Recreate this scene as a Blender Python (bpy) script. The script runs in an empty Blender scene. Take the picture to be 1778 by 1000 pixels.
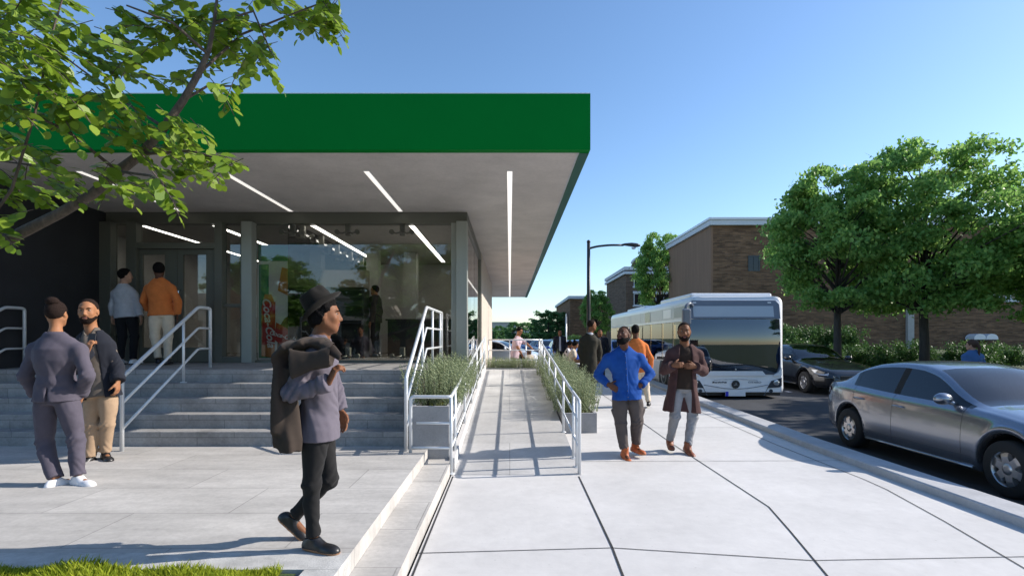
import bpy, bmesh, math, random
import numpy as np
from mathutils import Vector, Matrix
R = math.radians
random.seed(7)
scene = bpy.context.scene
col = scene.collection
FPX, CX, CY, EYE = 930.0, 885.0, 587.0, 1.6
SUN_DIR = Vector((1.64, 0.2, 1.0)).normalized()      # towards the sun

def P(px, py, Y):
    return Vector(((px-CX)*Y/FPX, Y, EYE-(py-CY)*Y/FPX))
def G(px, py, z=0.0):
    Y = (EYE-z)*FPX/(py-CY)
    return Vector(((px-CX)*Y/FPX, Y, z))
def rise(y):                                         # the street climbs a little away from the camera
    return 0.017*min(max(y-8.0, 0.0), 12.0)

# ------------------------------------------------------------------ materials
M = {}
def nodes_of(name):
    m = bpy.data.materials.new(name); m.use_nodes = True
    nt = m.node_tree; b = nt.nodes['Principled BSDF']
    M[name] = m
    return m, nt, b
def N(nt, typ, **kw):
    n = nt.nodes.new(typ)
    for k, v in kw.items():
        if k.startswith('i_'): n.inputs[k[2:].replace('_', ' ')].default_value = v
        else: setattr(n, k, v)
    return n
def mat(name, rgb, rough=0.6, metal=0.0, var=0.12, vscale=6.0, bump=0.0, bscale=40.0, spec=0.5, coat=0.0, stretch=(1, 1, 1), sheen=0.0):
    m, nt, b = nodes_of(name)
    b.inputs['Roughness'].default_value = rough
    b.inputs['Metallic'].default_value = metal
    b.inputs['Specular IOR Level'].default_value = spec
    b.inputs['Coat Weight'].default_value = coat
    b.inputs['Coat Roughness'].default_value = 0.03
    b.inputs['Sheen Weight'].default_value = sheen
    tc = N(nt, 'ShaderNodeTexCoord'); mp = N(nt, 'ShaderNodeMapping'); mp.inputs['Scale'].default_value = stretch
    nt.links.new(tc.outputs['Object'], mp.inputs[0])
    if var > 0:
        nz = N(nt, 'ShaderNodeTexNoise'); nz.inputs['Scale'].default_value = vscale; nz.inputs['Detail'].default_value = 5; nz.inputs['Roughness'].default_value = 0.62
        nt.links.new(mp.outputs[0], nz.inputs['Vector'])
        rp = N(nt, 'ShaderNodeMapRange'); rp.inputs['From Min'].default_value = 0.25; rp.inputs['From Max'].default_value = 0.75
        rp.inputs['To Min'].default_value = 1-var; rp.inputs['To Max'].default_value = 1+var
        nt.links.new(nz.outputs['Fac'], rp.inputs['Value'])
        mx = N(nt, 'ShaderNodeMix', data_type='RGBA', blend_type='MULTIPLY'); mx.inputs['Factor'].default_value = 1
        mx.inputs[6].default_value = (*rgb, 1)
        nt.links.new(rp.outputs[0], mx.inputs[7])
        nt.links.new(mx.outputs[2], b.inputs['Base Color'])
    else:
        b.inputs['Base Color'].default_value = (*rgb, 1)
    if bump > 0:
        n2 = N(nt, 'ShaderNodeTexNoise'); n2.inputs['Scale'].default_value = bscale; n2.inputs['Detail'].default_value = 4
        nt.links.new(mp.outputs[0], n2.inputs['Vector'])
        bp = N(nt, 'ShaderNodeBump'); bp.inputs['Strength'].default_value = bump; bp.inputs['Distance'].default_value = 0.01
        nt.links.new(n2.outputs['Fac'], bp.inputs['Height']); nt.links.new(bp.outputs[0], b.inputs['Normal'])
    return m
def concrete(name, rgb, stain=0.16, streak=(1, 1, 1), scale=1.2, bump=0.15, tiles=None):
    m, nt, b = nodes_of(name)
    b.inputs['Roughness'].default_value = 0.82
    b.inputs['Specular IOR Level'].default_value = 0.3
    geo = N(nt, 'ShaderNodeNewGeometry'); mp = N(nt, 'ShaderNodeMapping'); mp.inputs['Scale'].default_value = streak
    nt.links.new(geo.outputs['Position'], mp.inputs[0])
    a = N(nt, 'ShaderNodeTexNoise'); a.inputs['Scale'].default_value = scale; a.inputs['Detail'].default_value = 8; a.inputs['Roughness'].default_value = 0.65
    c = N(nt, 'ShaderNodeTexNoise'); c.inputs['Scale'].default_value = scale*14; c.inputs['Detail'].default_value = 6; c.inputs['Roughness'].default_value = 0.7
    nt.links.new(mp.outputs[0], a.inputs['Vector']); nt.links.new(geo.outputs['Position'], c.inputs['Vector'])
    r1 = N(nt, 'ShaderNodeMapRange'); r1.inputs['From Min'].default_value = 0.3; r1.inputs['From Max'].default_value = 0.7; r1.inputs['To Min'].default_value = 1-stain; r1.inputs['To Max'].default_value = 1+stain*0.6
    r2 = N(nt, 'ShaderNodeMapRange'); r2.inputs['From Min'].default_value = 0.3; r2.inputs['From Max'].default_value = 0.7; r2.inputs['To Min'].default_value = 1-stain*0.45; r2.inputs['To Max'].default_value = 1+stain*0.3
    nt.links.new(a.outputs['Fac'], r1.inputs['Value']); nt.links.new(c.outputs['Fac'], r2.inputs['Value'])
    mu = N(nt, 'ShaderNodeMath', operation='MULTIPLY'); nt.links.new(r1.outputs[0], mu.inputs[0]); nt.links.new(r2.outputs[0], mu.inputs[1])
    # small pits and spots
    v = N(nt, 'ShaderNodeTexVoronoi'); v.inputs['Scale'].default_value = 9; nt.links.new(geo.outputs['Position'], v.inputs['Vector'])
    r3 = N(nt, 'ShaderNodeMapRange'); r3.inputs['From Min'].default_value = 0.03; r3.inputs['From Max'].default_value = 0.09; r3.inputs['To Min'].default_value = 0.82; r3.inputs['To Max'].default_value = 1
    nt.links.new(v.outputs['Distance'], r3.inputs['Value'])
    mu2 = N(nt, 'ShaderNodeMath', operation='MULTIPLY'); nt.links.new(mu.outputs[0], mu2.inputs[0]); nt.links.new(r3.outputs[0], mu2.inputs[1])
    out = mu2
    if tiles:
        sep = N(nt, 'ShaderNodeSeparateXYZ'); nt.links.new(geo.outputs['Position'], sep.inputs[0])
        cmb = N(nt, 'ShaderNodeCombineXYZ')
        if tiles[2] == 'floor':
            nt.links.new(sep.outputs['X'], cmb.inputs[0]); nt.links.new(sep.outputs['Y'], cmb.inputs[1])
        else:
            ad = N(nt, 'ShaderNodeMath', operation='ADD'); nt.links.new(sep.outputs['X'], ad.inputs[0]); nt.links.new(sep.outputs['Y'], ad.inputs[1])
            nt.links.new(ad.outputs[0], cmb.inputs[0]); nt.links.new(sep.outputs['Z'], cmb.inputs[1])
        br = N(nt, 'ShaderNodeTexBrick'); br.inputs['Scale'].default_value = 1
        br.inputs['Brick Width'].default_value = tiles[0]; br.inputs['Row Height'].default_value = tiles[1]
        br.inputs['Mortar Size'].default_value = 0.005; br.inputs['Mortar Smooth'].default_value = 0.1
        br.inputs['Color1'].default_value = (1, 1, 1, 1); br.inputs['Color2'].default_value = (0.86, 0.86, 0.87, 1); br.inputs['Mortar'].default_value = (0.6, 0.6, 0.6, 1)
        nt.links.new(cmb.outputs[0], br.inputs['Vector'])
        out2 = N(nt, 'ShaderNodeMath', operation='MULTIPLY'); nt.links.new(out.outputs[0], out2.inputs[0]); nt.links.new(br.outputs['Color'], out2.inputs[1]); out = out2
    mx = N(nt, 'ShaderNodeMix', data_type='RGBA', blend_type='MULTIPLY'); mx.inputs['Factor'].default_value = 1
    mx.inputs[6].default_value = (*rgb, 1); nt.links.new(out.outputs[0], mx.inputs[7]); nt.links.new(mx.outputs[2], b.inputs['Base Color'])
    bp = N(nt, 'ShaderNodeBump'); bp.inputs['Strength'].default_value = bump; bp.inputs['Distance'].default_value = 0.01
    nt.links.new(c.outputs['Fac'], bp.inputs['Height']); nt.links.new(bp.outputs[0], b.inputs['Normal'])
    return m
def brick_mat(name, c1, c2, mortar, bw=0.3, rh=0.1):
    m, nt, b = nodes_of(name)
    b.inputs['Roughness'].default_value = 0.9; b.inputs['Specular IOR Level'].default_value = 0.2
    geo = N(nt, 'ShaderNodeNewGeometry'); sep = N(nt, 'ShaderNodeSeparateXYZ'); nt.links.new(geo.outputs['Position'], sep.inputs[0])
    ad = N(nt, 'ShaderNodeMath', operation='ADD'); nt.links.new(sep.outputs['X'], ad.inputs[0]); nt.links.new(sep.outputs['Y'], ad.inputs[1])
    cmb = N(nt, 'ShaderNodeCombineXYZ'); nt.links.new(ad.outputs[0], cmb.inputs[0]); nt.links.new(sep.outputs['Z'], cmb.inputs[1])
    br = N(nt, 'ShaderNodeTexBrick'); br.inputs['Scale'].default_value = 1; br.inputs['Brick Width'].default_value = bw; br.inputs['Row Height'].default_value = rh
    br.inputs['Mortar Size'].default_value = 0.012; br.inputs['Bias'].default_value = -0.1
    br.inputs['Color1'].default_value = (*c1, 1); br.inputs['Color2'].default_value = (*c2, 1); br.inputs['Mortar'].default_value = (*mortar, 1)
    nt.links.new(cmb.outputs[0], br.inputs['Vector'])
    mp = N(nt, 'ShaderNodeMapping'); mp.inputs['Scale'].default_value = (0.35, 3.2, 1); nt.links.new(cmb.outputs[0], mp.inputs[0])
    a = N(nt, 'ShaderNodeTexNoise'); a.inputs['Scale'].default_value = 1.6; a.inputs['Detail'].default_value = 7; a.inputs['Roughness'].default_value = 0.75
    nt.links.new(mp.outputs[0], a.inputs['Vector'])
    r1 = N(nt, 'ShaderNodeMapRange'); r1.inputs['From Min'].default_value = 0.35; r1.inputs['From Max'].default_value = 0.65; r1.inputs['To Min'].default_value = 0.55; r1.inputs['To Max'].default_value = 1.3
    nt.links.new(a.outputs['Fac'], r1.inputs['Value'])
    mx = N(nt, 'ShaderNodeMix', data_type='RGBA', blend_type='MULTIPLY'); mx.inputs['Factor'].default_value = 1
    nt.links.new(br.outputs['Color'], mx.inputs[6]); nt.links.new(r1.outputs[0], mx.inputs[7]); nt.links.new(mx.outputs[2], b.inputs['Base Color'])
    return m
def leaf_mat(name, c1, c2, trans=0.4, rough=0.5, dark=None):
    m, nt, b = nodes_of(name)
    b.inputs['Roughness'].default_value = rough; b.inputs['Specular IOR Level'].default_value = 0.35
    oi = N(nt, 'ShaderNodeNewGeometry')
    rp = N(nt, 'ShaderNodeMix', data_type='RGBA'); rp.inputs[6].default_value = (*c1, 1); rp.inputs[7].default_value = (*c2, 1)
    nt.links.new(oi.outputs['Random Per Island'], rp.inputs['Factor'])
    nt.links.new(rp.outputs[2], b.inputs['Base Color'])
    tr = N(nt, 'ShaderNodeBsdfTranslucent'); nt.links.new(rp.outputs[2], tr.inputs['Color'])
    ms = N(nt, 'ShaderNodeMixShader'); ms.inputs[0].default_value = trans
    out = nt.nodes['Material Output']
    nt.links.new(b.outputs[0], ms.inputs[1]); nt.links.new(tr.outputs[0], ms.inputs[2]); nt.links.new(ms.outputs[0], out.inputs['Surface'])
    return m
def glass_mat(name, tint=(0.9, 0.93, 0.93), refl=0.06, rough=0.0, top=1.0, ior=1.5):
    m, nt, b = nodes_of(name)
    nt.nodes.remove(b)
    out = nt.nodes['Material Output']
    t = N(nt, 'ShaderNodeBsdfTransparent'); t.inputs['Color'].default_value = (*tint, 1)
    g = N(nt, 'ShaderNodeBsdfGlossy'); g.inputs['Roughness'].default_value = rough; g.inputs['Color'].default_value = (top, top, top, 1)
    fr = N(nt, 'ShaderNodeFresnel'); fr.inputs['IOR'].default_value = ior
    ad = N(nt, 'ShaderNodeMath', operation='ADD'); ad.use_clamp = True; ad.inputs[1].default_value = refl; nt.links.new(fr.outputs[0], ad.inputs[0])
    ms = N(nt, 'ShaderNodeMixShader'); nt.links.new(ad.outputs[0], ms.inputs[0]); nt.links.new(t.outputs[0], ms.inputs[1]); nt.links.new(g.outputs[0], ms.inputs[2])
    nt.links.new(ms.outputs[0], out.inputs['Surface'])
    return m
def emit_mat(name, rgb, s):
    m, nt, b = nodes_of(name)
    b.inputs['Base Color'].default_value = (*rgb, 1); b.inputs['Emission Color'].default_value = (*rgb, 1); b.inputs['Emission Strength'].default_value = s
    return m

concrete('sidewalk_concrete', (0.595, 0.578, 0.562), 0.15, scale=0.55, bump=0.25)
concrete('kerb_concrete', (0.45, 0.45, 0.46), 0.18, scale=2)
concrete('plaza_concrete', (0.52, 0.495, 0.465), 0.26, streak=(0.5, 1.6, 1), scale=1.6, tiles=(1.45, 0.69, 'floor'))
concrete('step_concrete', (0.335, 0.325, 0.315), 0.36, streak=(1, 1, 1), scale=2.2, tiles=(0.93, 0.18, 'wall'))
concrete('ramp_concrete', (0.50, 0.49, 0.48), 0.2, scale=1.3, tiles=(9.0, 1.9, 'floor'))
concrete('planter_concrete', (0.33, 0.33, 0.335), 0.2, scale=3)
concrete('pebble_concrete', (0.50, 0.49, 0.47), 0.3, scale=6, bump=0.5)
concrete('soffit_plaster', (0.56, 0.515, 0.48), 0.16, scale=1.4, bump=0.05)
concrete('asphalt', (0.055, 0.058, 0.066), 0.3, scale=0.6, bump=0.4)
concrete('soil', (0.10, 0.07, 0.045), 0.4, scale=8, bump=0.8)
mat('joint_dark', (0.03, 0.03, 0.032), 0.95, var=0)
mat('green_fascia', (0.0, 0.175, 0.024), 0.6, var=0.05, vscale=0.8, spec=0.06)
mat('fascia_shade_teal', (0.006, 0.085, 0.06), 0.5, var=0.05)  # darker teal that paints shade and reflection onto the green fascia underside
mat('frame_metal', (0.15, 0.15, 0.125), 0.45, metal=0.35, var=0.06, vscale=1.5)
mat('column_metal', (0.33, 0.34, 0.31), 0.42, metal=0.4, var=0.06, vscale=1.5)
mat('dark_cladding', (0.022, 0.023, 0.028), 0.6, var=0.2, vscale=2)
mat('rail_paint', (0.66, 0.68, 0.70), 0.35, metal=0.25, var=0.05)
mat('panel_beige', (0.56, 0.49, 0.42), 0.6, var=0.06, vscale=1.2)
mat('white_paint', (0.78, 0.79, 0.82), 0.35, var=0.04, coat=0.3)
mat('white_wall', (0.66, 0.67, 0.70), 0.7, var=0.05)
mat('interior_wall', (0.46, 0.445, 0.43), 0.8, var=0.12, vscale=1.5)
mat('taupe_board', (0.20, 0.17, 0.14), 0.8, var=0.1)
mat('interior_floor', (0.16, 0.15, 0.14), 0.25, var=0.1)
mat('interior_ceiling', (0.45, 0.42, 0.39), 0.8, var=0.08)
mat('black_metal', (0.015, 0.016, 0.018), 0.45, var=0.05)
mat('black_rubber', (0.013, 0.013, 0.014), 0.8, var=0.1)
mat('dark_trim', (0.02, 0.02, 0.022), 0.5, var=0)
mat('chrome', (0.75, 0.76, 0.78), 0.12, metal=1, var=0)
mat('rim_metal', (0.52, 0.52, 0.54), 0.3, metal=0.85, var=0.04)
mat('silver_paint', (0.30, 0.315, 0.355), 0.26, metal=0.85, var=0.03, coat=0.9)
mat('black_paint', (0.012, 0.013, 0.016), 0.22, metal=0.2, var=0, coat=1)
mat('navy_paint', (0.01, 0.04, 0.16), 0.25, metal=0.3, var=0, coat=1)
mat('blue_paint', (0.01, 0.06, 0.35), 0.25, metal=0.3, var=0, coat=1)
mat('white_car_paint', (0.6, 0.62, 0.66), 0.25, var=0, coat=1)
mat('seat_fabric', (0.03, 0.03, 0.033), 0.9, var=0.1)
mat('lamp_red', (0.35, 0.012, 0.012), 0.15, var=0, coat=1)
mat('lamp_clear', (0.55, 0.56, 0.58), 0.08, metal=0.6, var=0, coat=1)
mat('lamp_dark', (0.05, 0.055, 0.065), 0.12, var=0, coat=1)
mat('bus_grey', (0.50, 0.52, 0.55), 0.4, var=0.03, coat=0.3)
mat('bus_slate', (0.13, 0.15, 0.19), 0.35, var=0.03, coat=0.3)
mat('display_grey', (0.42, 0.46, 0.50), 0.3, var=0.02, coat=0.5)
mat('plate_blue', (0.02, 0.03, 0.55), 0.4, var=0)
mat('wood_slat', (0.42, 0.24, 0.10), 0.6, var=0.25, vscale=5, stretch=(1, 12, 12))
mat('bark', (0.055, 0.045, 0.038), 0.9, var=0.45, vscale=9, bump=1.0, bscale=14, stretch=(1, 1, 0.25))
mat('bark_near', (0.10, 0.075, 0.058), 0.85, var=0.5, vscale=30, bump=1.0, bscale=60, stretch=(1, 1, 0.5))
leaf_mat('leaf_near', (0.13, 0.23, 0.02), (0.26, 0.36, 0.035), 0.42, 0.4)
leaf_mat('leaf_tree', (0.15, 0.32, 0.075), (0.33, 0.50, 0.13), 0.55, 0.5)
leaf_mat('leaf_far', (0.09, 0.21, 0.07), (0.15, 0.29, 0.10), 0.4, 0.6)
leaf_mat('leaf_hedge', (0.05, 0.12, 0.03), (0.11, 0.20, 0.05), 0.3, 0.5)
leaf_mat('leaf_rosemary', (0.17, 0.22, 0.11), (0.34, 0.38, 0.22), 0.25, 0.6)
leaf_mat('grass_blade', (0.22, 0.30, 0.02), (0.46, 0.50, 0.05), 0.45, 0.5)
leaf_mat('moss', (0.12, 0.16, 0.02), (0.25, 0.25, 0.03), 0.2, 0.7)
brick_mat('brick_brown', (0.27, 0.145, 0.078), (0.135, 0.075, 0.043), (0.15, 0.115, 0.088), 0.42, 0.11)
brick_mat('brick_red', (0.20, 0.12, 0.08), (0.13, 0.085, 0.06), (0.15, 0.13, 0.11), 0.3, 0.1)
mat('render_brown', (0.27, 0.155, 0.095), 0.85, var=0.15, vscale=0.8, stretch=(3, 3, 0.3))
mat('window_dark', (0.018, 0.02, 0.024), 0.08, var=0)
mat('concrete_far', (0.45, 0.42, 0.39), 0.85, var=0.1)
glass_mat('store_glass', (0.90, 0.91, 0.89), 0.02)
glass_mat('car_glass', (0.16, 0.19, 0.20), 0.03)
glass_mat('bus_glass', (0.34, 0.38, 0.48), 0.10, ior=1.5)
mat('bus_cabin', (0.02, 0.035, 0.08), 0.6, var=0.3, vscale=2)
mat('bus_amber_reflection', (0.24, 0.13, 0.03), 0.6, var=0.4, vscale=3)  # paints the sunlit wall's reflection behind the bus side windows
glass_mat('bus_side_glass', (0.70, 0.55, 0.30), 0.06)  # amber tint adds to the painted wall reflection
emit_mat('light_diffuser', (1.0, 0.95, 0.88), 0.58)
emit_mat('inner_diffuser', (1.0, 0.95, 0.88), 3.6)
mat('sign_green', (0.02, 0.22, 0.10), 0.35, var=0)
mat('sign_red', (0.55, 0.02, 0.02), 0.3, var=0)
mat('sign_white', (0.8, 0.8, 0.8), 0.4, var=0)
mat('bottle_brown', (0.11, 0.03, 0.012), 0.2, var=0)
mat('sign_orange', (0.6, 0.2, 0.04), 0.35, var=0)

# ------------------------------------------------------------------ mesh building
def tag(o, label=None, cat=None, group=None, kind=None):
    if label: o['label'] = label
    if cat: o['category'] = cat
    if group: o['group'] = group
    if kind: o['kind'] = kind
    return o
def empty(name, loc=(0, 0, 0), rz=0.0, label=None, cat=None, group=None):
    o = bpy.data.objects.new(name, None); col.objects.link(o)
    o.location = loc; o.rotation_euler = (0, 0, rz); o.empty_display_size = 0.2
    return tag(o, label, cat, group)
def link_mesh(name, me, parent=None, loc=(0, 0, 0)):
    o = bpy.data.objects.new(name, me); col.objects.link(o); o.location = loc
    if parent: o.parent = parent
    return o
def np_mesh(name, V, F, mats, mi=None, smooth=True):
    """V (n,3), F (m,k) arrays -> mesh"""
    V = np.asarray(V, np.float32); F = np.asarray(F, np.int32)
    me = bpy.data.meshes.new(name)
    me.vertices.add(len(V)); me.vertices.foreach_set('co', V.ravel())
    m, k = F.shape
    me.loops.add(m*k); me.loops.foreach_set('vertex_index', F.ravel())
    me.polygons.add(m)
    me.polygons.foreach_set('loop_start', np.arange(m, dtype=np.int32)*k)
    if smooth: me.polygons.foreach_set('use_smooth', np.ones(m, dtype=bool))
    for x in mats: me.materials.append(x)
    if mi is not None: me.polygons.foreach_set('material_index', np.asarray(mi, np.int32))
    me.update(calc_edges=True)
    return me
class MB:
    def __init__(s): s.v = []; s.f = []; s.m = []; s.sm = []
    def face(s, idx, m=0, smooth=False): s.f.append(tuple(idx)); s.m.append(m); s.sm.append(smooth)
    def add(s, vs, fs, m=0, smooth=False):
        b = len(s.v); s.v += [tuple(v) for v in vs]
        for f in fs: s.face([b+i for i in f], m, smooth)
        return s
    def box(s, x0, x1, y0, y1, z0, z1, m=0, bev=0.0):
        if bev <= 0:
            vs = [(x, y, z) for z in (z0, z1) for y in (y0, y1) for x in (x0, x1)]
            return s.add(vs, [(0, 2, 3, 1), (4, 5, 7, 6), (0, 1, 5, 4), (2, 6, 7, 3), (0, 4, 6, 2), (1, 3, 7, 5)], m)
        bm = bmesh.new()
        bmesh.ops.create_cube(bm, size=1.0)
        for v in bm.verts: v.co = Vector(((x0+x1)/2+v.co.x*(x1-x0), (y0+y1)/2+v.co.y*(y1-y0), (z0+z1)/2+v.co.z*(z1-z0)))
        bmesh.ops.bevel(bm, geom=bm.edges[:], offset=bev, segments=2, affect='EDGES', profile=0.5)
        bm.verts.ensure_lookup_table(); bm.verts.index_update()
        s.add([v.co[:] for v in bm.verts], [[v.index for v in f.verts] for f in bm.faces], m)
        bm.free(); return s
    def tube(s, pts, r, n=8, m=0, cap=True):
        pts = [Vector(p) for p in pts]
        rs = r if isinstance(r, (list, tuple)) else [r]*len(pts)
        t0 = (pts[1]-pts[0]).normalized()
        up = Vector((0, 0, 1)) if abs(t0.z) < 0.9 else Vector((1, 0, 0))
        u = t0.cross(up).normalized(); b0 = len(s.v)
        for i, p in enumerate(pts):
            if i == 0: t = t0
            elif i == len(pts)-1: t = (pts[i]-pts[i-1]).normalized()
            else: t = ((pts[i+1]-p).normalized()+(p-pts[i-1]).normalized()).normalized()
            u = (u-t*u.dot(t)).normalized(); w = t.cross(u)
            for k in range(n):
                a = 2*math.pi*k/n
                s.v.append(tuple(p+(u*math.cos(a)+w*math.sin(a))*rs[i]))
        for i in range(len(pts)-1):
            for k in range(n):
                k2 = (k+1) % n
                s.face([b0+i*n+k, b0+i*n+k2, b0+(i+1)*n+k2, b0+(i+1)*n+k], m, True)
        if cap:
            s.face([b0+k for k in range(n)][::-1], m); s.face([b0+(len(pts)-1)*n+k for k in range(n)], m)
        return s
    def lathe(s, c, axis, prof, n=24, m=0, caps=True):
        """prof list of (along, radius); axis 'x','y','z'"""
        b0 = len(s.v); c = Vector(c)
        for (t, r) in prof:
            for k in range(n):
                a = 2*math.pi*k/n; p, q = r*math.cos(a), r*math.sin(a)
                d = {'x': (t, p, q), 'y': (p, t, q), 'z': (p, q, t)}[axis]
                s.v.append(tuple(c+Vector(d)))
        for i in range(len(prof)-1):
            for k in range(n):
                k2 = (k+1) % n
                s.face([b0+i*n+k, b0+i*n+k2, b0+(i+1)*n+k2, b0+(i+1)*n+k], m, True)
        if caps: s.face([b0+k for k in range(n)], m); s.face([b0+(len(prof)-1)*n+k for k in range(n)], m)
        return s
    def prism(s, poly, h0, h1, axis='z', m=0):
        n = len(poly)
        def mk(a, b, h): return {'z': (a, b, h), 'y': (a, h, b), 'x': (h, a, b)}[axis]
        b0 = len(s.v)
        s.v += [mk(a, b, h0) for a, b in poly]+[mk(a, b, h1) for a, b in poly]
        s.face([b0+i for i in range(n)][::-1], m); s.face([b0+n+i for i in range(n)], m)
        for i in range(n):
            j = (i+1) % n; s.face([b0+i, b0+j, b0+n+j, b0+n+i], m)
        return s
    def build(s, name, mats, parent=None, loc=(0, 0, 0), fix=True):
        me = bpy.data.meshes.new(name)
        me.from_pydata(s.v, [], s.f)
        if not isinstance(mats, (list, tuple)): mats = [mats]
        for x in mats: me.materials.append(M[x] if isinstance(x, str) else x)
        me.polygons.foreach_set('material_index', s.m); me.polygons.foreach_set('use_smooth', s.sm)
        if fix:
            bm = bmesh.new(); bm.from_mesh(me); bmesh.ops.recalc_face_normals(bm, faces=bm.faces[:]); bm.to_mesh(me); bm.free()
        me.update()
        return link_mesh(name, me, parent, loc)
def round_path(pts, rad=0.06, n=4):
    pts = [Vector(p) for p in pts]; out = [pts[0]]
    for i in range(1, len(pts)-1):
        a, b, c = pts[i-1], pts[i], pts[i+1]
        d1, d2 = (a-b), (c-b); r = min(rad, d1.length*0.45, d2.length*0.45)
        p, q = b+d1.normalized()*r, b+d2.normalized()*r
        for k in range(n+1):
            t = k/n; out.append(p*(1-t)**2+b*2*t*(1-t)+q*t*t)
    out.append(pts[-1]); return out
def copy_tree(o, parent=None):
    c = o.copy(); col.objects.link(c); c.parent = parent
    for ch in list(o.children): copy_tree(ch, c)
    return c
def text_mesh(name, txt, size, matname, parent, mtx, shear=0.0, extrude=0.002, offset=0.0, align='CENTER'):
    cu = bpy.data.curves.new(name, 'FONT'); cu.body = txt; cu.size = size; cu.shear = shear; cu.extrude = extrude; cu.offset = offset
    cu.align_x = align; cu.align_y = 'CENTER'
    t = bpy.data.objects.new(name+'_tmp', cu); col.objects.link(t)
    dg = bpy.context.evaluated_depsgraph_get(); me = bpy.data.meshes.new_from_object(t.evaluated_get(dg))
    bpy.data.objects.remove(t); bpy.data.curves.remove(cu)
    me.transform(mtx); me.materials.clear(); me.materials.append(M[matname]); me.name = name
    return link_mesh(name, me, parent)
# ------------------------------------------------------------------ camera, light, sky
cam = bpy.data.cameras.new('camera'); co = bpy.data.objects.new('camera', cam); col.objects.link(co)
co.location = (0, 0, EYE); co.rotation_euler = (R(90), 0, 0)
cam.sensor_width = 36; cam.lens = FPX/1778*36
cam.shift_x = (889-CX)/1778; cam.shift_y = (CY-500)/1778
cam.clip_start = 0.05; cam.clip_end = 3000
scene.camera = co
w = bpy.data.worlds.new('World'); scene.world = w; w.use_nodes = True
nt = w.node_tree; bg = nt.nodes['Background']
sky = nt.nodes.new('ShaderNodeTexSky'); sky.sky_type = 'NISHITA'; sky.sun_disc = False
sky.sun_elevation = math.asin(SUN_DIR.z); sky.sun_rotation = math.atan2(SUN_DIR.x, SUN_DIR.y)
sky.air_density = 1.0; sky.dust_density = 0.45; sky.ozone_density = 3.2
hsv = nt.nodes.new('ShaderNodeHueSaturation'); hsv.inputs['Saturation'].default_value = 1.07; nt.links.new(sky.outputs[0], hsv.inputs['Color']); nt.links.new(hsv.outputs[0], bg.inputs['Color']); bg.inputs['Strength'].default_value = 0.15
sl = bpy.data.lights.new('sun', 'SUN'); so = bpy.data.objects.new('sun', sl); col.objects.link(so)
sl.energy = 4.6; sl.angle = R(0.5); sl.color = (1.0, 0.935, 0.85)
so.rotation_euler = SUN_DIR.to_track_quat('Z', 'Y').to_euler()
vs = scene.view_settings; vs.view_transform = 'Standard'; vs.look = 'None'; vs.gamma = 1; vs.use_curve_mapping = False; vs.exposure = 0.56

# ------------------------------------------------------------------ ground, road, pavement
def sheet(name, matname, xs, ys, zf, kind='structure'):
    mb = MB(); nx = len(xs)
    for y in ys:
        for x in xs: mb.v.append((x, y, zf(x, y)))
    for j in range(len(ys)-1):
        for i in range(nx-1): mb.face([j*nx+i, j*nx+i+1, (j+1)*nx+i+1, (j+1)*nx+i])
    return tag(mb.build(name, matname), kind=kind)
YS = [-60, -20, 0, 8, 9.5, 11, 12.5, 14, 15.5, 17, 18.5, 20, 40, 80]
leaf_mat('lawn', (0.055, 0.10, 0.02), (0.055, 0.10, 0.02), 0.0, 0.9)
concrete('lawn_soil', (0.06, 0.085, 0.03), 0.5, scale=3, bump=0.8)
sheet('ground', 'lawn_soil', [-900, -60, 0, 60, 900], [-300, -60, -20, 0, 8, 20, 80, 400, 1500], lambda x, y: rise(y)-0.17-(0.06 if y >= 80 else 0))
KX = 4.33
sheet('sidewalk', 'sidewalk_concrete', [-0.68, KX], [-20, 0, 8, 9.5, 11, 12.5, 14, 15.5, 17, 18.5, 20, 34], lambda x, y: rise(y))
sheet('road', 'asphalt', [KX+0.3, 12.2], [-250, -60, 0, 8, 9.5, 11, 12.5, 14, 15.5, 17, 18.5, 20, 40, 140], lambda x, y: rise(y)-0.15)
sheet('cross_road', 'asphalt', [-70, KX+0.3], [36, 48, 60], lambda x, y: rise(y)-0.146)
sheet('far_pavement', 'sidewalk_concrete', [12.45, 14.6], [-250, -30, 0, 8, 11, 14, 17, 20, 60], lambda x, y: rise(y)-0.02)
# parking lot left of the far pavement
sheet('parking_lot', 'asphalt', [-60, -2.0], [26, 30, 36], lambda x, y: rise(y)-0.142)
# kerbs
mb = MB()
def kerb_run(mb, x0, x1, ys, up, down):
    for a, b in zip(ys[:-1], ys[1:]):
        za, zb = rise(a), rise(b)
        vsx = [(x0, a, za-down), (x1, a, za-down), (x1, a, za+up-0.015), (x1-0.03, a, za+up), (x0+0.02, a, za+up), (x0, a, za+up-0.012)]
        vsb = [(x, b, z-za+zb) for x, y, z in vsx]
        n = 6; bb = len(mb.v); mb.v += vsx+vsb
        for i in range(n):
            j = (i+1) % n; mb.face([bb+i, bb+j, bb+n+j, bb+n+i])
ky = [-20, -3, 0, 1.8, 3.6, 5.4, 7.2, 8, 9, 10.8, 12.6, 14.4, 16.2, 18, 20, 34]
kerb_run(mb, KX, KX+0.36, ky, 0.085, 0.2)
tag(mb.build('kerb', 'kerb_concrete'), kind='structure')
mb = MB(); kerb_run(mb, 12.2, 12.45, ky, 0.0, 0.2); tag(mb.build('far_kerb', 'kerb_concrete'), kind='structure')
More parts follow.
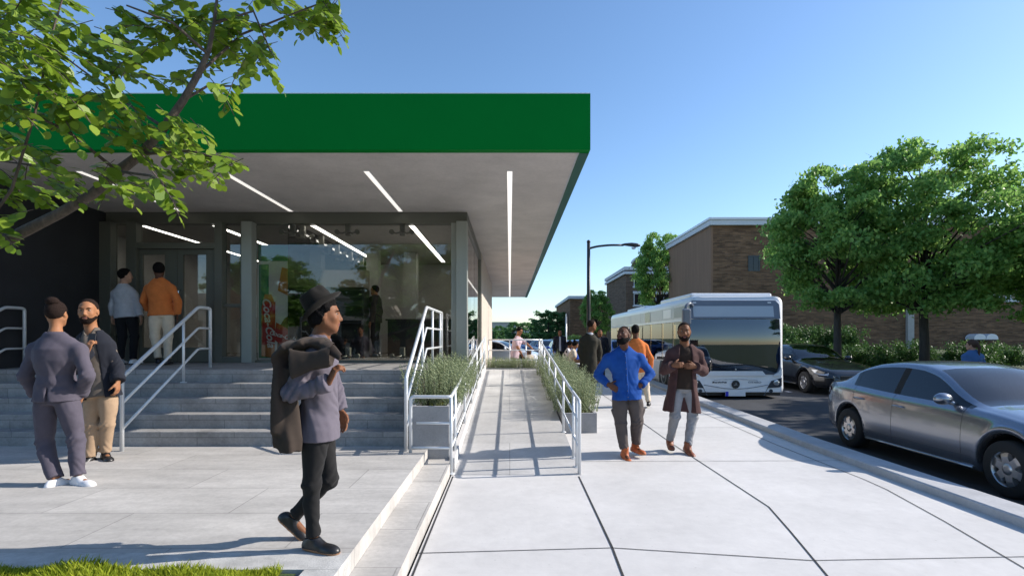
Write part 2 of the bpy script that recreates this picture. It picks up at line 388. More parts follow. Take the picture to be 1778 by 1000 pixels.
# joints cut in the pavement (kinked like the slabs are)
def strip(mb, pts, w, z=0.004):
    for (a, b) in zip(pts[:-1], pts[1:]):
        a, b = Vector(a), Vector(b); d = (b-a).normalized(); n = Vector((-d.y, d.x, 0))*w/2
        mb.add([(a-n)[:], (a+n)[:], (b+n)[:], (b-n)[:]], [(0, 3, 2, 1)])
def gp(px, py):
    v = G(px, py); return v
def sub(pts, n=8):
    out = []
    for a, b in zip(pts[:-1], pts[1:]):
        for k in range(n): out.append(a+(b-a)*k/n)
    out.append(pts[-1]); return [Vector((p.x, p.y, rise(p.y)+0.004)) for p in out]
mb = MB()
def Y3(x, y): return Vector((x, y, 0))
strip(mb, sub([Y3(-0.655, -4), Y3(-0.655, 6.2)]), 0.015)
strip(mb, sub([Y3(0.70, -2), gp(1082, 1000), gp(1063, 950), Y3(0.80, 6.2)]), 0.016)
strip(mb, sub([Y3(1.9, 0), gp(1437, 1000), gp(1372, 922), gp(1335, 880), gp(1205, 795), Y3(2.46, 15), Y3(2.46, 33)]), 0.013)
strip(mb, sub([gp(1800, 999), gp(1640, 905), gp(1540, 850), gp(1500, 832), Y3(4.0, 8), Y3(4.0, 33)]), 0.011)
strip(mb, sub([gp(700, 961), gp(1063, 951)]), 0.009)
strip(mb, sub([gp(1063, 951), gp(1410, 973)]), 0.010)
strip(mb, sub([gp(1410, 973), gp(1800, 966)]), 0.008)
for yy in (6.95, 9.4, 12.2, 14.8, 17.4, 20, 22.6, 25.2): strip(mb, sub([Y3(0.9 if yy < 16 else -0.6, yy), Y3(KX, yy+0.05)]), 0.009)
for yy in (1.3, ): strip(mb, sub([Y3(-0.65, yy), Y3(KX, yy)]), 0.009)
tag(mb.build('sidewalk_joints', 'joint_dark'), kind='structure')
# road markings
mb = MB()
for k in range(-3, 30): mb.box(8.33, 8.45, k*4.0, k*4.0+1.6, rise(k*4)-0.1465, rise(k*4)-0.1455)
tag(mb.build('road_marking', 'white_wall'), kind='structure')
mb = MB()
for k in range(12): mb.box(-30+k*2.6, -29.9+k*2.6, 27, 32, rise(28)-0.1385, rise(28)-0.1375)
for k in range(8): mb.box(-4+k*0.9, -3.5+k*0.9, 37, 40, rise(38)-0.1425, rise(38)-0.1415)
tag(mb.build('parking_marking', 'white_wall'), kind='structure')

# ------------------------------------------------------------------ plaza with two low steps
PZ = 0.25
mb = MB()
mb.box(-14, -1.0, 3.38, 6.70, 0.02, PZ)
tag(mb.build('plaza', 'plaza_concrete'), kind='structure')
mb = MB()
mb.box(-0.998, -0.70, -6, 6.56, -0.02, 0.125)
tag(mb.build('plaza_step', 'plaza_concrete'), kind='structure')
mb = MB()
mb.box(-14, -1.0, 3.13, 3.378, 0.0, PZ); mb.box(-1.20, -1.0, -6, 3.128, 0.0, PZ)
tag(mb.build('plaza_border', 'pebble_concrete'), kind='structure')
mb = MB(); mb.box(-1.0, -0.93, 6.2, 6.30, 0, 0.33); mb.box(-0.93, -0.68, 6.2, 6.30, 0, 0.21)
# lawn bed
sheet('lawn', 'lawn_soil', [-14, -3.4, -1.24], [-6, 0, 2.2, 3.11], lambda x, y: 0.235)
rg = np.random.default_rng(3)
def blades(n, x0, x1, y0, y1, z, h0, h1, wd):
    x = rg.uniform(x0, x1, n); y = rg.uniform(y0, y1, n); h = rg.uniform(h0, h1, n)*(0.75+0.35*np.sin(x*7)*np.sin(y*9+x*3))
    a = rg.uniform(0, 6.28, n); lean = rg.uniform(0, 0.6, n)*h; la = rg.uniform(0, 6.28, n)
    V = np.zeros((n, 4, 3)); dx, dy = np.cos(a)*wd/2, np.sin(a)*wd/2
    V[:, 0] = np.stack([x-dx, y-dy, np.full(n, z)], 1); V[:, 1] = np.stack([x+dx, y+dy, np.full(n, z)], 1)
    mx, my = x+np.cos(la)*lean*0.35, y+np.sin(la)*lean*0.35
    V[:, 2] = np.stack([mx+dx*0.7, my+dy*0.7, z+h*0.6], 1)
    V[:, 3] = np.stack([x+np.cos(la)*lean, y+np.sin(la)*lean, z+h], 1)
    return V.reshape(-1, 3), np.arange(n*4).reshape(n, 4)
V1, F1 = blades(26000, -3.6, -1.33, 2.55, 3.125, 0.23, 0.05, 0.105, 0.006)
V2, F2 = blades(9000, -8, -1.33, 0.2, 2.55, 0.23, 0.05, 0.10, 0.008)
o = link_mesh('grass', np_mesh('grass', np.vstack([V1, V2]), np.vstack([F1, F2+len(V1)]), [M['grass_blade']], smooth=False))
tag(o, 'yellow green lawn grass in the bed along the plaza edge', 'grass', kind='stuff')

# ------------------------------------------------------------------ stairs and platform
ST = [(6.70, PZ), (6.96, 0.43), (7.22, 0.609), (7.475, 0.788), (7.71, 0.966)]
FL = 1.145
SX = -1.27
st = empty('entrance_stairs', (-5, 6.7, PZ), label='five grey concrete steps rising from the plaza to the store door', cat='stairs')
edges = [6.70, 6.96, 7.22, 7.475, 7.71]
tops = [0.43, 0.609, 0.788, 0.966]
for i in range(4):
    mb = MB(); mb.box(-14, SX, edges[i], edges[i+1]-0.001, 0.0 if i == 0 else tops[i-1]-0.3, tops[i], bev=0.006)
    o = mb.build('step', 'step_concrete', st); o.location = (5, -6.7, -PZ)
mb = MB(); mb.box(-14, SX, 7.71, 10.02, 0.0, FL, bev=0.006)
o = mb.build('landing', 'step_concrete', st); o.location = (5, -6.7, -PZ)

# ------------------------------------------------------------------ ramp
RX0, RX1, RY0, RY1 = -0.66, 0.84, 6.25, 15.0
rz_ = lambda y: (y-RY0)*0.0833
rp = empty('access_ramp', (0, RY0, 0), label='long concrete wheelchair ramp between the two handrails beside the sidewalk', cat='ramp')
mb = MB(); mb.prism([(RY0+0.02, 0.006), (RY1, rz_(RY1)), (RY1+1.6, rz_(RY1)), (RY1+1.6, -0.1), (RY0+0.02, -0.1)], RX0, RX1, 'x')
o = mb.build('ramp_slab', 'ramp_concrete', rp); o.location = (0, -RY0, 0)
mb = MB()
mb.prism([(RY0+0.2, 0.02), (RY0+0.2, 0.16), (RY1, rz_(RY1)+0.13), (RY1, -0.1), (RY0+0.2, -0.1)], RX0-0.06, RX0-0.002, 'x')
o = mb.build('ramp_curb', 'sidewalk_concrete', rp); o.location = (0, -RY0, 0)

# ------------------------------------------------------------------ railings (each a thing of posts and bars)
def railing(name, bars, posts, label, group, r=0.021, rp_=0.019, base=(0, 0, 0)):
    e = empty(name, base, label=label, cat='handrail', group=group)
    for i, b in enumerate(bars):
        mb = MB(); pts = [Vector(p)-Vector(base) for p in b]; mb.tube(round_path(pts, 0.05), r if i == 0 else r*0.72, 8)
        mb.build('handrail' if i == 0 else 'rail_bar', 'rail_paint', e)
    for (a, b) in posts:
        mb = MB(); a, b = Vector(a)-Vector(base), Vector(b)-Vector(base); mb.tube([a, b], rp_, 8)
        mb.tube([a, a+Vector((0, 0, 0.012))], 0.045, 10)
        mb.build('post', 'rail_paint', e)
    return e
def stair_rail(x, yend, label, posts_y):
    zt = lambda y: 1.13+(2.06-1.13)*(min(max(y, 6.41), 7.98)-6.41)/1.57
    def zb(y):
        z = PZ
        for e_, t in zip(edges, tops+[FL]):
            if y >= e_: z = t
        return z
    bars = []
    for k, d in enumerate((0, 0.31, 0.62)):
        pts = [(x, 6.41, zt(6.41)-d), (x, 7.98, 2.06-d), (x, yend, 2.06-d)]
        if k == 0: pts = [(x, 6.41, PZ)]+pts+[(x, yend, FL)]
        bars.append(pts)
    posts = [((x, y, zb(y)), (x, y, zt(y))) for y in posts_y]
    return railing('stair_railing', bars, posts, label, 'railings of the entrance stairs', 0.024, base=(x, 6.41, PZ))
stair_rail(-4.64, 8.3, 'white tube railing rising up the stairs past the man holding a phone', [7.62])
stair_rail(-7.52, 8.3, 'white tube railing at the dark wall, cut off by the left picture edge', [7.62])
stair_rail(SX+0.03, 9.75, 'white tube railing at the right end of the stairs beside the tall planter', [7.62, 8.6, 9.55])
# ramp railings
def ramp_bars(x, y0, y1, flat=0.0):
    return [[(x, y0, rz_(y0)+h), (x, y1, rz_(y1)+h)] for h in (0.9, 0.6, 0.3)]
b = ramp_bars(RX0-0.03, 6.3, 14.9)
b[0] = [(-1.17, 6.32, PZ), (-1.17, 6.32, 0.91), (RX0-0.03, 6.3, 0.91)]+[(RX0-0.03, 14.9, rz_(14.9)+0.92)]
b += [[(-1.10, 6.32, 0.6), (RX0-0.03, 6.3, 0.6)], [(-1.17, 6.32, 0.31), (RX0-0.03, 6.3, 0.31)]]
ps = [((RX0-0.03, y, max(rz_(y), 0)), (RX0-0.03, y, rz_(y)+0.9)) for y in (6.3, 6.75, 8.2, 9.7, 11.2, 12.7, 14.2, 14.9)]
railing('ramp_railing', b, ps, 'white tube railing with a return in front of the tall planter, left of the ramp', 'railings of the ramp', base=(RX0, 6.3, 0))
b = ramp_bars(RX1-0.02, 6.3, 14.9)
b[0] = [(RX1-0.02, 6.3, 0.0), (RX1-0.02, 6.3, 0.86), (RX1-0.02, 7.4, 0.93), (RX1-0.02, 14.9, rz_(14.9)+0.85)]
ps = [((RX1-0.02, y, max(rz_(y), 0)), (RX1-0.02, y, rz_(y)+0.86)) for y in (6.55, 6.9, 8.2, 9.7, 11.2, 12.7, 14.2, 14.9)]
railing('ramp_railing', b, ps, 'white tube railing along the right side of the ramp by the low planter', 'railings of the ramp', base=(RX1, 6.3, 0))
zt = rz_(RY1)
b = [[(-0.66, 16.5, zt+h), (1.0, 16.5, zt+h)] for h in (0.82, 0.5, 0.2)]
ps = [((x, 16.5, zt-0.3), (x, 16.5, zt+0.82)) for x in (-0.66, 0.0, 0.5, 1.0)]
railing('ramp_railing', b, ps, 'white tube railing across the far end of the ramp behind the shrubs', 'railings of the ramp', base=(0, 16.5, zt-0.3))

# ------------------------------------------------------------------ planters and rosemary
def rosemary_mesh(seed, rx, ry, h, stems, name):
    g = np.random.default_rng(seed); Vs = []; 
    for i in range(stems):
        r = math.sqrt(g.uniform()); a = g.uniform(0, 6.28)
        bx, by = rx*r*math.cos(a)*0.9, ry*r*math.sin(a)*0.9
        hh = h*g.uniform(0.6, 1.0)*(1-0.25*r)
        lean = np.array([math.cos(a)*r*0.22+g.normal(0, 0.09), math.sin(a)*r*0.22+g.normal(0, 0.09)])
        n = int(hh/0.013); t = np.linspace(0.12, 1, n)
        c = np.stack([bx+lean[0]*hh*t**1.6, by+lean[1]*hh*t**1.6, hh*t], 1)
        ang = np.arange(n)*2.4+g.uniform(0, 6); L = g.uniform(0.028, 0.046, n)*(1-0.3*t)
        d = np.stack([np.cos(ang)*0.75, np.sin(ang)*0.75, np.full(n, 0.72)], 1)
        s = np.stack([-np.sin(ang), np.cos(ang), np.zeros(n)], 1)*0.0048
        q = np.stack([c-s, c+s, c+d*L[:, None]+s*0.5, c+d*L[:, None]-s*0.5], 1)
        Vs.append(q.reshape(-1, 3))
    V = np.vstack(Vs); F = np.arange(len(V)).reshape(-1, 4)
    return np_mesh(name, V, F, [M['leaf_rosemary']], smooth=False)
def stem_mesh(seed, rx, ry, h, stems):
    g = random.Random(seed); mb = MB()
    for i in range(stems):
        r = math.sqrt(g.random())*0.85; a = g.random()*6.28
        x, y = rx*r*math.cos(a), ry*r*math.sin(a)
        mb.tube([(x*0.6, y*0.6, -0.03), (x, y, h*0.3), (x*1.15, y*1.15, h*0.6)], [0.006, 0.004, 0.002], 4)
    return mb
rmes = [rosemary_mesh(11, 0.40, 0.44, 0.68, 170, 'foliage'), rosemary_mesh(12, 0.40, 0.42, 0.64, 160, 'foliage')]
first = {}
def rosemary(loc, sc, k, label, group, rz=0.0):
    t = empty('rosemary_bush', loc, rz, label, 'shrub', group); t.scale = sc
    link_mesh('foliage', rmes[k], t)
    if k not in first: first[k] = stem_mesh(k, 0.3, 0.35, 0.6, 14).build('stem', 'bark', t)
    else:
        c = first[k].copy(); col.objects.link(c); c.parent = t
    return t
def planter(name, x0, x1, y0, y1, z0, z1, th, label):
    t = empty(name, ((x0+x1)/2, (y0+y1)/2, z0), label=label, cat='planter'); o = Vector(t.location)
    mb = MB(); X0, X1, Y0, Y1 = x0-o.x, x1-o.x, y0-o.y, y1-o.y; Z = z1-z0
    mb.box(X0, X1, Y0, Y0+th, 0, Z, bev=0.006); mb.box(X0, X1, Y1-th, Y1, 0, Z, bev=0.006)
    mb.box(X0, X0+th, Y0+th+.001, Y1-th-.001, 0, Z-0.0015, bev=0.006); mb.box(X1-th, X1, Y0+th+.001, Y1-th-.001, 0, Z-0.0015, bev=0.006)
    mb.build('box', 'planter_concrete', t)
    mb = MB(); mb.box(X0+th+.002, X1-th-.002, Y0+th+.002, Y1-th-.002, 0.02, Z-0.07); mb.build('soil', 'soil', t)
    # moss tufts on the soil
    V, F = blades(2600, X0+th, X1-th, Y0+th, min(Y0+0.9, Y1-th), Z-0.075, 0.02, 0.06, 0.008)
    link_mesh('moss', np_mesh('moss', V, F, [M['moss']], smooth=False), t)
    return t
planter('tall_planter', -1.215, -0.74, 6.55, 9.9, 0.1, 0.77, 0.045, 'tall grey concrete planter between the stairs and the ramp')
gl = 'rosemary bushes in the tall planter'
for i, y in enumerate((7.1, 7.65, 8.25, 8.9, 9.5)):
    rosemary((-0.975, y, 0.69), (1.05, 1.0, 1.08+0.08*(i % 2)), i % 2, 'grey green rosemary bush growing in the tall planter beside the stairs', gl, i*1.3)
planter('low_planter', 0.87, 1.46, 8.95, 14.9, 0.0, 0.35, 0.05, 'long low grey concrete planter between the ramp and the sidewalk')
gl = 'rosemary bushes in the low planter'
for i in range(10):
    rosemary((1.15+0.06*math.sin(i*2.1), 9.4+i*0.56, 0.27+0.03*i), (1.08, 0.95, 1.18+0.12*math.sin(i*1.7)), i % 2, 'grey green rosemary bush spilling out of the low planter by the ramp', gl, i*0.9)
planter('end_planter', -0.66, 0.85, 15.02, 15.6, rz_(RY1)-0.35, rz_(RY1)+0.03, 0.05, 'concrete planter closing off the far end of the ramp')
gl = 'rosemary bushes at the far end of the ramp'
for i in range(4):
    rosemary((-0.45+i*0.36, 15.3, rz_(RY1)-0.04), (0.75, 0.75, 0.66), i % 2, 'low rosemary bush in the planter at the far end of the ramp', gl, i*1.1)

# ------------------------------------------------------------------ the store
FY = 10.1            # front glass line
SFZ = 3.97           # soffit height
CXR = 1.01           # right edge of the canopy
CYF = 6.70           # front edge of the canopy
CYB = 31.0
SWX = -0.80          # side wall plane
B = (-4.0, 10.0, 0.0)
store = empty('store_building', B, label='flat roofed store with wide green roof fascia and a glass front', cat='building')
def sb(mb, name, m, parent=None):
    o = mb.build(name, m, parent or store)
    if parent is None: o.location = -Vector(B)
    return o
def bx(x): return (x-CX)*FY/FPX
def bz(y): return EYE-(y-CY)*FY/FPX
mb = MB()
mb.prism([(-22, CYF), (CXR, CYF), (CXR, CYB), (CXR-0.12, CYB), (CXR-0.12, CYF+0.12), (-22, CYF+0.12)], 3.955, 4.655, 'z')
sb(mb, 'fascia', 'green_fascia')
mb = MB(); mb.box(CXR-0.119, CXR-0.001, CYF+0.125, CYB-0.01, 3.950, 3.953); sb(mb, 'fascia_shade_strip', 'fascia_shade_teal')  # thin added strip with the underside's shade painted into its colour
mb = MB(); mb.box(-22, CXR-0.004, CYF+0.004, CYB, 4.657, 4.668); sb(mb, 'roof_trim', 'white_paint')
mb = MB(); mb.box(-22, CXR-0.122, CYF+0.122, CYB-0.002, SFZ, 4.6); sb(mb, 'soffit', 'soffit_plaster')
mb = MB(); mb.prism([(-22, CYF+0.121), (CXR-0.121, CYF+0.121), (CXR-0.121, CYB-.01), (CXR-0.145, CYB-.01), (CXR-0.145, CYF+0.15), (-22, CYF+0.15)], SFZ-0.006, SFZ-0.001, 'z'); sb(mb, 'soffit_trim', 'bus_grey')
# linear lights
for lx, y1 in ((0.0, 30.5), (-2.03, 9.98), (-4.07, 9.98), (-6.1, 9.98)):
    mb = MB(); mb.box(lx-0.042, lx+0.042, 7.57, y1, SFZ-0.014, SFZ-0.002); h = sb(mb, 'ceiling_light', 'white_paint')
    mb = MB(); y = 7.585
    while y < y1-0.1:
        e = min(y+1.82, y1-0.015); mb.box(lx-0.036, lx+0.036, y, e, SFZ-0.018, SFZ-0.0145); y += 1.84
    mb.build('diffuser', 'light_diffuser', h)
# front frame
def fbar(x0, x1, z0, z1, name, m='frame_metal', d=0.16, off=0.0):
    mb = MB(); mb.box(x0, x1, FY-d+off, FY+0.02, z0, z1, bev=0.004); return sb(mb, name, m)
mb = MB(); mb.box(-7.6, SWX, FY-0.02, FY+0.2, bz(388), SFZ-0.003); sb(mb, 'header_beam', 'frame_metal')
fbar(bx(428), bx(445.5), FL, bz(388)-0.002, 'column', 'column_metal', 0.2)
fbar(bx(794), bx(812.5), 0.05, bz(388)-0.002, 'column', 'column_metal', 0.22)
fbar(bx(784), bx(793.3), FL, bz(388)-0.002, 'mullion', 'column_metal', 0.06)
mb = MB(); mb.box(bx(445.5), bx(794), FY-0.06, FY+0.02, FL, FL+0.04); sb(mb, 'sill', 'frame_metal')
def pane(x0, x1, z0, z1, name='window', y=FY-0.01):
    mb = MB(); mb.box(x0, x1, y, y+0.010, z0, z1); return sb(mb, name, 'store_glass')
wbig = pane(bx(446), bx(783.5), FL+0.042, bz(388)-0.004)
# spider fittings holding the big pane
def fitting(x, y, z, parent, dirx=1):
    mb = MB(); mb.box(x-0.045, x+0.045, y-0.05, y+0.05, z-0.16, z+0.06, bev=0.008)
    for s in (-1, 1):
        mb.tube([(x, y-0.06, z-0.1), (x+s*0.1, y-0.09, z-0.13), (x+s*0.19, y-0.07, z-0.10)], 0.018, 6)
        mb.lathe((x+s*0.19, y-0.05, z-0.10), 'y', [(-0.045, 0.045), (0.03, 0.045)], 12)
    o = sb(mb, 'glass_fitting', 'frame_metal', parent); return o
for x in (505, 602, 697):
    fitting(bx(x), FY+0.10, bz(393), wbig); fitting(bx(x), FY+0.10, FL+0.22, wbig)
# entrance: side panel, double door, transom, sidelight
fbar(bx(183), bx(203), FL, bz(388)-0.002, 'jamb'); fbar(bx(229), bx(246.5), FL, bz(388)-0.002, 'jamb')
fbar(bx(203), bx(229), FL, FL+0.25, 'jamb'); pane(bx(203), bx(229), FL+0.25, bz(388))
fbar(bx(246.5), bx(380), bz(434), bz(424), 'transom_bar'); pane(bx(246.5), bx(380), bz(424), bz(388))
fbar(bx(380), bx(393), FL, bz(388)-0.002, 'jamb'); fbar(bx(424.5), bx(428), FL, bz(388)-0.002, 'jamb')
fbar(bx(393), bx(424.5), bz(534), bz(528), 'transom_bar', d=0.1); fbar(bx(393), bx(424.5), FL, bz(619), 'transom_bar')
pane(bx(393), bx(424.5), bz(528), bz(388)); pane(bx(393), bx(424.5), bz(619), bz(534))
def door(x0, x1, g0, g1, hx):
    z0, z1 = FL+0.01, bz(434)-0.006; zg0, zg1 = FL+0.28, bz(443)
    mb = MB()
    for (a, b_, c, d) in ((x0+.004, g0, z0, z1), (g1, x1-.004, z0, z1), (g0, g1, z0, zg0), (g0, g1, zg1, z1)): mb.box(a, b_, FY-0.08, FY-0.03, c, d)
    dr = sb(mb, 'door', 'frame_metal')
    mb = MB(); mb.box(g0, g1, FY-0.06, FY-0.05, zg0, zg1); mb.build('door_glass', 'store_glass', dr)
    mb = MB(); mb.tube(round_path([(hx, FY-0.08, FL+0.85), (hx, FY-0.15, FL+0.85), (hx, FY-0.15, FL+1.35), (hx, FY-0.08, FL+1.35)], 0.03), 0.014, 8); mb.build('handle', 'chrome', dr)
door(bx(246.5), bx(313), bx(252), bx(291), bx(303)); door(bx(313), bx(380), bx(322), bx(362), bx(318))
# dark clad wall at the left, side glazing and panels at the right, roof over the inside
mb = MB(); mb.box(-12, -7.62, 7.0, FY+0.2, 1.146, SFZ-0.004); sb(mb, 'side_wall', 'dark_cladding')
mb = MB(); mb.box(SWX-0.16, SWX, FY+0.25, 15.0, SFZ-0.2, SFZ-0.004); mb.box(SWX-0.12, SWX, FY+0.25, 15.0, 0.0, 0.75); mb.box(SWX-0.12, SWX, 14.85, 15.0, 0.75, SFZ-0.2); sb(mb, 'side_frame', 'frame_metal')
for a, b_ in ((FY+0.25, 12.6), (12.66, 14.84)):
    mb = MB(); mb.box(SWX-0.05, SWX-0.04, a, b_, 0.76, SFZ-0.2); sb(mb, 'side_window', 'store_glass')
for k in range(4):
    a = 15.01+k*2.15; mb = MB(); mb.box(SWX-0.3, SWX+0.02, a, a+2.13, 0.0, SFZ-0.004, bev=0.008); sb(mb, 'wall_panel', 'panel_beige')
mb = MB(); mb.box(-22, SWX-0.3, FY+0.2, 23.6, FL-0.1, FL); sb(mb, 'floor', 'interior_floor')
mb = MB(); mb.box(-22, SWX-0.31, 17.0, 17.2, FL, SFZ-0.005); mb.box(-9.2, -9.0, FY+0.25, 17.0, FL, SFZ-0.006); sb(mb, 'inner_wall', 'interior_wall')
mb = MB(); mb.box(-9, SWX-0.32, FY+0.21, 16.99, SFZ-0.03, SFZ-0.006); sb(mb, 'inner_ceiling', 'interior_ceiling')
mb = MB(); mb.box(bx(445.5), SWX, FY-0.1, FY+0.24, 0.0, FL-0.002); sb(mb, 'plinth', 'planter_concrete')
mb = MB(); mb.box(-3.75, -3.45, 14.0, 14.3, FL, SFZ-0.03); mb.box(-2.9, -2.55, 14.6, 14.95, FL, SFZ-0.03); sb(mb, 'inner_column', 'interior_wall')
for lx in (-2.03, -4.07, -6.1, -7.6):
    mb = MB(); mb.box(lx-0.062, lx+0.062, 10.6, 16.4, SFZ-0.045, SFZ-0.0305); h = sb(mb, 'ceiling_light', 'white_paint')
    mb = MB(); y = 10.62
    while y < 16.3:
        e = min(y+1.82, 16.38); mb.box(lx-0.052, lx+0.052, y, e, SFZ-0.049, SFZ-0.0455); y += 1.84
    mb.build('diffuser', 'inner_diffuser', h)
# glass partition running back inside, with its own fittings
mb = MB(); mb.box(-4.35, -4.34, 10.5, 16.9, FL, SFZ-0.05); part = sb(mb, 'partition', 'store_glass')
for y in (11.0, 12.1, 13.2, 14.3, 15.4): 
    mb = MB(); x, z = -4.25, SFZ-0.28
    mb.box(x-0.05, x+0.05, y-0.045, y+0.045, z-0.05, SFZ-0.05, bev=0.008)
    for s in (-1, 1):
        mb.tube([(x, y, z), (x+s*0.1, y, z-0.03), (x+s*0.19, y, z)], 0.018, 6); mb.lathe((x+s*0.19, y, z), 'y', [(-0.03, 0.045), (0.03, 0.045)], 10)
    sb(mb, 'glass_fitting', 'frame_metal', part)
# ------------------------------------------------------------------ things inside: drinks coolers with their prints, counter, shelf
def cooler_art(x0, x1, z0, z1, y, parent, kind):
    def rect(name, pts, m, d):
        mb = MB(); mb.prism(pts, y-d, y-d+0.002, 'y'); return mb.build(name, m, parent)
    L = lambda u, v: (x0+(x1-x0)*u, z0+(z1-z0)*v)
    rect('print', [L(0, 0), L(1, 0), L(1, 1), L(0, 1)], 'sign_white', 0.004)
    rect('print_green', [L(0.03, 0.0), L(0.42, 0.0), L(0.36, 0.2), L(0.34, 0.55), L(0.34, 1), L(0.03, 1)], 'sign_green', 0.008)
    # bottle with a red label standing at the left, cup with red panel at the right
    rect('bottle_print', [L(0.12, 0.02), L(0.52, 0.0), L(0.55, 0.45), L(0.50, 0.62), L(0.42, 0.68), L(0.22, 0.68), L(0.12, 0.55)], 'sign_orange', 0.012)
    rect('label_print', [L(0.14, 0.14), L(0.53, 0.14), L(0.55, 0.6), L(0.16, 0.6)], 'sign_red', 0.015)
    rect('cup_print', [L(0.60, 0.0), L(1.0, 0.0), L(1.0, 0.46), L(0.82, 0.42), L(0.62, 0.3)], 'bottle_brown', 0.014)
    rect('cup_label', [L(0.50, 0.20), L(0.99, 0.07), L(0.99, 0.30), L(0.58, 0.38)], 'sign_red', 0.018)
    rect('peach_print', [L(0.62, 0.72), L(0.98, 0.66), L(0.98, 0.95), L(0.75, 0.97)], 'sign_orange', 0.016)
    rot = Matrix.Rotation(R(90), 4, 'X')
    c = L(0.34, 0.38)
    text_mesh('lettering', 'Coca-Cola', 0.23, 'sign_white', parent, Matrix.Translation((c[0], y-0.019, c[1])) @ rot @ Matrix.Rotation(R(-84), 4, 'Z'), 0.35, 0.001, 0.004)
    c = L(0.77, 0.235)
    text_mesh('lettering', 'Coca-Cola', 0.125, 'sign_white', parent, Matrix.Translation((c[0], y-0.022, c[1])) @ rot @ Matrix.Rotation(R(-16), 4, 'Z'), 0.35, 0.001, 0.003)
Yc = 10.75
ck = empty('drinks_cooler', (-4.85, Yc+0.35, FL), label='tall drinks cooler with green and red Coca-Cola print behind the window', cat='cooler')
o_ = Vector(ck.location)
xl, xr = (448-CX)*Yc/FPX, (504-CX)*Yc/FPX
mb = MB(); mb.box(xl-o_.x, xr-o_.x, 0.0-0.35, 0.4, 0.02, 2.0, bev=0.01); mb.build('cabinet', 'sign_white', ck)
h_ = empty('tmp', (0, 0, 0)); bpy.data.objects.remove(h_)
art0 = set(bpy.data.objects)
cooler_art(xl-o_.x, xr-o_.x, 0.06, 1.93, -0.352, ck, 0)
mb = MB(); mb.box(xl-o_.x, xr-o_.x, -0.36, 0.4, 2.003, 2.32, bev=0.01); mb.build('top_sign', 'sign_green', ck)
mb = MB(); mb.box(xr-o_.x+0.004, xr-o_.x+0.05, -0.40, 0.4, 0.02, 2.32); mb.build('frame', 'frame_metal', ck)
# dark shelf unit and counter
sh = empty('shelf_unit', (-4.1, 12.3, FL), label='dark shelf unit with a pale slanted canopy behind the man in the hat', cat='shelf')
mb = MB(); mb.box(-0.55, 0.75, 0, 0.5, 0.0, 0.06); mb.box(-0.55, -0.5, 0, 0.5, 0.06, 1.6); mb.box(0.7, 0.75, 0, 0.5, 0.06, 1.6); mb.box(-0.5, 0.7, 0.45, 0.5, 0.06, 1.6); mb.build('carcass', 'black_metal', sh)
for z in (0.4, 0.8, 1.2):
    mb = MB(); mb.box(-0.498, 0.698, 0.02, 0.448, z, z+0.03); mb.build('shelf_board', 'dark_trim', sh)
mb = MB(); mb.prism([(-0.1, 1.62), (0.5, 1.62), (0.5, 2.05), (0.25, 2.05)], -0.55, 0.75, 'x'); mb.build('canopy', 'taupe_board', sh)
ct = empty('counter', (-2.2, 13.6, FL), label='dark counter in the store beneath the person standing inside', cat='counter')
mb = MB(); mb.box(-0.9, 1.0, 0, 0.6, 0, 0.9, bev=0.01); mb.build('base', 'black_metal', ct)
mb = MB(); mb.box(-0.95, 1.05, -0.04, 0.64, 0.901, 0.94, bev=0.008); mb.build('worktop', 'dark_trim', ct)

# ------------------------------------------------------------------ street lamp
LY = 20.0; lb = Vector(((1022-CX)*LY/FPX, LY, rise(LY)))
la = empty('street_lamp', lb, label='black street lamp with a curved arm and cobra head above the sidewalk', cat='street lamp')
zt_ = EYE+(CY-421)*LY/FPX-lb.z
mb = MB(); mb.lathe((0, 0, 0), 'z', [(0, 0.14), (0.12, 0.14), (0.16, 0.085), (zt_*0.5, 0.072), (zt_, 0.06)], 14); mb.build('pole', 'black_metal', la)
mb = MB(); mb.lathe((0, 0, zt_), 'z', [(0, 0.07), (0.05, 0.07), (0.09, 0.03)], 12); mb.build('cap', 'black_metal', la)
za = EYE+(CY-428)*LY/FPX-lb.z
pts = [(0.0, 0, za-0.08), (0.3, 0, za+0.0), (0.75, 0, za+0.05), (1.3, 0, za+0.05)]
mb = MB(); mb.tube(round_path(pts, 0.3, 6), [0.04]*len(round_path(pts, 0.3, 6)), 8); mb.build('arm', 'black_metal', la)
mb = MB()
ring = []
for (x, hw, ht, hb) in ((1.22, 0.04, 0.035, -0.03), (1.35, 0.07, 0.07, -0.02), (1.6, 0.11, 0.09, -0.06), (1.8, 0.12, 0.07, -0.08), (1.92, 0.06, 0.02, -0.05)):
    ring.append([(x, hw*math.cos(a), za+0.05+(ht if math.sin(a) > 0 else -hb)*math.sin(a)) for a in [2*math.pi*k/14 for k in range(14)]])
bb = 0
for r_ in ring: mb.v += r_
for i in range(len(ring)-1):
    for k in range(14): mb.face([i*14+k, i*14+(k+1) % 14, (i+1)*14+(k+1) % 14, (i+1)*14+k], 0, True)
mb.face(range(14)); mb.face([len(ring)*14-14+k for k in range(14)])
hd = mb.build('lamp_head', 'black_metal', la)
mb = MB(); mb.lathe((1.68, 0, za-0.04), 'z', [(0, 0.09), (-0.05, 0.07), (-0.07, 0.02)], 12); mb.build('lens', 'display_grey', hd)

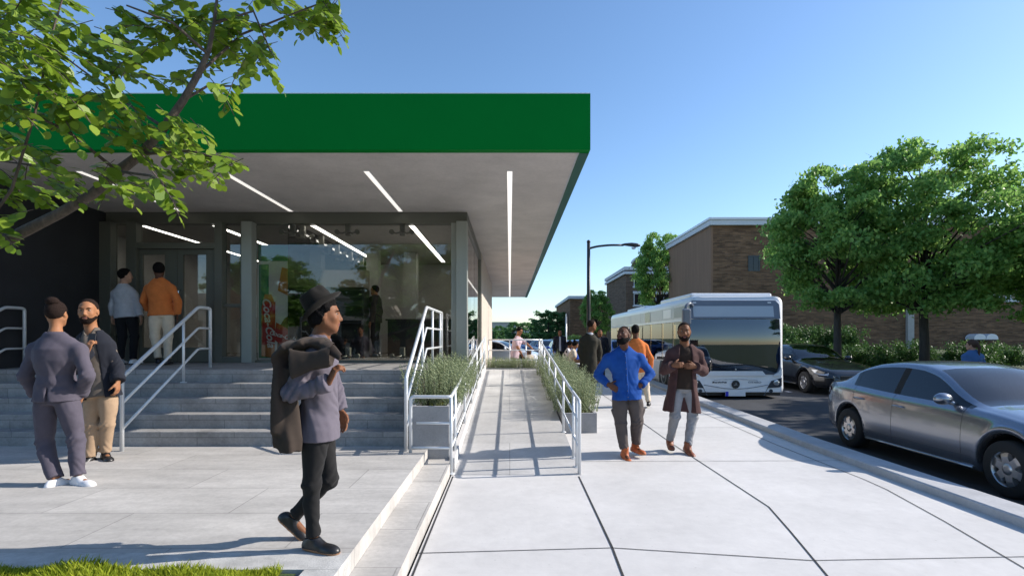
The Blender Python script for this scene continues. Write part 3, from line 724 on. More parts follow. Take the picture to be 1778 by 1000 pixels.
# ------------------------------------------------------------------ bench, sign post, awning
bn = empty('bench', (1.95, 16.9, rise(16.9)), label='wooden topped bench on the sidewalk where two women sit', cat='bench')
mb = MB()
for k in range(4): mb.box(-0.42+k*0.215, -0.42+k*0.215+0.2, -0.6, 1.5, 0.41, 0.45, bev=0.006)
mb.build('seat', 'wood_slat', bn)
for y in (-0.4, 1.2):
    mb = MB(); mb.box(-0.36, 0.38, y, y+0.1, 0.0, 0.408, bev=0.006); mb.build('leg', 'planter_concrete', bn)
sp = empty('sign_post', (P(983, 600, 30).x, 30, rise(30)), label='thin grey sign post standing before the far brown building', cat='sign post')
mb = MB(); mb.tube([(0, 0, 0), (0, 0, 2.6)], 0.045, 8); mb.build('post', 'rail_paint', sp)
mb = MB(); mb.box(-0.03, 0.03, -0.06, 0.06, 2.2, 2.75, bev=0.004); mb.build('sign_plate', 'bus_grey', sp)
# ------------------------------------------------------------------ trees
def leaf_quads(C, L, W, g, up=0.6, droop=0.0, fold=False):
    n = len(C)
    d = g.normal(size=(n, 3)); d[:, 2] -= droop; d /= np.linalg.norm(d, axis=1)[:, None]
    nn = g.normal(size=(n, 3)); nn[:, 2] = np.abs(nn[:, 2])+up
    s = np.cross(d, nn); s /= (np.linalg.norm(s, axis=1)[:, None]+1e-9)
    nrm = np.cross(s, d)
    L = L*g.uniform(0.7, 1.25, n)[:, None]; W = W*g.uniform(0.75, 1.2, n)[:, None]
    a = C-d*L*0.5; b = C+s*W*0.5+nrm*L*0.06; c = C+d*L*0.5; e = C-s*W*0.5+nrm*L*0.06
    V = np.stack([a, b, c, e], 1).reshape(-1, 3)
    return V, np.arange(n*4).reshape(n, 4)
def make_tree(seed, height, crown_r, crown_z0, trunk_r, nclump, per, leaf, mats=('leaf_tree', 'bark'), lean=0.0, shape=0.5, limbs=True):
    """returns (trunk mesh builder, crown mesh)"""
    g = np.random.default_rng(seed); rr = random.Random(seed)
    ch = height-crown_z0
    tops = Vector((lean, 0, crown_z0+ch*0.72))
    mb = MB(); pts = [Vector((0, 0, -0.3)), Vector((0.02, 0.01, crown_z0*0.5)), Vector((lean*0.3, 0.05, crown_z0)), Vector((lean*0.6, -0.06, crown_z0+ch*0.35)), tops]
    mb.tube(pts, [trunk_r*1.25, trunk_r, trunk_r*0.85, trunk_r*0.55, trunk_r*0.15], 10)
    # clump centres in layers; the crown outline is uneven
    C = []
    ph = g.uniform(0, 6.28, 4)
    for i in range(nclump):
        for _ in range(40):
            t = g.uniform(0.0, 1.0)
            prof = math.sin(math.pi*(0.12+0.80*t**0.85))**0.62
            az = g.uniform(0, 6.28)
            rmax = crown_r*prof*(1+0.16*math.sin(2*az+ph[0])+0.12*math.sin(3*az+ph[1]+4*t)+0.10*math.sin(5*az+ph[2]))
            rad = rmax*math.sqrt(g.uniform(0.30, 1.0))
            p = np.array([lean*t+rad*math.cos(az), rad*math.sin(az), crown_z0+ch*(0.02+0.95*t)])
            if all(np.linalg.norm((p-q)*np.array([1, 1, 1.5])) > crown_r*0.20 for q in C): C.append(p); break
    C = np.array(C)
    if limbs:
        for p in C:
            p = Vector(p)
            zb = min(max(p.z-ch*0.28-rr.random()*0.4, crown_z0*0.9), tops.z-0.2)
            tt = (zb-crown_z0)/max(ch*0.72, 0.1); q = Vector((lean*max(tt, 0)*0.8, 0.0, zb)); r0 = trunk_r*(0.34-0.2*max(tt, 0))
            mid = q.lerp(p, 0.5)+Vector((rr.uniform(-.15, .15), rr.uniform(-.15, .15), 0.12*ch*0.4))
            mb.tube([q, mid, p], [r0, r0*0.6, r0*0.2], 6)
            for k in range(2):
                e = p+Vector((rr.uniform(-1, 1), rr.uniform(-1, 1), rr.uniform(-.2, .6)))*crown_r*0.2
                mb.tube([mid.lerp(p, 0.6), e], [r0*0.3, r0*0.1], 4, cap=False)
    Vs = []; 
    for p in C:
        n = int(per*g.uniform(0.7, 1.3)); sz = crown_r*g.uniform(0.20, 0.31)
        # sub-sprays: leaves gather on a few drooping sprays
        k = 7; sp = g.normal(size=(k, 3)); sp /= np.linalg.norm(sp, axis=1)[:, None]; sp *= g.uniform(0.35, 1.0, (k, 1)); sp[:, 2] *= 0.6
        idx = g.integers(0, k, n)
        q = p+sp[idx]*sz+g.normal(size=(n, 3))*sz*np.array([0.27, 0.27, 0.13])
        out = (q-p); hr = np.linalg.norm(out[:, :2], axis=1)
        q[:, 2] -= (hr/sz)**2*0.10*sz
        Vs.append(q)
    Q = np.vstack(Vs)
    V, F = leaf_quads(Q, leaf, leaf*0.62, g, 0.35, 0.25)
    me = np_mesh('crown', V, F, [M[mats[0]]], smooth=False)
    return mb, me
def place_tree(name, data, loc, rz, sc, label, cat='tree', group=None, cache={}):
    mb, me = data
    t = empty(name, loc, rz, label, cat, group); t.scale = sc if isinstance(sc, (tuple, list)) else (sc, sc, sc)
    k = id(me)
    if k not in cache: cache[k] = mb.build('trunk', 'bark', t)
    else:
        c = cache[k].copy(); col.objects.link(c); c.parent = t
    link_mesh('crown', me, t)
    return t
gnd = lambda y: rise(y)-0.15
tA = make_tree(21, 9.9, 3.6, 3.05, 0.20, 84, 460, 0.22)
tB = make_tree(22, 9.1, 3.25, 3.0, 0.18, 74, 440, 0.22)
tC = make_tree(23, 9.0, 3.2, 1.9, 0.2, 56, 340, 0.27)
gt = 'street trees on the far side of the road'
x_ = P(1605, 600, 22).x; place_tree('maple_tree', tA, (x_, 22, 0), 0.4, (.86, .86, 0.96), 'tallest leafy maple across the road, its dark trunk right of the silver car roof', group=gt)
x_ = P(1455, 600, 23).x; place_tree('maple_tree', tB, (x_, 23, 0), 1.9, (.84, .84, 0.97), 'smaller maple right of the bus, standing before the brick wall', group=gt)
place_tree('maple_tree', tA, (23.0, 20.5, 0), 3.3, (.95, .95, 0.84), 'maple cut off by the right picture edge', group=gt)
place_tree('maple_tree', tC, (22.0, 13.2, 0), 1.2, (1.15, 1.15, 1.08), 'maple beyond the right picture edge shading the road', group=gt)
place_tree('maple_tree', tC, (22.0, 7.0, 0), 2.6, (1.15, 1.15, 1.08), 'maple opposite the parked silver car shading it', group=gt)
place_tree('maple_tree', tB, (22.8, 0.8, 0), 4.1, (1.2, 1.25, 1.08), 'maple across the road right of the camera', group=gt)
place_tree('maple_tree', tB, (16.0, 57, 0.1), 2.2, (0.80, 0.80, 1.38), 'tree standing between the brick hall and the white corniced block', group=gt)
place_tree('maple_tree', tB, (9.2, 57, 0.1), 2.2, (0.5, 0.5, 0.72), 'round tree behind the street lamp pole', group=gt)
# trees behind the photographer, seen mirrored in the shop window
gr = 'trees behind the camera mirrored in the window'
place_tree('mirrored_tree', tC, (-6.6, -13, -0.1), 0.3, (0.95, 0.95, 0.9), 'leafy tree mirrored in the middle of the shop window', group=gr)
place_tree('mirrored_tree', tC, (-2.4, -12.5, -0.1), 1.3, (0.85, 0.85, 0.92), 'leafy tree mirrored at the right of the shop window', group=gr)
place_tree('mirrored_tree', tB, (-19, -22, -0.1), 2.3, (1.1, 1.1, 0.9), 'leafy tree mirrored far left in the shop window', group=gr)
# far street trees
tF = [make_tree(31, 9.0, 3.6, 1.9, 0.22, 40, 200, 0.40, ('leaf_far', 'bark')), make_tree(32, 8.0, 3.2, 1.8, 0.2, 36, 200, 0.40, ('leaf_far', 'bark'))]
gf = 'trees along the far end of the street'
fl = [(892, 560, 105, 'tree left of the leaning man above the parked cars'), (913, 560, 118, 'tree directly behind the head of the leaning man'), (938, 556, 112, 'tree right of the leaning man in the far street'),
      (952, 540, 92, 'tall tree in the far street above the seated women'), (968, 543, 96, 'tall tree next to the far brown building'), (925, 562, 140, 'small pale tree at the vanishing point of the street'),
      (866, 566, 120, 'small tree right of the beige store wall'), (878, 569, 128, 'farther small tree right of the beige store wall'), (848, 566, 112, 'small tree seen past the store corner'),]
for i, (px, py, Y, lab) in enumerate(fl):
    zt = EYE+(CY-py)*Y/FPX-0.15+0.2; s = zt/(9.0 if i % 2 == 0 else 8.0)
    place_tree('distant_tree', tF[i % 2], (P(px, 0, Y).x, Y, 0.0), i*1.1, (s*1.05, s*1.05, s), lab, group=gf)

# hedges and bushes in front of the brick hall
def bush_mesh(seed, rx, ry, h, n, leaf):
    g = np.random.default_rng(seed); k = 22
    cs = g.uniform(-1, 1, (k, 3)); cs[:, 2] = g.uniform(0.15, 0.8, k)
    idx = g.integers(0, k, n); q = cs[idx]*np.array([rx*0.75, ry*0.75, h])+g.normal(size=(n, 3))*np.array([rx*0.17, ry*0.17, h*0.13])
    q[:, 2] = np.abs(q[:, 2])
    V, F = leaf_quads(q, leaf, leaf*0.5, g, 0.7, -0.4)
    return np_mesh('foliage', V, F, [M['leaf_hedge']], smooth=False)
bm_ = [bush_mesh(51, 0.95, 0.7, 1.35, 2600, 0.13), bush_mesh(52, 0.85, 0.7, 1.25, 2400, 0.13)]
gh = 'low bushes along the far pavement'
def bush(x, y, z, sc, k, label, group):
    o = link_mesh('bush', bm_[k], None, (x, y, z)); o.scale = sc; o.rotation_euler.z = x*1.7
    return tag(o, label, 'bush', group)
for i in range(17):
    x = 9.0+i*1.28; bush(x, 26+0.5*math.sin(i*2.3), 0.05, (1.0, 1.0, 1.0+0.12*math.sin(i*1.9)), i % 2, 'low green bush in the front row before the brick hall', gh)
for i in range(6):
    x = (1372+i*22-CX)/FPX*33; bush(x, 33, 0.6, (0.95, 1.0, 1.3+0.1*math.sin(i*3)), i % 2, 'darker bush in the upper row against the brick hall, right of the bus', 'upper row of bushes by the wall')
for i in range(9):
    bush(7.2+i*1.1*0.4, 60+i*4.5, 0.1, (2.6, 2.2, 1.3), i % 2, 'far bush in a line beside the distant street', 'far bushes beside the street')
mb = MB(); mb.box(-24, 46, -3, 8, -0.3, 0.75, bev=0.1)
bank = mb.build('planting_bank', 'lawn_soil', None, (34, 34.2, 0)); tag(bank, kind='structure')

# ------------------------------------------------------------------ brick buildings
def wall_box(name, x0, x1, y0, y1, z0, z1, m, parent, bev=0): 
    mb = MB(); mb.box(x0, x1, y0, y1, z0, z1, bev=bev); return mb.build(name, m, parent)
def win(parent, x, z, w_, h_, y, frame='white_wall', arched=False, sill=True, nm='window'):
    """window in a wall facing -y"""
    mb = MB(); t = 0.09
    mb.box(x-w_/2, x-w_/2+t, y-0.05, y+0.02, z, z+h_); mb.box(x+w_/2-t, x+w_/2, y-0.05, y+0.02, z, z+h_); mb.box(x-w_/2+t, x+w_/2-t, y-0.05, y+0.02, z+h_-t, z+h_); mb.box(x-w_/2+t, x+w_/2-t, y-0.05, y+0.02, z, z+t); mb.box(x-0.04, x+0.04, y-0.045, y+0.02, z+t, z+h_-t)
    f = mb.build(nm, frame, parent)
    mb = MB(); mb.box(x-w_/2+t, x+w_/2-t, y-0.012, y-0.004, z+t, z+h_-t); mb.build('pane', 'window_dark', f)
    if sill:
        mb = MB(); mb.box(x-w_/2-0.15, x+w_/2+0.15, y-0.16, y-0.002, z-0.2, z-0.002); mb.build('sill', 'white_wall', f)
        mb = MB(); mb.box(x-w_/2-0.12, x+w_/2+0.12, y-0.1, y-0.002, z+h_+0.002, z+h_+0.28); mb.build('lintel', 'white_wall', f)
    return f
HY = 43.0
hx = P(1238, 0, HY).x
hall = empty('brick_hall', (hx, HY, 0), label='long dark brick hall with white roof edge behind the trees', cat='building')
zt = EYE+(CY-392)*HY/FPX; zp = EYE+(CY-379)*HY/FPX
wall_box('wall', 0, 60, 0, 11.5, -0.3, zt, 'brick_brown', hall)
mb = MB(); mb.box(-0.14, -0.001, 0.0, 11.5, -0.3, zt-0.02); mb.build('end_wall', 'render_brown', hall)
mb = MB(); mb.box(-0.35, 60.3, -0.3, 11.8, zt, zp-0.2, bev=0.02); mb.build('roof_edge', 'white_wall', hall)
mb = MB(); mb.box(-0.45, 60.4, -0.4, 11.9, zp-0.198, zp, bev=0.02); mb.build('roof_cap', 'white_paint', hall)
zw = EYE+(CY-471)*HY/FPX
win(hall, P(1309, 0, HY).x-hx, zw, 0.95, 1.25, 0, 'window_dark', sill=False)
for px in (1735, 1765, 1795, 1830): win(hall, P(px, 0, HY).x-hx, EYE+(CY-520)*HY/FPX, 1.15, 1.7, 0)
x5 = P(1578, 0, HY).x-hx; wall_box('pilaster', x5-0.25, x5+0.25, -0.25, -0.001, 0, zt*0.42, 'concrete_far', hall)
x5 = P(1762, 0, HY).x-hx; wall_box('wall_trim', 3, 60, -0.06, -0.001, EYE+(CY-517)*HY/FPX-0.14, EYE+(CY-517)*HY/FPX-0.02, 'concrete_far', hall) if False else None
aw = empty('awning', (P(1699, 0, 42.8).x, 42.8, 1.5), label='small pale double arched awning on the brick wall above the woman in denim', cat='awning')
mb = MB()
for s in (-0.48, 0.48):
    poly = [(s-0.47, 0)]+[(s-0.47*math.cos(a), 0.08+0.36*math.sin(a)) for a in [math.pi*k/10 for k in range(1, 10)]]+[(s+0.47, 0)]
    mb.prism(poly, -0.7, 0.15, 'y')
mb.build('cover', 'white_paint', aw)
mb = MB(); mb.box(-1.0, 1.0, -0.72, 0.15, -0.09, -0.005); mb.build('frame', 'dark_trim', aw)
# corniced block
BY = 70.0; b0 = P(1087, 0, BY).x
bl = empty('corniced_block', (b0, BY, 0), label='three storey brick block with white cornices and an arched gable with a round medallion', cat='building')
ztop = EYE+(CY-466)*BY/FPX
wall_box('wall', 0, 16, 0, 14, -0.3, ztop, 'brick_red', bl)
for py, hh in ((466, 0.45), (473, 0.35)):
    z = EYE+(CY-py)*BY/FPX; mb = MB(); mb.box(-0.3, 16.3, -0.3, 14.2, z-0.25, z+hh-0.25, bev=0.03); mb.build('cornice', 'white_wall', bl)
wx = P(1107, 0, BY).x-b0
zz = EYE+(CY-464)*BY/FPX
poly = [(wx-0.9, zz)]+[(wx+1.9-2.3*math.cos(a)-0.3, zz+1.0*math.sin(a)+0.35) for a in [math.pi*k/12 for k in range(0, 13)]]+[(wx+4.1, zz)]
mb = MB(); mb.prism(poly, -0.2, 0.4, 'y'); gb = mb.build('gable', 'brick_red', bl)
mb = MB(); mb.tube([(x, 0.1, z+0.12) for x, z in poly[1:-1]], 0.2, 6); mb.build('gable_edge', 'white_wall', gb)
mb = MB(); mb.lathe((wx+1.6, -0.22, zz+0.6), 'y', [(-0.06, 0.42), (0.0, 0.42)], 20); mb.build('medallion', 'white_wall', gb)
for py in (497, 530, 560):
    for dx in (0.35, 3.2, 6.2): win(bl, wx+dx+0.2, EYE+(CY-py)*BY/FPX, 2.1, 1.55, 0)
# brown far block
DY = 88.0; d0 = P(990, 0, DY).x
fb = empty('brown_block', (d0, DY, 0), label='plain brown block with flat pale roof edge far down the street', cat='building')
zt = EYE+(CY-519)*DY/FPX
wall_box('wall', 0, 12, 0, 26, -0.3, zt, 'brick_brown', fb)
mb = MB(); mb.box(-0.3, 12.3, -0.3, 26.3, zt, zt+0.5, bev=0.03); mb.build('roof_edge', 'white_wall', fb)
mb = MB(); mb.box(-0.06, -0.001, 4, 9, 2.5, 4.4); mb.build('window', 'window_dark', fb)
# pale low buildings at the end of the street
for i, (px, py, w_, Y, lab) in enumerate(((950, 577, 9, 150, 'low white building at the end of the street behind the trees'), (862, 561, 12, 160, 'pale low block far off right of the store wall'), (905, 574, 16, 190, 'low whitish shed at the very end of the street'))):
    t = empty('distant_building', (P(px, 0, Y).x, Y, 0), label=lab, cat='building', group='pale buildings far down the street')
    z = EYE+(CY-py)*Y/FPX
    wall_box('wall', -w_/2, w_/2, 0, 10, -0.3, z, 'white_wall' if i != 1 else 'concrete_far', t)
    mb = MB(); mb.box(-w_/2-0.2, w_/2+0.2, -0.2, 10.2, z, z+0.35); mb.build('roof', 'concrete_far', t)
    for k in range(4): win(t, -w_/2+w_*(k+0.5)/4, z*0.3, w_*0.13, z*0.35, 0, sill=False)
# buildings behind the camera, mirrored in the window
t = empty('mirrored_building', (-27, -34, 0), label='low beige building behind the camera mirrored at the left of the window', cat='building')
wall_box('wall', -16, 14, -10, 0, -0.3, 5.6, 'panel_beige', t)
mb = MB(); mb.box(-16.3, 14.3, -10.2, 0.3, 5.6, 6.1); mb.build('roof_edge', 'concrete_far', t)
for k in range(7):
    mb = MB(); mb.box(-14+k*4, -12+k*4, 0.001, 0.06, 1.2, 3.4); mb.build('window', 'window_dark', t)
t = empty('mirrored_building', (2, -26, 0), label='low dark brick building mirrored behind the trees in the window', cat='building')
wall_box('wall', -13, 9, -8, 0, -0.3, 3.1, 'brick_brown', t)
mb = MB(); mb.box(-13.3, 9.3, -8.2, 0.3, 3.1, 3.4); mb.build('roof_edge', 'concrete_far', t)

# ------------------------------------------------------------------ the near tree, top left
NY = 2.9
nt_ = empty('near_tree', (-4.6, 2.75, 0.17), label='leafy tree at the left whose branch crosses the picture in front of the store', cat='tree')
off = Vector(nt_.location)
mb = MB()
J = Vector((-4.5, 2.8, 1.55))
mb.tube([Vector((-4.6, 2.75, 0.1)), Vector((-4.58, 2.76, 0.8)), J, Vector((-4.4, 2.9, 2.6)), Vector((-4.1, 3.0, 3.6)), Vector((-3.7, 3.0, 4.4))], [0.17, 0.13, 0.115, 0.09, 0.06, 0.03], 12)
br = [P(-260, 520, NY), P(-60, 440, NY), P(20, 413, NY), P(105, 370, NY), P(160, 338, NY), P(205, 298, NY), P(245, 268, NY), P(285, 222, NY), P(318, 175, NY), P(345, 128, NY), P(362, 90, NY), P(372, 40, NY), P(380, -30, NY)]
pts = [J]+br
mb.tube(pts, [0.08, 0.044, 0.034, 0.030, 0.027, 0.026, 0.028, 0.025, 0.022, 0.020, 0.017, 0.013, 0.009, 0.006], 10)
sec = [[(345, 128, 0), (420, 60, 0.2), (520, 20, 0.25), (600, -10, 0.3)], [(362, 95, 0), (300, 40, -0.2), (220, 10, -0.2)], [(318, 175, 0), (360, 150, 0.1), (420, 150, 0.1)],
       [(205, 298, 0), (120, 230, -0.3), (40, 190, -0.4), (-40, 170, -0.4)], [(160, 338, 0), (80, 290, 0.2), (0, 280, 0.2)], [(285, 222, 0), (220, 180, 0.3), (140, 120, 0.4), (60, 60, 0.4)], [(-60, 440, 0), (20, 330, -0.2), (60, 200, -0.3), (90, 60, -0.3), (120, -40, -0.3)],
       [(245, 268, 0), (330, 262, -0.1), (430, 290, -0.1)], [(205, 298, 0), (260, 305, -0.25), (300, 330, -0.25)], [(372, 40, 0), (440, 20, 0.15), (470, 90, 0.2)]]
twigpts = []
for s in sec:
    q = [P(x, y, NY+d) for x, y, d in s]
    mb.tube(q, [0.007*(1-i/len(q))+0.002 for i in range(len(q))], 6, cap=False)
for i in range(len(mb.v)): mb.v[i] = tuple(Vector(mb.v[i])-off)
mb.build('trunk', 'bark_near', nt_)
# sprays of round leaflets: (px, py, spread x, spread y, count, depth offset, pull direction)
sp_regions = [(90, 60, 130, 80, 24, -0.35, 0), (30, 160, 80, 110, 22, -0.4, 0), (150, 190, 60, 60, 9, -0.3, 1), (60, 30, 70, 40, 16, 0.5, 0), (30, 40, 60, 60, 22, 0.8, 0), (40, 110, 60, 60, 16, 0.6, 0),
              (200, 50, 60, 60, 14, -0.1, 0), (250, 30, 60, 40, 9, 0.2, 0), (300, 90, 50, 45, 8, 0.35, 0), (370, 60, 55, 45, 16, 0.3, 0), (430, 50, 40, 40, 11, 0.2, 0), (330, 30, 60, 30, 12, 0.4, 0), (445, 110, 24, 36, 8, 0.15, 1),
              (520, 20, 45, 16, 8, 0.2, 0), (575, 30, 18, 25, 9, 0.2, 1), (480, 10, 40, 20, 7, 0.4, 0), (395, 165, 12, 20, 2, -0.1, 1), (300, 145, 26, 10, 3, 0.2, 0),
              (195, 175, 45, 22, 6, -0.2, 1), (100, 205, 90, 25, 5, -0.1, 0), (40, 265, 60, 40, 9, 0.0, 0), (120, 285, 70, 22, 6, -0.1, 0), (30, 320, 45, 25, 8, 0.15, 0), (110, 320, 50, 18, 6, 0.1, 0),
              (250, 245, 50, 25, 11, 0.0, 0), (320, 240, 40, 25, 10, -0.05, 1), (380, 280, 35, 16, 8, -0.1, 0), (320, 290, 40, 16, 6, 0.1, 0), (225, 310, 40, 14, 6, -0.25, 0), (275, 330, 22, 14, 3, -0.25, 1), (20, 385, 22, 25, 4, 0.0, 0), (200, 130, 50, 30, 6, 0.3, 0), (10, 220, 40, 60, 12, 0.5, 0),
              (600, -110, 150, 60, 46, 0.15, 0), (430, -150, 130, 60, 30, 0.2, 0), (280, -120, 120, 50, 26, 0.1, 0), (650, -250, 140, 90, 50, 0.2, 0)]  # unseen sprays added above the frame to shade the visible leaves
g = np.random.default_rng(77); LC = []; LD = []; LN = []; LS = []
tw = MB()
for (px, py, sx, sy, cnt, dd, pull) in sp_regions:
    for i in range(cnt if py < -50 else max(2, int(cnt*0.84))):
        x, y = px+g.uniform(-1, 1)*sx, py+g.uniform(-1, 1)*sy
        dep = NY+dd+g.normal(0, 0.14)
        p0 = np.array(P(x, y, dep)); ang = g.uniform(-0.5, 0.5)+(0 if g.uniform() < 0.72 else 3.1)
        d = np.array([math.cos(ang), g.normal(0, 0.35), math.sin(ang)*0.5-0.25-0.7*pull]); d /= np.linalg.norm(d)
        L = g.uniform(0.16, 0.30); n = max(int(L/0.034), 3)
        nrm = np.array([0.25+g.normal(0, 0.3), -0.35+g.normal(0, 0.3), 1.0]); s = np.cross(d, nrm); s /= np.linalg.norm(s)
        pr = p0-d*L*0.5; path = []
        for k in range(n+1):
            t = k/n; path.append(pr.copy()); dn = d+np.array([0, 0, -0.75*t]); dn /= np.linalg.norm(dn)
            if k > 0:
                for sg in ((-1, 1) if k < n else (0,)):
                    ld = dn*0.55+s*sg*0.85+np.array([0, 0, -0.25])+g.normal(0, 0.15, 3) if sg else dn
                    ld /= np.linalg.norm(ld); ls = g.uniform(0.044, 0.072)*(0.8+0.4*math.sin(math.pi*min(t+0.15, 1)))
                    LC.append(pr+ld*0.008); LD.append(ld); LN.append(np.array([0.2, -0.2, 1.0])+g.normal(0, 0.38, 3)); LS.append(ls)
            pr = pr+dn*L/n
        tw.tube([Vector(q)-off for q in path[::2]+[path[-1]]], 0.0022, 4, cap=False)
tag(tw.build('twigs', 'bark_near', nt_), kind='stuff')
C = np.array(LC)-np.array(off); D = np.array(LD); Nn = np.array(LN); S = np.array(LS)[:, None]
s = np.cross(D, Nn); s /= np.linalg.norm(s, axis=1)[:, None]; nr = np.cross(s, D)
outl = [(0, 0, 0), (0.22, 0.30, 0.05), (0.55, 0.40, 0.06), (0.83, 0.24, 0.02), (1.0, 0, -0.05), (0.83, -0.24, 0.02), (0.55, -0.40, 0.06), (0.22, -0.30, 0.05)]
V = np.stack([C+D*S*a+s*S*b+nr*S*c for a, b, c in outl], 1).reshape(-1, 3)
link_mesh('crown', np_mesh('crown', V, np.arange(len(V)).reshape(-1, 8), [M['leaf_near']], smooth=False), nt_)
# ------------------------------------------------------------------ cars
def cat_rows(P_, sub):
    """Catmull-Rom across a list of points -> denser"""
    P_ = np.array(P_, float); out = []
    n = len(P_)
    for i in range(n-1):
        p0, p1, p2, p3 = P_[max(i-1, 0)], P_[i], P_[i+1], P_[min(i+2, n-1)]
        for k in range(sub):
            t = k/sub
            out.append(0.5*((2*p1)+(-p0+p2)*t+(2*p0-5*p1+4*p2-p3)*t*t+(-p0+3*p1-3*p2+p3)*t**3))
    out.append(P_[-1]); return out
def ip(y, pts):
    xs = [p[0] for p in pts]; vs = [p[1] for p in pts]
    # monotone cubic
    if y <= xs[0]: return vs[0]
    if y >= xs[-1]: return vs[-1]
    i = max(k for k in range(len(xs)) if xs[k] <= y)
    h = [xs[k+1]-xs[k] for k in range(len(xs)-1)]; d = [(vs[k+1]-vs[k])/h[k] for k in range(len(h))]
    def m(k):
        if k == 0: return d[0]
        if k == len(xs)-1: return d[-1]
        if d[k-1]*d[k] <= 0: return 0
        w1, w2 = 2*h[k]+h[k-1], h[k]+2*h[k-1]; return (w1+w2)/(w1/d[k-1]+w2/d[k])
    t = (y-xs[i])/h[i]
    return (2*t**3-3*t*t+1)*vs[i]+(t**3-2*t*t+t)*h[i]*m(i)+(-2*t**3+3*t*t)*vs[i+1]+(t**3-t*t)*h[i]*m(i+1)
def make_sedan(name, paint, loc, label, group, ry=0.0):
    root = empty(name, loc, ry, label, 'car', group)
    WF, WR, WRAD, AR = -1.37, 1.36, 0.315, 0.375
    plan = [(-2.28, .52), (-2.2, .66), (-2.05, .77), (-1.8, .845), (-1.4, .885), (-0.6, .895), (0.6, .90), (1.4, .885), (1.85, .835), (2.1, .75), (2.24, .64), (2.31, .50)]
    belt = [(-2.28, .56), (-2.2, .63), (-2.0, .70), (-1.6, .80), (-1.0, .885), (-0.5, .915), (0.4, .945), (1.2, .985), (1.7, 1.005), (2.1, .985), (2.25, .93), (2.31, .84)]
    top = [(-2.28, .58), (-2.2, .67), (-2.0, .755), (-1.6, .865), (-1.15, .94), (-0.93, .965), (-0.55, 1.16), (-0.12, 1.355), (0.15, 1.41), (0.5, 1.425), (0.9, 1.395), (1.2, 1.325), (1.55, 1.175), (1.86, 1.055), (2.1, 1.035), (2.22, .99), (2.31, .86)]
    bot = [(-2.28, .30), (-2.2, .22), (-1.9, .19), (0, .19), (1.9, .21), (2.2, .26), (2.31, .34)]
    arch = lambda y: max([math.sqrt(max(AR*AR-(y-c)**2, 0))+WRAD for c in (WF, WR) if abs(y-c) < AR] or [0])
    st = set([-2.28, -2.25, -2.2, -2.12, -2.05, -1.95, -1.85, 1.85, 1.95, 2.05, 2.12, 2.2, 2.25, 2.29, 2.31])
    for c in (WF, WR):
        for k in range(17): st.add(round(c-AR+2*AR*(0.5-0.5*math.cos(math.pi*k/16)), 4))
    gaps = [(-0.80, -0.793), (0.365, 0.372), (1.235, 1.242)]
    for a, b in gaps: st.update((a, b))
    y = -0.93
    for v in (-0.93, -0.86, -0.70, -0.60, -0.5, -0.4, -0.3, -0.2, -0.12, -0.04, 0.08, 0.2, 0.31, 0.43, 0.55, 0.7, 0.82, 0.93, 1.05, 1.13, 1.32, 1.42, 1.5, 1.6, 1.68, 1.78): st.add(v)
    st = sorted(st); st2 = [st[0]]
    for v in st[1:]:
        if v-st2[-1] > 0.004: st2.append(v)
    st = st2
    win_top = [(-0.93, 0.0), (-0.5, .6), (-0.1, .86), (0.3, .93), (0.7, .90), (1.1, .72), (1.45, .25), (1.6, 0.0)]
    def section(y):
        w = ip(y, plan); zb = ip(y, belt); zt = max(ip(y, top), zb+0.015); z0 = ip(y, bot); a = arch(y)
        hgt = zt-zb; k = min(max((hgt-0.05)/0.30, 0), 1); k = k*k*(3-2*k)
        lo = max(z0, a)
        low = [(w-.10, lo), (w-.028, max(z0+.07, a+.012)), (w-.006, max(0.38, a+.04)), (w+.0, max(0.56, a+.07)), (w-.012, max(zb-.17, a+.10)), (w-.035, zb-.055), (w-.075, zb)]
        low = cat_rows(low, 2)
        xr = (1-k)*(w*0.80)+k*(w-.075-0.52*max(hgt-.06, 0)); zr = zb+(hgt-0.055)*k+(1-k)*hgt*0.5
        bx_, bz_ = low[-1]
        g1 = (bx_-.012, zb+min(0.015, hgt*0.15)); g2 = (bx_+(xr-bx_)*0.90, zb+(zr-zb)*0.90)
        gm = ((g1[0]+g2[0])/2+0.003*k, (g1[1]+g2[1])/2)
        up = [g1, gm, g2, (xr, zr), (xr*0.90, zr+(zt-zr)*0.45), (xr*0.62, zr+(zt-zr)*0.83), (xr*0.32, zr+(zt-zr)*0.97), (0, zt)]
        return [(0, lo+(0.02 if a > 0 else 0))]+list(low)+up
    S = [section(y) for y in st]
    nr = len(S[0]); nl = nr-8          # index of first upper row
    ns = len(st)
    g1i, gmi, g2i, rri, pli = nl, nl+1, nl+2, nl+3, nl+4
    verts = []
    for sgn in (1, -1):
        for j, y in enumerate(st):
            for (x, z) in S[j]: verts.append((sgn*x, y, z))
    def vid(s, j, i): return s*ns*nr+j*nr+i
    parts = {}
    def put(key, f): parts.setdefault(key, []).append(f)
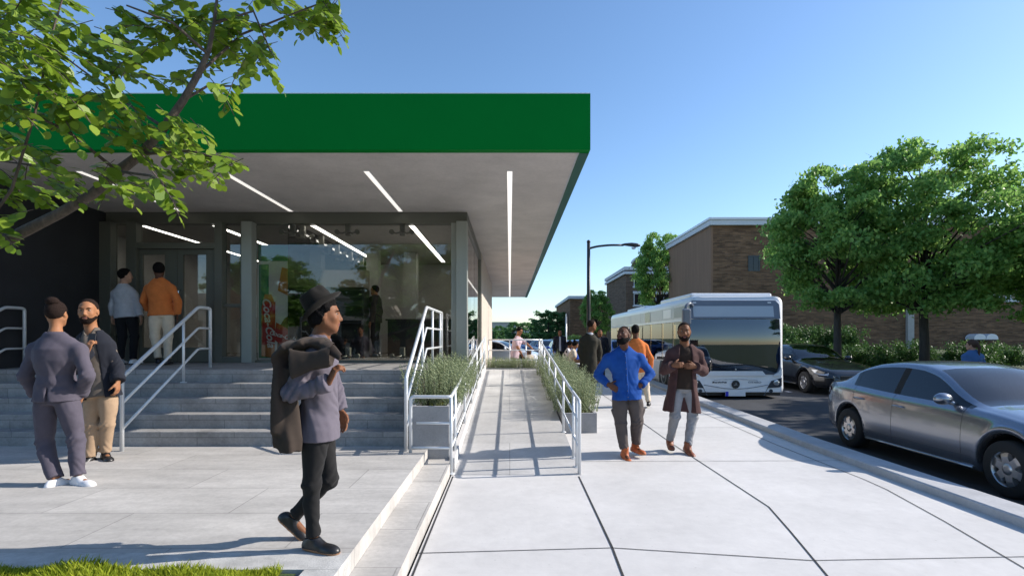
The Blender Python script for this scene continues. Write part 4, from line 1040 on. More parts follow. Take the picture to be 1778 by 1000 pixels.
    for s in (0, 1):
        for j in range(ns-1):
            ya, yb = st[j], st[j+1]; ym = (ya+yb)/2
            for i in range(nr-1):
                f = [vid(s, j, i), vid(s, j+1, i), vid(s, j+1, i+1), vid(s, j, i+1)]
                if s: f = f[::-1]
                key = 'body'
                gap = any(abs(ya-a) < 1e-6 for a, b in gaps)
                a_ = arch(ym)
                if i == 0 or (i == 1 and a_ == 0 and False): key = 'under'
                elif i < g1i and i >= 3:
                    if gap and not (ym > 1 and a_ > 0 and False): key = 'gap%d_%d' % (s, round(ym*10))
                    elif -0.793 <= ym <= 0.365: key = 'door_front%d' % s
                    elif 0.372 <= ym <= 1.235: key = 'door_rear%d' % s
                elif i in (g1i, gmi):
                    if gap: key = 'gap%d_%d' % (s, round(ym*10))
                    elif -0.86 < ym < 0.31: key = 'side_window_a%d' % s
                    elif 0.31 <= ym <= 0.43: key = 'gap%d_4' % s
                    elif 0.43 < ym < 1.32: key = 'side_window_b%d' % s
                elif i == g1i-1 and gap: key = 'gap%d_%d' % (s, round(ym*10))
                elif i >= pli:
                    if -0.93 <= ya and yb <= -0.11: key = 'windscreen'
                    elif 1.13 <= ya and yb <= 1.79: key = 'rear_window'
                put(key, f)
    # end caps
    for s in (0, 1):
        for j in (0, ns-1):
            c = [vid(s, j, i) for i in range(nr)]
            put('body', c if (s == 0) == (j == 0) else c[::-1])
    def emit(key, nm, m, parent=root, smooth=True):
        fs = parts.get(key)
        if not fs: return None
        used = sorted({v for f in fs for v in f}); mp = {v: i for i, v in enumerate(used)}
        me = bpy.data.meshes.new(nm); me.from_pydata([verts[v] for v in used], [], [[mp[v] for v in f] for f in fs])
        me.materials.append(M[m]); me.polygons.foreach_set('use_smooth', [smooth]*len(fs))
        bm = bmesh.new(); bm.from_mesh(me); bmesh.ops.remove_doubles(bm, verts=bm.verts[:], dist=0.0005); bm.to_mesh(me); bm.free()
        me.update(); return link_mesh(nm, me, parent)
    parts['body'] = parts['body']
    body = emit('body', 'body', paint)
    emit('under', 'underbody', 'dark_trim'); [emit(k, 'panel_seal', 'black_rubber') for k in sorted(parts) if k.startswith('gap')]
    for k, nm in (('side_window_a0', 'side_window'), ('side_window_b0', 'side_window'), ('side_window_a1', 'side_window'), ('side_window_b1', 'side_window'), ('windscreen', 'windscreen'), ('rear_window', 'rear_window')): emit(k, nm, 'car_glass')
    def side_x(y, z):
        s = section(y); s = s[1:]
        for (x0, z0), (x1, z1) in zip(s[:-1], s[1:]):
            if z0 <= z <= z1: return x0+(x1-x0)*(z-z0)/max(z1-z0, 1e-6)
        return s[0][0]
    for s, sg in ((0, 1), (1, -1)):
        for k, hy in (('door_front', 0.24), ('door_rear', 1.08)):
            d = emit('%s%d' % (k, s), 'door', paint)
            hz = 0.80+0.02*(hy > 1); x = side_x(hy, hz)
            mb = MB(); mb.tube([(sg*(x-.005), hy-0.1, hz), (sg*(x+.03), hy-0.075, hz), (sg*(x+.034), hy, hz+.004), (sg*(x+.03), hy+0.075, hz), (sg*(x-.005), hy+0.1, hz)], [0.012, .015, .016, .015, .012], 8)
            mb.build('handle', paint, d)
        # mirror
        mb = MB(); x = side_x(-0.62, 0.93)
        bm = bmesh.new(); bmesh.ops.create_uvsphere(bm, u_segments=16, v_segments=10, radius=1)
        mb.add([(sg*(x+0.14)+v.co.x*0.115, -0.60+v.co.y*0.065*(1.3 if v.co.y < 0 else 0.7), 1.0+v.co.z*0.075) for v in bm.verts], [[v.index for v in f.verts] for f in bm.faces], 0, True); bm.free()
        mb.tube([(sg*(x-0.03), -0.62, 0.935), (sg*(x+0.09), -0.60, 0.965)], [0.03, 0.025], 8)
        mb.build('wing_mirror', paint, root)
        # wheels
        for wy in (WF, WR):
            c = (sg*0.775, wy, WRAD); h = 0.10
            mb = MB(); mb.lathe(c, 'x', [(-h, 0.19), (-h, 0.285), (-h*0.8, 0.308), (0, 0.315), (h*0.8, 0.308), (h, 0.285), (h*0.85, 0.215)], 36, 0, False); wl = mb.build('wheel', 'black_rubber', root)
            mb = MB()
            o_ = sg*0.775; e_ = sg*0.085
            mb.lathe((o_, wy, WRAD), 'x', [(sg*0.06, 0.214), (sg*0.092, 0.218), (sg*0.094, 0.205), (sg*0.03, 0.19)], 36, 0, False)
            mb.lathe((o_, wy, WRAD), 'x', [(sg*0.05, 0.07), (sg*0.085, 0.065), (sg*0.095, 0.03)], 20)
            for k in range(6):
                a = k*math.pi/3+0.3
                ca, sa = math.cos(a), math.sin(a)
                def q(r, t, d): return (o_+sg*d, wy+r*ca-t*sa, WRAD+r*sa+t*ca)
                vs = [q(.05, -.048, .085), q(.05, .048, .085), q(.135, .040, .088), q(.135, -.040, .088), q(.20, .056, .07), q(.20, -.056, .07),
                      q(.05, -.048, .03), q(.05, .048, .03), q(.20, .056, .03), q(.20, -.056, .03)]
                mb.add(vs, [(0, 1, 2, 3), (3, 2, 4, 5), (1, 7, 8, 4, 2), (0, 3, 5, 9, 6), (5, 4, 8, 9)])
            mb.build('rim', 'rim_metal', wl)
            mb = MB(); mb.lathe((sg*0.775, wy, WRAD), 'x', [(-0.02, 0.2), (0.02, 0.2)], 24); mb.build('brake_disc', 'dark_trim', wl)
            # dark wheel well
            mb = MB(); n = 20
            for k in range(n+1):
                a = math.pi*k/n; yy, zz = wy+0.372*math.cos(a), WRAD+0.372*math.sin(a)
                mb.v += [(sg*0.45, yy, zz), (sg*0.80, yy, zz)]
            for k in range(n): mb.face([2*k, 2*k+1, 2*k+3, 2*k+2])
            mb.face([2*k for k in range(n+1)])
            mb.build('wheel_well', 'dark_trim', root, fix=False)
        # lamps follow the corners
        def patch(nm, m, cells, off):
            mb = MB()
            n = len(cells)
            for (yy, zz) in cells:
                mb.v.append((sg*(side_x(yy, zz)+off), yy, zz))
            mb.face(range(n)); return mb.build(nm, m, root)
        patch('headlight', 'lamp_clear', [(-2.22, .55), (-2.1, .56), (-1.85, .62), (-1.72, .71), (-1.9, .70), (-2.1, .66), (-2.2, .62)], 0.012)
        patch('taillight', 'lamp_red', [(2.28, .80), (2.2, .76), (2.06, .78), (1.93, .90), (2.0, .945), (2.12, .94), (2.25, .88)], 0.012)
        # sill and side trim
        mb = MB(); mb.tube([(sg*(side_x(y_, .25)+.004), y_, .235) for y_ in (-0.95, -0.5, 0, .5, .95)], 0.022, 6); mb.build('sill_trim', paint, root)
    # grille, plates, wipers
    mb = MB(); mb.box(-0.34, 0.34, -2.295, -2.25, .40, .55, bev=0.01); mb.build('grille', 'dark_trim', root)
    mb = MB(); mb.box(-0.26, 0.26, -2.302, -2.297, .32, .39); mb.build('number_plate', 'white_wall', root)
    mb = MB(); mb.tube([(0.5, -0.93, .985), (0.1, -0.80, 1.06), (-0.05, -0.78, 1.07)], .008, 5); mb.build('wiper', 'black_rubber', root)
    # antenna-free dark roof seam and seats
    for (sx_, sy_) in ((-.36, .05), (.36, .05), (-.36, .95), (.36, .95)):
        mb = MB(); mb.box(sx_-.24, sx_+.24, sy_-.25, sy_+.22, .42, .60, bev=.05); mb.box(sx_-.22, sx_+.22, sy_+.18, sy_+.30, .58, 1.08, bev=.05); mb.box(sx_-.12, sx_+.12, sy_+.2, sy_+.28, 1.07, 1.22, bev=.03); mb.build('seat', 'seat_fabric', root)
    mb = MB(); mb.box(-.68, .68, -0.95, -0.62, .6, .93, bev=.05); mb.build('dashboard', 'seat_fabric', root)
    mb = MB(); mb.box(-.70, .70, -0.6, 1.5, .30, .40); mb.box(-.7, .7, 1.35, 1.75, .4, .93); mb.build('cabin_floor', 'dark_trim', root)
    return root
gc = 'cars along the street'
make_sedan('parked_car', 'silver_paint', (6.31, 7.24, -0.15), 'silver sedan parked at the kerb in the right foreground', gc)
blk = make_sedan('parked_car', 'black_paint', (9.55, 17.2, gnd(16.5)+0.0), 'black sedan between the bus front and the silver sedan', gc)
def repaint(root, newmat):
    for c in root.children_recursive:
        if c.data and len(c.data.materials) and c.data.materials[0] == M['black_paint']:
            c.material_slots[0].link = 'OBJECT'; c.material_slots[0].material = M[newmat]
far = [(978, 32, 'blue_paint', 0.0, 'bright blue car behind the seated women'), (948, 40, 'navy_paint', 0.3, 'dark navy car right of the leaning man'), (1003, 44, 'blue_paint', 3.14, 'small blue car behind the man in the overcoat'),
       (870, 30, 'white_car_paint', 1.2, 'white car parked in the lot left of the leaning man'), (858, 46, 'navy_paint', 1.57, 'navy car farther back at the store wall'), (885, 55, 'blue_paint', 1.57, 'dark blue car far behind the leaning man'), (912, 52, 'navy_paint', 0.2, 'navy car at the far crossing'), (925, 62, 'white_car_paint', 1.57, 'pale car at the end of the street'), (960, 66, 'black_paint', 0.0, 'black car far down the street'),
       (820, 52, 'white_car_paint', 1.57, 'white car hidden behind the store glass')]
for (x, y, pm, lab) in ((6.3, -0.6, 'navy_paint', 'dark car parked beside the camera, mirrored in the bus windscreen'), (9.6, -7.5, 'black_paint', 'black car behind the camera mirrored in the bus windscreen')):
    c = copy_tree(blk); c.location = (x, y, -0.15); c['label'] = lab; repaint(c, pm)
for (px, Y, pm, rz, lab) in far:
    c = copy_tree(blk); c.location = (P(px, 0, Y).x, Y, gnd(Y)); c.rotation_euler.z = rz; c['label'] = lab
    repaint(c, pm)

# ------------------------------------------------------------------ bus
BYF = 14.45
bus = empty('city_bus', (4.95, BYF, rise(BYF)-0.15), label='white city bus at the kerb with its front to the camera', cat='bus')
W, Lb, Zt, Zb = 2.52, 12.0, 2.78, 0.16
def bsec(inset, zt, rt, zb):
    x0, x1 = inset, W-inset; pts = [(x0+.03, zb), (x0, zb+.12)]
    for k in range(7):
        a = math.pi-math.pi/2*k/6; pts.append((x0+rt+rt*math.cos(a), zt-rt+rt*math.sin(a)))
    for k in range(7):
        a = math.pi/2-math.pi/2*k/6; pts.append((x1-rt+rt*math.cos(a), zt-rt+rt*math.sin(a)))
    pts += [(x1, zb+.12), (x1-.03, zb)]
    return pts
mb = MB(); secs = [(0.0, .14, Zt-.12, .16, Zb+.03), (0.04, .07, Zt-.05, .18, Zb+.01), (0.2, .015, Zt, .2, Zb), (0.4, 0.0, Zt+.02, .2, Zb), (2.6, 0, Zt+.02, .2, Zb), (Lb-.3, 0, Zt, .2, Zb+.05), (Lb, .08, Zt-.1, .2, Zb+.1)]
n = 18
for (y, ins, zt, rt, zb) in secs:
    mb.v += [(x, y, z) for x, z in bsec(ins, zt, rt, zb)]
for i in range(len(secs)-1):
    for k in range(n-1): mb.face([i*n+k, i*n+k+1, (i+1)*n+k+1, (i+1)*n+k], 0, True)
    mb.face([i*n+n-1, i*n, (i+1)*n, (i+1)*n+n-1])
mb.face(range(n)); mb.face([len(secs)*n-n+k for k in range(n)])
for i in range(2*n): x, y, z = mb.v[i]; mb.v[i] = (x, y+max(z-1.55, 0)**1.7*0.13, z)
mb.build('body', 'white_paint', bus)
# front face pieces (x to the right, z up, slightly proud of the nose)
def fr(name, poly, m, y0=-0.012, y1=0.03, parent=bus):
    mb = MB(); mb.prism(poly, y0, y1, 'y')
    if name in ('front_mask', 'destination_display', 'marker_light'): mb.v = [(x, y+0.13*max(z-1.55, 0)**1.7-.022, z) for x, y, z in mb.v]
    return mb.build(name, m, parent)
kx = W/160.0
def fp(px, py):     # picture position on the bus front -> local x,z
    p = P(px, py, BYF); return (p.x-4.95, p.z-(rise(BYF)-0.15))
fr('front_mask', [fp(1199, 528), fp(1204, 521), fp(1350, 521), fp(1356, 528), fp(1356, 553), fp(1199, 553)], 'bus_slate')
fr('destination_display', [fp(1205, 531), fp(1345, 531), fp(1345, 550), fp(1205, 550)], 'display_grey', -0.018, -0.0125)
for a in (1208, 1339): fr('marker_light', [fp(a-3, 524), fp(a+3, 524), fp(a+3, 525.8), fp(a-3, 525.8)], 'white_paint', -0.02, -0.0125)
def curved(name, m, off):
    mb = MB(); rows = 14; cols = 12
    (xa, zt_), (xb, zb_) = fp(1198.5, 554), fp(1356, 650)
    for r_ in range(rows+1):
        z = zb_+(zt_-zb_)*r_/rows
        for c_ in range(cols+1):
            u = c_/cols*2-1; mb.v.append((xa+(xb-xa)*c_/cols, -0.022+off+0.13*max(z-1.55, 0)**1.7+0.05*u**4, z))
    for r_ in range(rows):
        for c_ in range(cols):
            a = r_*(cols+1)+c_; mb.face([a, a+1, a+cols+2, a+cols+1], 0, True)
    return mb.build(name, m, bus)
curved('windscreen', 'bus_glass', 0.0); curved('windscreen_base', 'bus_cabin', 0.012)
fr('bonnet_panel', [fp(1226, 652), fp(1233, 644), fp(1323, 644), fp(1330, 652)], 'white_paint', -0.03, 0.03)
fr('bonnet_panel', [fp(1198, 652), fp(1198.2, 638), fp(1203, 646), fp(1212, 650), fp(1214, 652)], 'white_paint', -0.0305, 0.03)
fr('bonnet_panel', [fp(1342, 652), fp(1344, 650), fp(1352, 646), fp(1356.5, 638), fp(1356.5, 652)], 'white_paint', -0.0305, 0.03)
for sgn, xs in ((1, (1332, 1357)), (-1, (1222, 1197))):
    f = lambda u, v: fp(xs[0]+(xs[1]-xs[0])*u, v)
    pl = [f(0, 673.5), f(0.12, 668), f(0.3, 661), f(1, 655.5), f(1, 669), f(0.85, 672)]
    if sgn < 0: pl = pl[::-1]
    h = fr('headlight', pl, 'lamp_dark', -0.016, 0.03)
    c = f(0.62, 664); mb = MB(); mb.lathe((c[0], -0.017, c[1]), 'y', [(-0.012, 0.035), (-0.01, 0.075), (0.0, 0.08)], 18); mb.build('lens', 'lamp_clear', h)
    c = f(0.25, 678.5); mb = MB(); mb.lathe((c[0], -0.012, c[1]), 'y', [(-0.008, 0.05), (0.0, 0.05)], 16); mb.build('fog_light', 'lamp_dark', bus)
# bonnet crease, emblem, lettering, plate
def line(name, pts, r=0.008, m='bus_slate', y=-0.006, parent=bus):
    mb = MB(); mb.tube([(x, y, z) for x, z in pts], r, 5, cap=False); return mb.build(name, m, parent)
line('bonnet_seam', [fp(1222, 668), fp(1240, 671), fp(1258, 674), fp(1277, 675), fp(1298, 674), fp(1316, 671), fp(1333, 668)])
line('bonnet_seam', [fp(1240, 659.5), fp(1260, 658.6), fp(1277, 658.2), fp(1296, 658.6), fp(1316, 659.5)], 0.006, 'display_grey')
line('bumper_seam', [fp(1333, 673), fp(1326, 687)]); line('bumper_seam', [fp(1221, 673), fp(1228, 687)])
c = fp(1277, 667); em = MB(); em.lathe((c[0], -0.012, c[1]), 'y', [(-0.016, 0.095), (-0.012, 0.108), (0, 0.11)], 24); eo = em.build('emblem', 'dark_trim', bus)
mb = MB()
for k in range(3):
    a = math.pi/2+k*2*math.pi/3; t = 0.017
    tip = (c[0]+0.085*math.cos(a), c[1]+0.085*math.sin(a)); l_ = (c[0]+t*math.cos(a+1.05), c[1]+t*math.sin(a+1.05)); r_ = (c[0]+t*math.cos(a-1.05), c[1]+t*math.sin(a-1.05))
    mb.prism([tip, l_, (c[0], c[1]), r_], -0.036, -0.0285, 'y')
mb.build('star', 'chrome', eo)
rot = Matrix.Rotation(R(90), 4, 'X')
c = fp(1249, 663.5); text_mesh('lettering', 'Mercedes-Benz', 0.062, 'dark_trim', bus, Matrix.Translation((c[0], -0.006, c[1])) @ rot, 0.25, 0.002, 0.002)
c = fp(1310, 663.5); text_mesh('lettering', 'CITARO', 0.075, 'bus_slate', bus, Matrix.Translation((c[0], -0.006, c[1])) @ rot @ Matrix.Scale(1.3, 4, (1, 0, 0)), 0.1, 0.002)
fr('number_plate', [fp(1259.5, 679.5), fp(1294, 679.5), fp(1294, 687.5), fp(1259.5, 687.5)], 'white_paint', -0.014, 0.02)
fr('plate_band', [fp(1259.5, 679.5), fp(1264.5, 679.5), fp(1264.5, 687.5), fp(1259.5, 687.5)], 'plate_blue', -0.017, -0.0145)
c = fp(1277, 641); mb = MB(); mb.lathe((c[0], -0.016, c[1]), 'y', [(-0.012, 0.02), (0, 0.03)], 12); mb.build('sensor', 'chrome', bus)
mb = MB(); mb.tube([(0.5, -0.03, 0.86), (1.4, -0.035, 0.93), (2.0, -0.03, 0.86)], 0.012, 5); mb.build('wiper', 'black_rubber', bus)
mb = MB(); mb.box(0.1, W-0.1, 0.15, Lb-0.2, 0.08, Zb+.06); mb.build('underbody', 'dark_trim', bus)
# left side (towards the sidewalk): windows, roof band, doors, wheels
def sd(name, y0, y1, z0, z1, m, t0=-0.012, t1=0.02, parent=bus):
    mb = MB(); mb.box(t0, t1, y0, y1, z0, z1); return mb.build(name, m, parent)
ys = [0.35, 1.75, 2.9, 4.35, 5.8, 7.25, 8.7, 10.15, 11.6]
for a, b in zip(ys[:-1], ys[1:]):
    sd('reflection_backing', a+.03, b-.03, 0.92, 2.12, 'bus_amber_reflection', -0.006, 0.02)  # backing sheet that carries the painted amber reflection
    sd('side_window', a+.035, b-.035, 0.93, 2.11, 'bus_side_glass', -0.014, -0.0085)
    sd('roof_panel', a+.012, b-.012, 2.20, 2.56, 'bus_grey', -0.008, 0.02)
sd('roof_panel', 0.5, 1.65, 2.24, 2.54, 'bus_slate', -0.012, -0.0085)
sd('side_display', 1.95, 2.75, 2.26, 2.52, 'white_paint', -0.016, -0.0085)
sd('roof_gap', 4.4, 5.1, 2.2, 2.56, 'window_dark', -0.014, -0.0085)
for a in (0.45, 5.4):
    d = sd('door', a, a+1.2, 0.25, 2.1, 'window_dark', -0.020, -0.0145)
    sd('door_glass', a+.06, a+.58, 0.4, 2.04, 'bus_side_glass', -0.028, -0.021, d); sd('door_glass', a+.62, a+1.14, 0.4, 2.04, 'bus_side_glass', -0.028, -0.021, d)
for wy in (2.75, 8.6):
    for s, x in ((-1, 0.13), (1, W-0.13)):
        mb = MB(); mb.lathe((x, wy, 0.47), 'x', [(-0.13, 0.28), (-0.145, 0.43), (-0.1, 0.47), (0.1, 0.47), (0.145, 0.43), (0.13, 0.28)], 32, 0, False); wh = mb.build('wheel', 'black_rubber', bus)
        mb = MB(); mb.lathe((x, wy, 0.47), 'x', [(s*0.10, 0.28), (s*0.148, 0.285), (s*0.14, 0.25), (s*0.09, 0.2), (s*0.1, 0.12), (s*0.15, 0.1), (s*0.15, 0.02)], 28, 0, False); mb.build('rim', 'bus_grey', wh)
        mb = MB(); mb.lathe((x-s*-0.02 if s < 0 else x+0.02, wy, 0.47), 'x', [(s*0.02, 0.56), (s*0.119, 0.56)], 32); mb.build('wheel_arch', 'dark_trim', bus)
    sd('reflector', wy-0.62, wy-0.56, 0.4, 0.46, 'lamp_red', -0.01, 0.01); sd('reflector', wy-0.62, wy-0.56, 0.62, 0.68, 'lamp_red', -0.01, 0.01)
# roof equipment and mirrors
mb = MB(); mb.box(0.12, W-0.12, 0.55, 3.6, Zt-.05, Zt+.12, bev=0.05); mb.build('roof_unit', 'white_paint', bus); mb = MB(); mb.box(0.2, W-.2, 6, 9, Zt-.05, Zt+.1, bev=.05); mb.build('roof_unit', 'white_paint', bus)
for sgn, x in ((-1, 0.02), ):
    mb = MB(); m0 = Vector((x, 0.1, 2.52))
    mb.tube(round_path([m0, m0+Vector((sgn*0.14, -0.22, 0.06)), m0+Vector((sgn*0.28, -0.3, -0.02)), m0+Vector((sgn*0.30, -0.31, -0.14))], 0.1), 0.04, 8)
    mb.box(x+sgn*0.30-0.12, x+sgn*0.30+0.12, -0.36, -0.22, 1.98, 2.42, bev=0.05)
    mb.build('mirror', 'bus_slate', bus)
# ------------------------------------------------------------------ people: one continuous surface per figure, grown from distance fields
def A(*v): return np.array(v[0] if len(v) == 1 else v, float)
def nrm(v): v = np.asarray(v, float); return v/(np.linalg.norm(v)+1e-12)
class Field:
    def __init__(s, lo, hi, h):
        s.h = h; s.lo = np.asarray(lo, float)-3*h
        s.n = (np.ceil((np.asarray(hi)+3*h-s.lo)/h)).astype(int)+1
        s.D = np.full(tuple(s.n), 1.0, np.float32)
    def blk(s, lo, hi):
        a = np.clip(np.floor((np.asarray(lo)-s.lo)/s.h).astype(int), 0, s.n); b = np.clip(np.ceil((np.asarray(hi)-s.lo)/s.h).astype(int)+1, 0, s.n)
        if np.any(b <= a): return None, None
        ax = [(s.lo[i]+s.h*np.arange(a[i], b[i])).astype(np.float32) for i in range(3)]
        return tuple(slice(a[i], b[i]) for i in range(3)), (ax[0][:, None, None], ax[1][None, :, None], ax[2][None, None, :])
    def add(s, prim, k=0.02):
        sl, p = s.blk(prim.lo-k-2*s.h, prim.hi+k+2*s.h)
        if sl is None: return
        d = prim(*p); a = s.D[sl]
        h = np.clip(0.5+0.5*(a-d)/k, 0, 1); s.D[sl] = a*(1-h)+d*h-k*h*(1-h)
    def sub(s, prim, k=0.006):
        sl, p = s.blk(prim.lo-k-2*s.h, prim.hi+k+2*s.h)
        if sl is None: return
        d = -prim(*p); a = s.D[sl]
        h = np.clip(0.5-0.5*(a-d)/k, 0, 1); s.D[sl] = a*(1-h)+d*h+k*h*(1-h)
    def cut(s, pt, nv):          # keep the side where (x-pt).nv < 0
        sl, (x, y, z) = s.blk(s.lo-1, s.lo+s.n*s.h+1)
        s.D = np.maximum(s.D, ((x-pt[0])*nv[0]+(y-pt[1])*nv[1]+(z-pt[2])*nv[2]).astype(np.float32))
    def warp(s, fn):
        sl, p = s.blk(s.lo-1, s.lo+s.n*s.h+1); s.D = s.D+fn(*p).astype(np.float32)
class Cap:
    def __init__(s, a, b, r0, r1=None):
        s.a, s.b = A(a), A(b); s.r0 = r0; s.r1 = r0 if r1 is None else r1; m = max(s.r0, s.r1)
        s.lo = np.minimum(s.a, s.b)-m; s.hi = np.maximum(s.a, s.b)+m
    def __call__(s, x, y, z):
        d = s.b-s.a; L2 = max(d @ d, 1e-9); px, py, pz = x-s.a[0], y-s.a[1], z-s.a[2]
        t = np.clip((px*d[0]+py*d[1]+pz*d[2])/L2, 0, 1)
        return np.sqrt((px-t*d[0])**2+(py-t*d[1])**2+(pz-t*d[2])**2)-(s.r0+(s.r1-s.r0)*t)
class Ell:
    def __init__(s, c, r, ax=None):
        s.c = A(c); s.r = A(r); s.ax = np.eye(3) if ax is None else np.array(ax, float); m = s.r.max(); s.lo = s.c-m; s.hi = s.c+m
    def __call__(s, x, y, z):
        p = (x-s.c[0], y-s.c[1], z-s.c[2]); q = [(p[0]*a[0]+p[1]*a[1]+p[2]*a[2])/r for a, r in zip(s.ax, s.r)]
        k0 = np.sqrt(q[0]**2+q[1]**2+q[2]**2)+1e-6; k1 = np.sqrt((q[0]/s.r[0])**2+(q[1]/s.r[1])**2+(q[2]/s.r[2])**2)+1e-6
        return k0*(k0-1)/k1
class Loft:
    """elliptic sections along a->b; prof rows (t, half width, half depth[, offset to the front]); flat ends"""
    def __init__(s, a, b, prof, fwd, grow=0.0, round_=0.0):
        s.a, s.b = A(a), A(b); d = s.b-s.a; s.L = np.linalg.norm(d); s.ax = d/s.L
        s.sd = nrm(np.cross(s.ax, fwd)); s.fw = np.cross(s.sd, s.ax)
        pr = np.array([(p[0], p[1], p[2], p[3] if len(p) > 3 else 0) for p in prof], float); s.pr = pr; s.g = grow; s.rd = round_
        m = pr[:, 1:3].max()+grow+np.abs(pr[:, 3]).max()+0.03
        ts = (pr[0, 0], pr[-1, 0]); e = [s.a+s.ax*s.L*t for t in ts]
        s.lo = np.minimum(*e)-m; s.hi = np.maximum(*e)+m
    def __call__(s, x, y, z):
        px, py, pz = x-s.a[0], y-s.a[1], z-s.a[2]
        t = (px*s.ax[0]+py*s.ax[1]+pz*s.ax[2])/s.L
        u = px*s.sd[0]+py*s.sd[1]+pz*s.sd[2]; v = px*s.fw[0]+py*s.fw[1]+pz*s.fw[2]
        pr = s.pr
        a = np.interp(t, pr[:, 0], pr[:, 1])+s.g; b = np.interp(t, pr[:, 0], pr[:, 2])+s.g; o = np.interp(t, pr[:, 0], pr[:, 3])
        v = v-o
        k = np.sqrt((u/a)**2+(v/b)**2)+1e-6
        g = np.sqrt((u/a**2)**2+(v/b**2)**2)+1e-6
        dr = k*(k-1)/g
        dz = np.maximum(pr[0, 0]-t, t-pr[-1, 0])*s.L
        return np.maximum(dr, dz)
def surface(F, smooth=2):
    D = F.D; n0, n1, n2 = D.shape
    S = D < 0
    acc = np.zeros((n0-1, n1-1, n2-1), np.int8)
    for i in (0, 1):
        for j in (0, 1):
            for k in (0, 1): acc += S[i:n0-1+i, j:n1-1+j, k:n2-1+k]
    I, J_, K = np.nonzero((acc > 0) & (acc < 8))
    idx = np.full(acc.shape, -1, np.int32); idx[I, J_, K] = np.arange(len(I))
    c = {}
    for i in (0, 1):
        for j in (0, 1):
            for k in (0, 1): c[i, j, k] = D[I+i, J_+j, K+k]
    ps = np.zeros((len(I), 3)); cnt = np.zeros(len(I))
    for ax in range(3):
        o = [a for a in range(3) if a != ax]
        for u in (0, 1):
            for v in (0, 1):
                p = [0, 0, 0]; p[o[0]] = u; p[o[1]] = v; q = list(p); q[ax] = 1
                d0, d1 = c[tuple(p)], c[tuple(q)]; m = (d0 < 0) != (d1 < 0)
                t = np.where(m, d0/np.where(m, d0-d1, 1), 0)
                for a in range(3): ps[:, a] += np.where(m, p[a]+(t if a == ax else 0), 0)
                cnt += m
    ps /= np.maximum(cnt, 1)[:, None]
    V = F.lo+F.h*(np.stack([I, J_, K], 1)+ps)
    Q = []
    for ax in range(3):
        o = [a for a in range(3) if a != ax]
        sl0 = [slice(None)]*3; sl1 = [slice(None)]*3; sl0[ax] = slice(0, -1); sl1[ax] = slice(1, None)
        s0, s1 = S[tuple(sl0)], S[tuple(sl1)]
        E = np.nonzero(s0 != s1); E = [np.array(e) for e in E]
        ok = np.ones(len(E[0]), bool)
        for a in o: ok &= (E[a] > 0) & (E[a] < D.shape[a]-1)
        E = [e[ok] for e in E]; inside = s0[tuple(E)]
        def cell(du, dv):
            p = [E[0].copy(), E[1].copy(), E[2].copy()]; p[o[0]] = p[o[0]]-du; p[o[1]] = p[o[1]]-dv; return idx[tuple(p)]
        q = np.stack([cell(1, 1), cell(0, 1), cell(0, 0), cell(1, 0)], 1)
        flip = inside if ax != 1 else ~inside
        q[~flip] = q[~flip][:, ::-1]
        Q.append(q)
    Q = np.vstack(Q) if Q else np.zeros((0, 4), int)
    Q = Q[(Q >= 0).all(1)]
    for _ in range(smooth):
        s_ = np.zeros_like(V); k_ = np.zeros(len(V))
        for a in range(4):
            for b in ((a+1) % 4, (a+3) % 4):
                for ax in range(3): s_[:, ax] += np.bincount(Q[:, a], V[Q[:, b], ax], len(V))
                k_ += np.bincount(Q[:, a], minlength=len(V))
        V = V*0.45+0.55*s_/np.maximum(k_, 1)[:, None]
    return V, Q
def to_obj(name, F, mats, parent=None, loc=(0, 0, 0), mi=None, smooth=2):
    V, Q = surface(F, smooth)
    if len(Q) == 0: return None
    me = np_mesh(name, V, Q, [M[m] for m in mats])
    if mi is not None:
        C = V[Q].mean(1); me.polygons.foreach_set('material_index', mi(C).astype(np.int32))
    return link_mesh(name, me, parent, loc)

def cloth(name, rgb, rough=0.92, var=0.12, sheen=0.04):
    mat(name, rgb, rough, var=var, vscale=14, bump=0.03, bscale=300, spec=0.2, sheen=sheen)
def skin(name, rgb):
    m = mat(name, rgb, 0.58, var=0.14, vscale=16, bump=0.05, bscale=150, spec=0.22)
    b = m.node_tree.nodes['Principled BSDF']; b.inputs['Subsurface Weight'].default_value = 0.08; b.inputs['Subsurface Radius'].default_value = (0.012, 0.005, 0.003); b.inputs['Subsurface Scale'].default_value = 0.5
skin('skin_dark', (0.20, 0.085, 0.042)); skin('skin_brown', (0.33, 0.15, 0.075)); skin('skin_deep', (0.115, 0.05, 0.03)); skin('skin_light', (0.45, 0.26, 0.18))
skin('lips', (0.26, 0.10, 0.075)); skin('lips_dark', (0.16, 0.06, 0.055))
mat('eye_white', (0.20, 0.17, 0.15), 0.4, var=0); mat('eye_iris', (0.02, 0.012, 0.008), 0.1, var=0)
mat('beard_hair', (0.018, 0.011, 0.009), 0.9, var=0.5, vscale=70, bump=1.0, bscale=160, spec=0.1); mat('hair_black', (0.008, 0.007, 0.007), 0.85, var=0.4, vscale=60, bump=1.0, bscale=90, spec=0.1); mat('hair_brown', (0.06, 0.028, 0.015), 0.7, var=0.4, vscale=60, bump=1.0, bscale=90)
mat('hair_cropped', (0.022, 0.014, 0.012), 0.9, spec=0.1, var=0.3, vscale=80, bump=0.6, bscale=200)
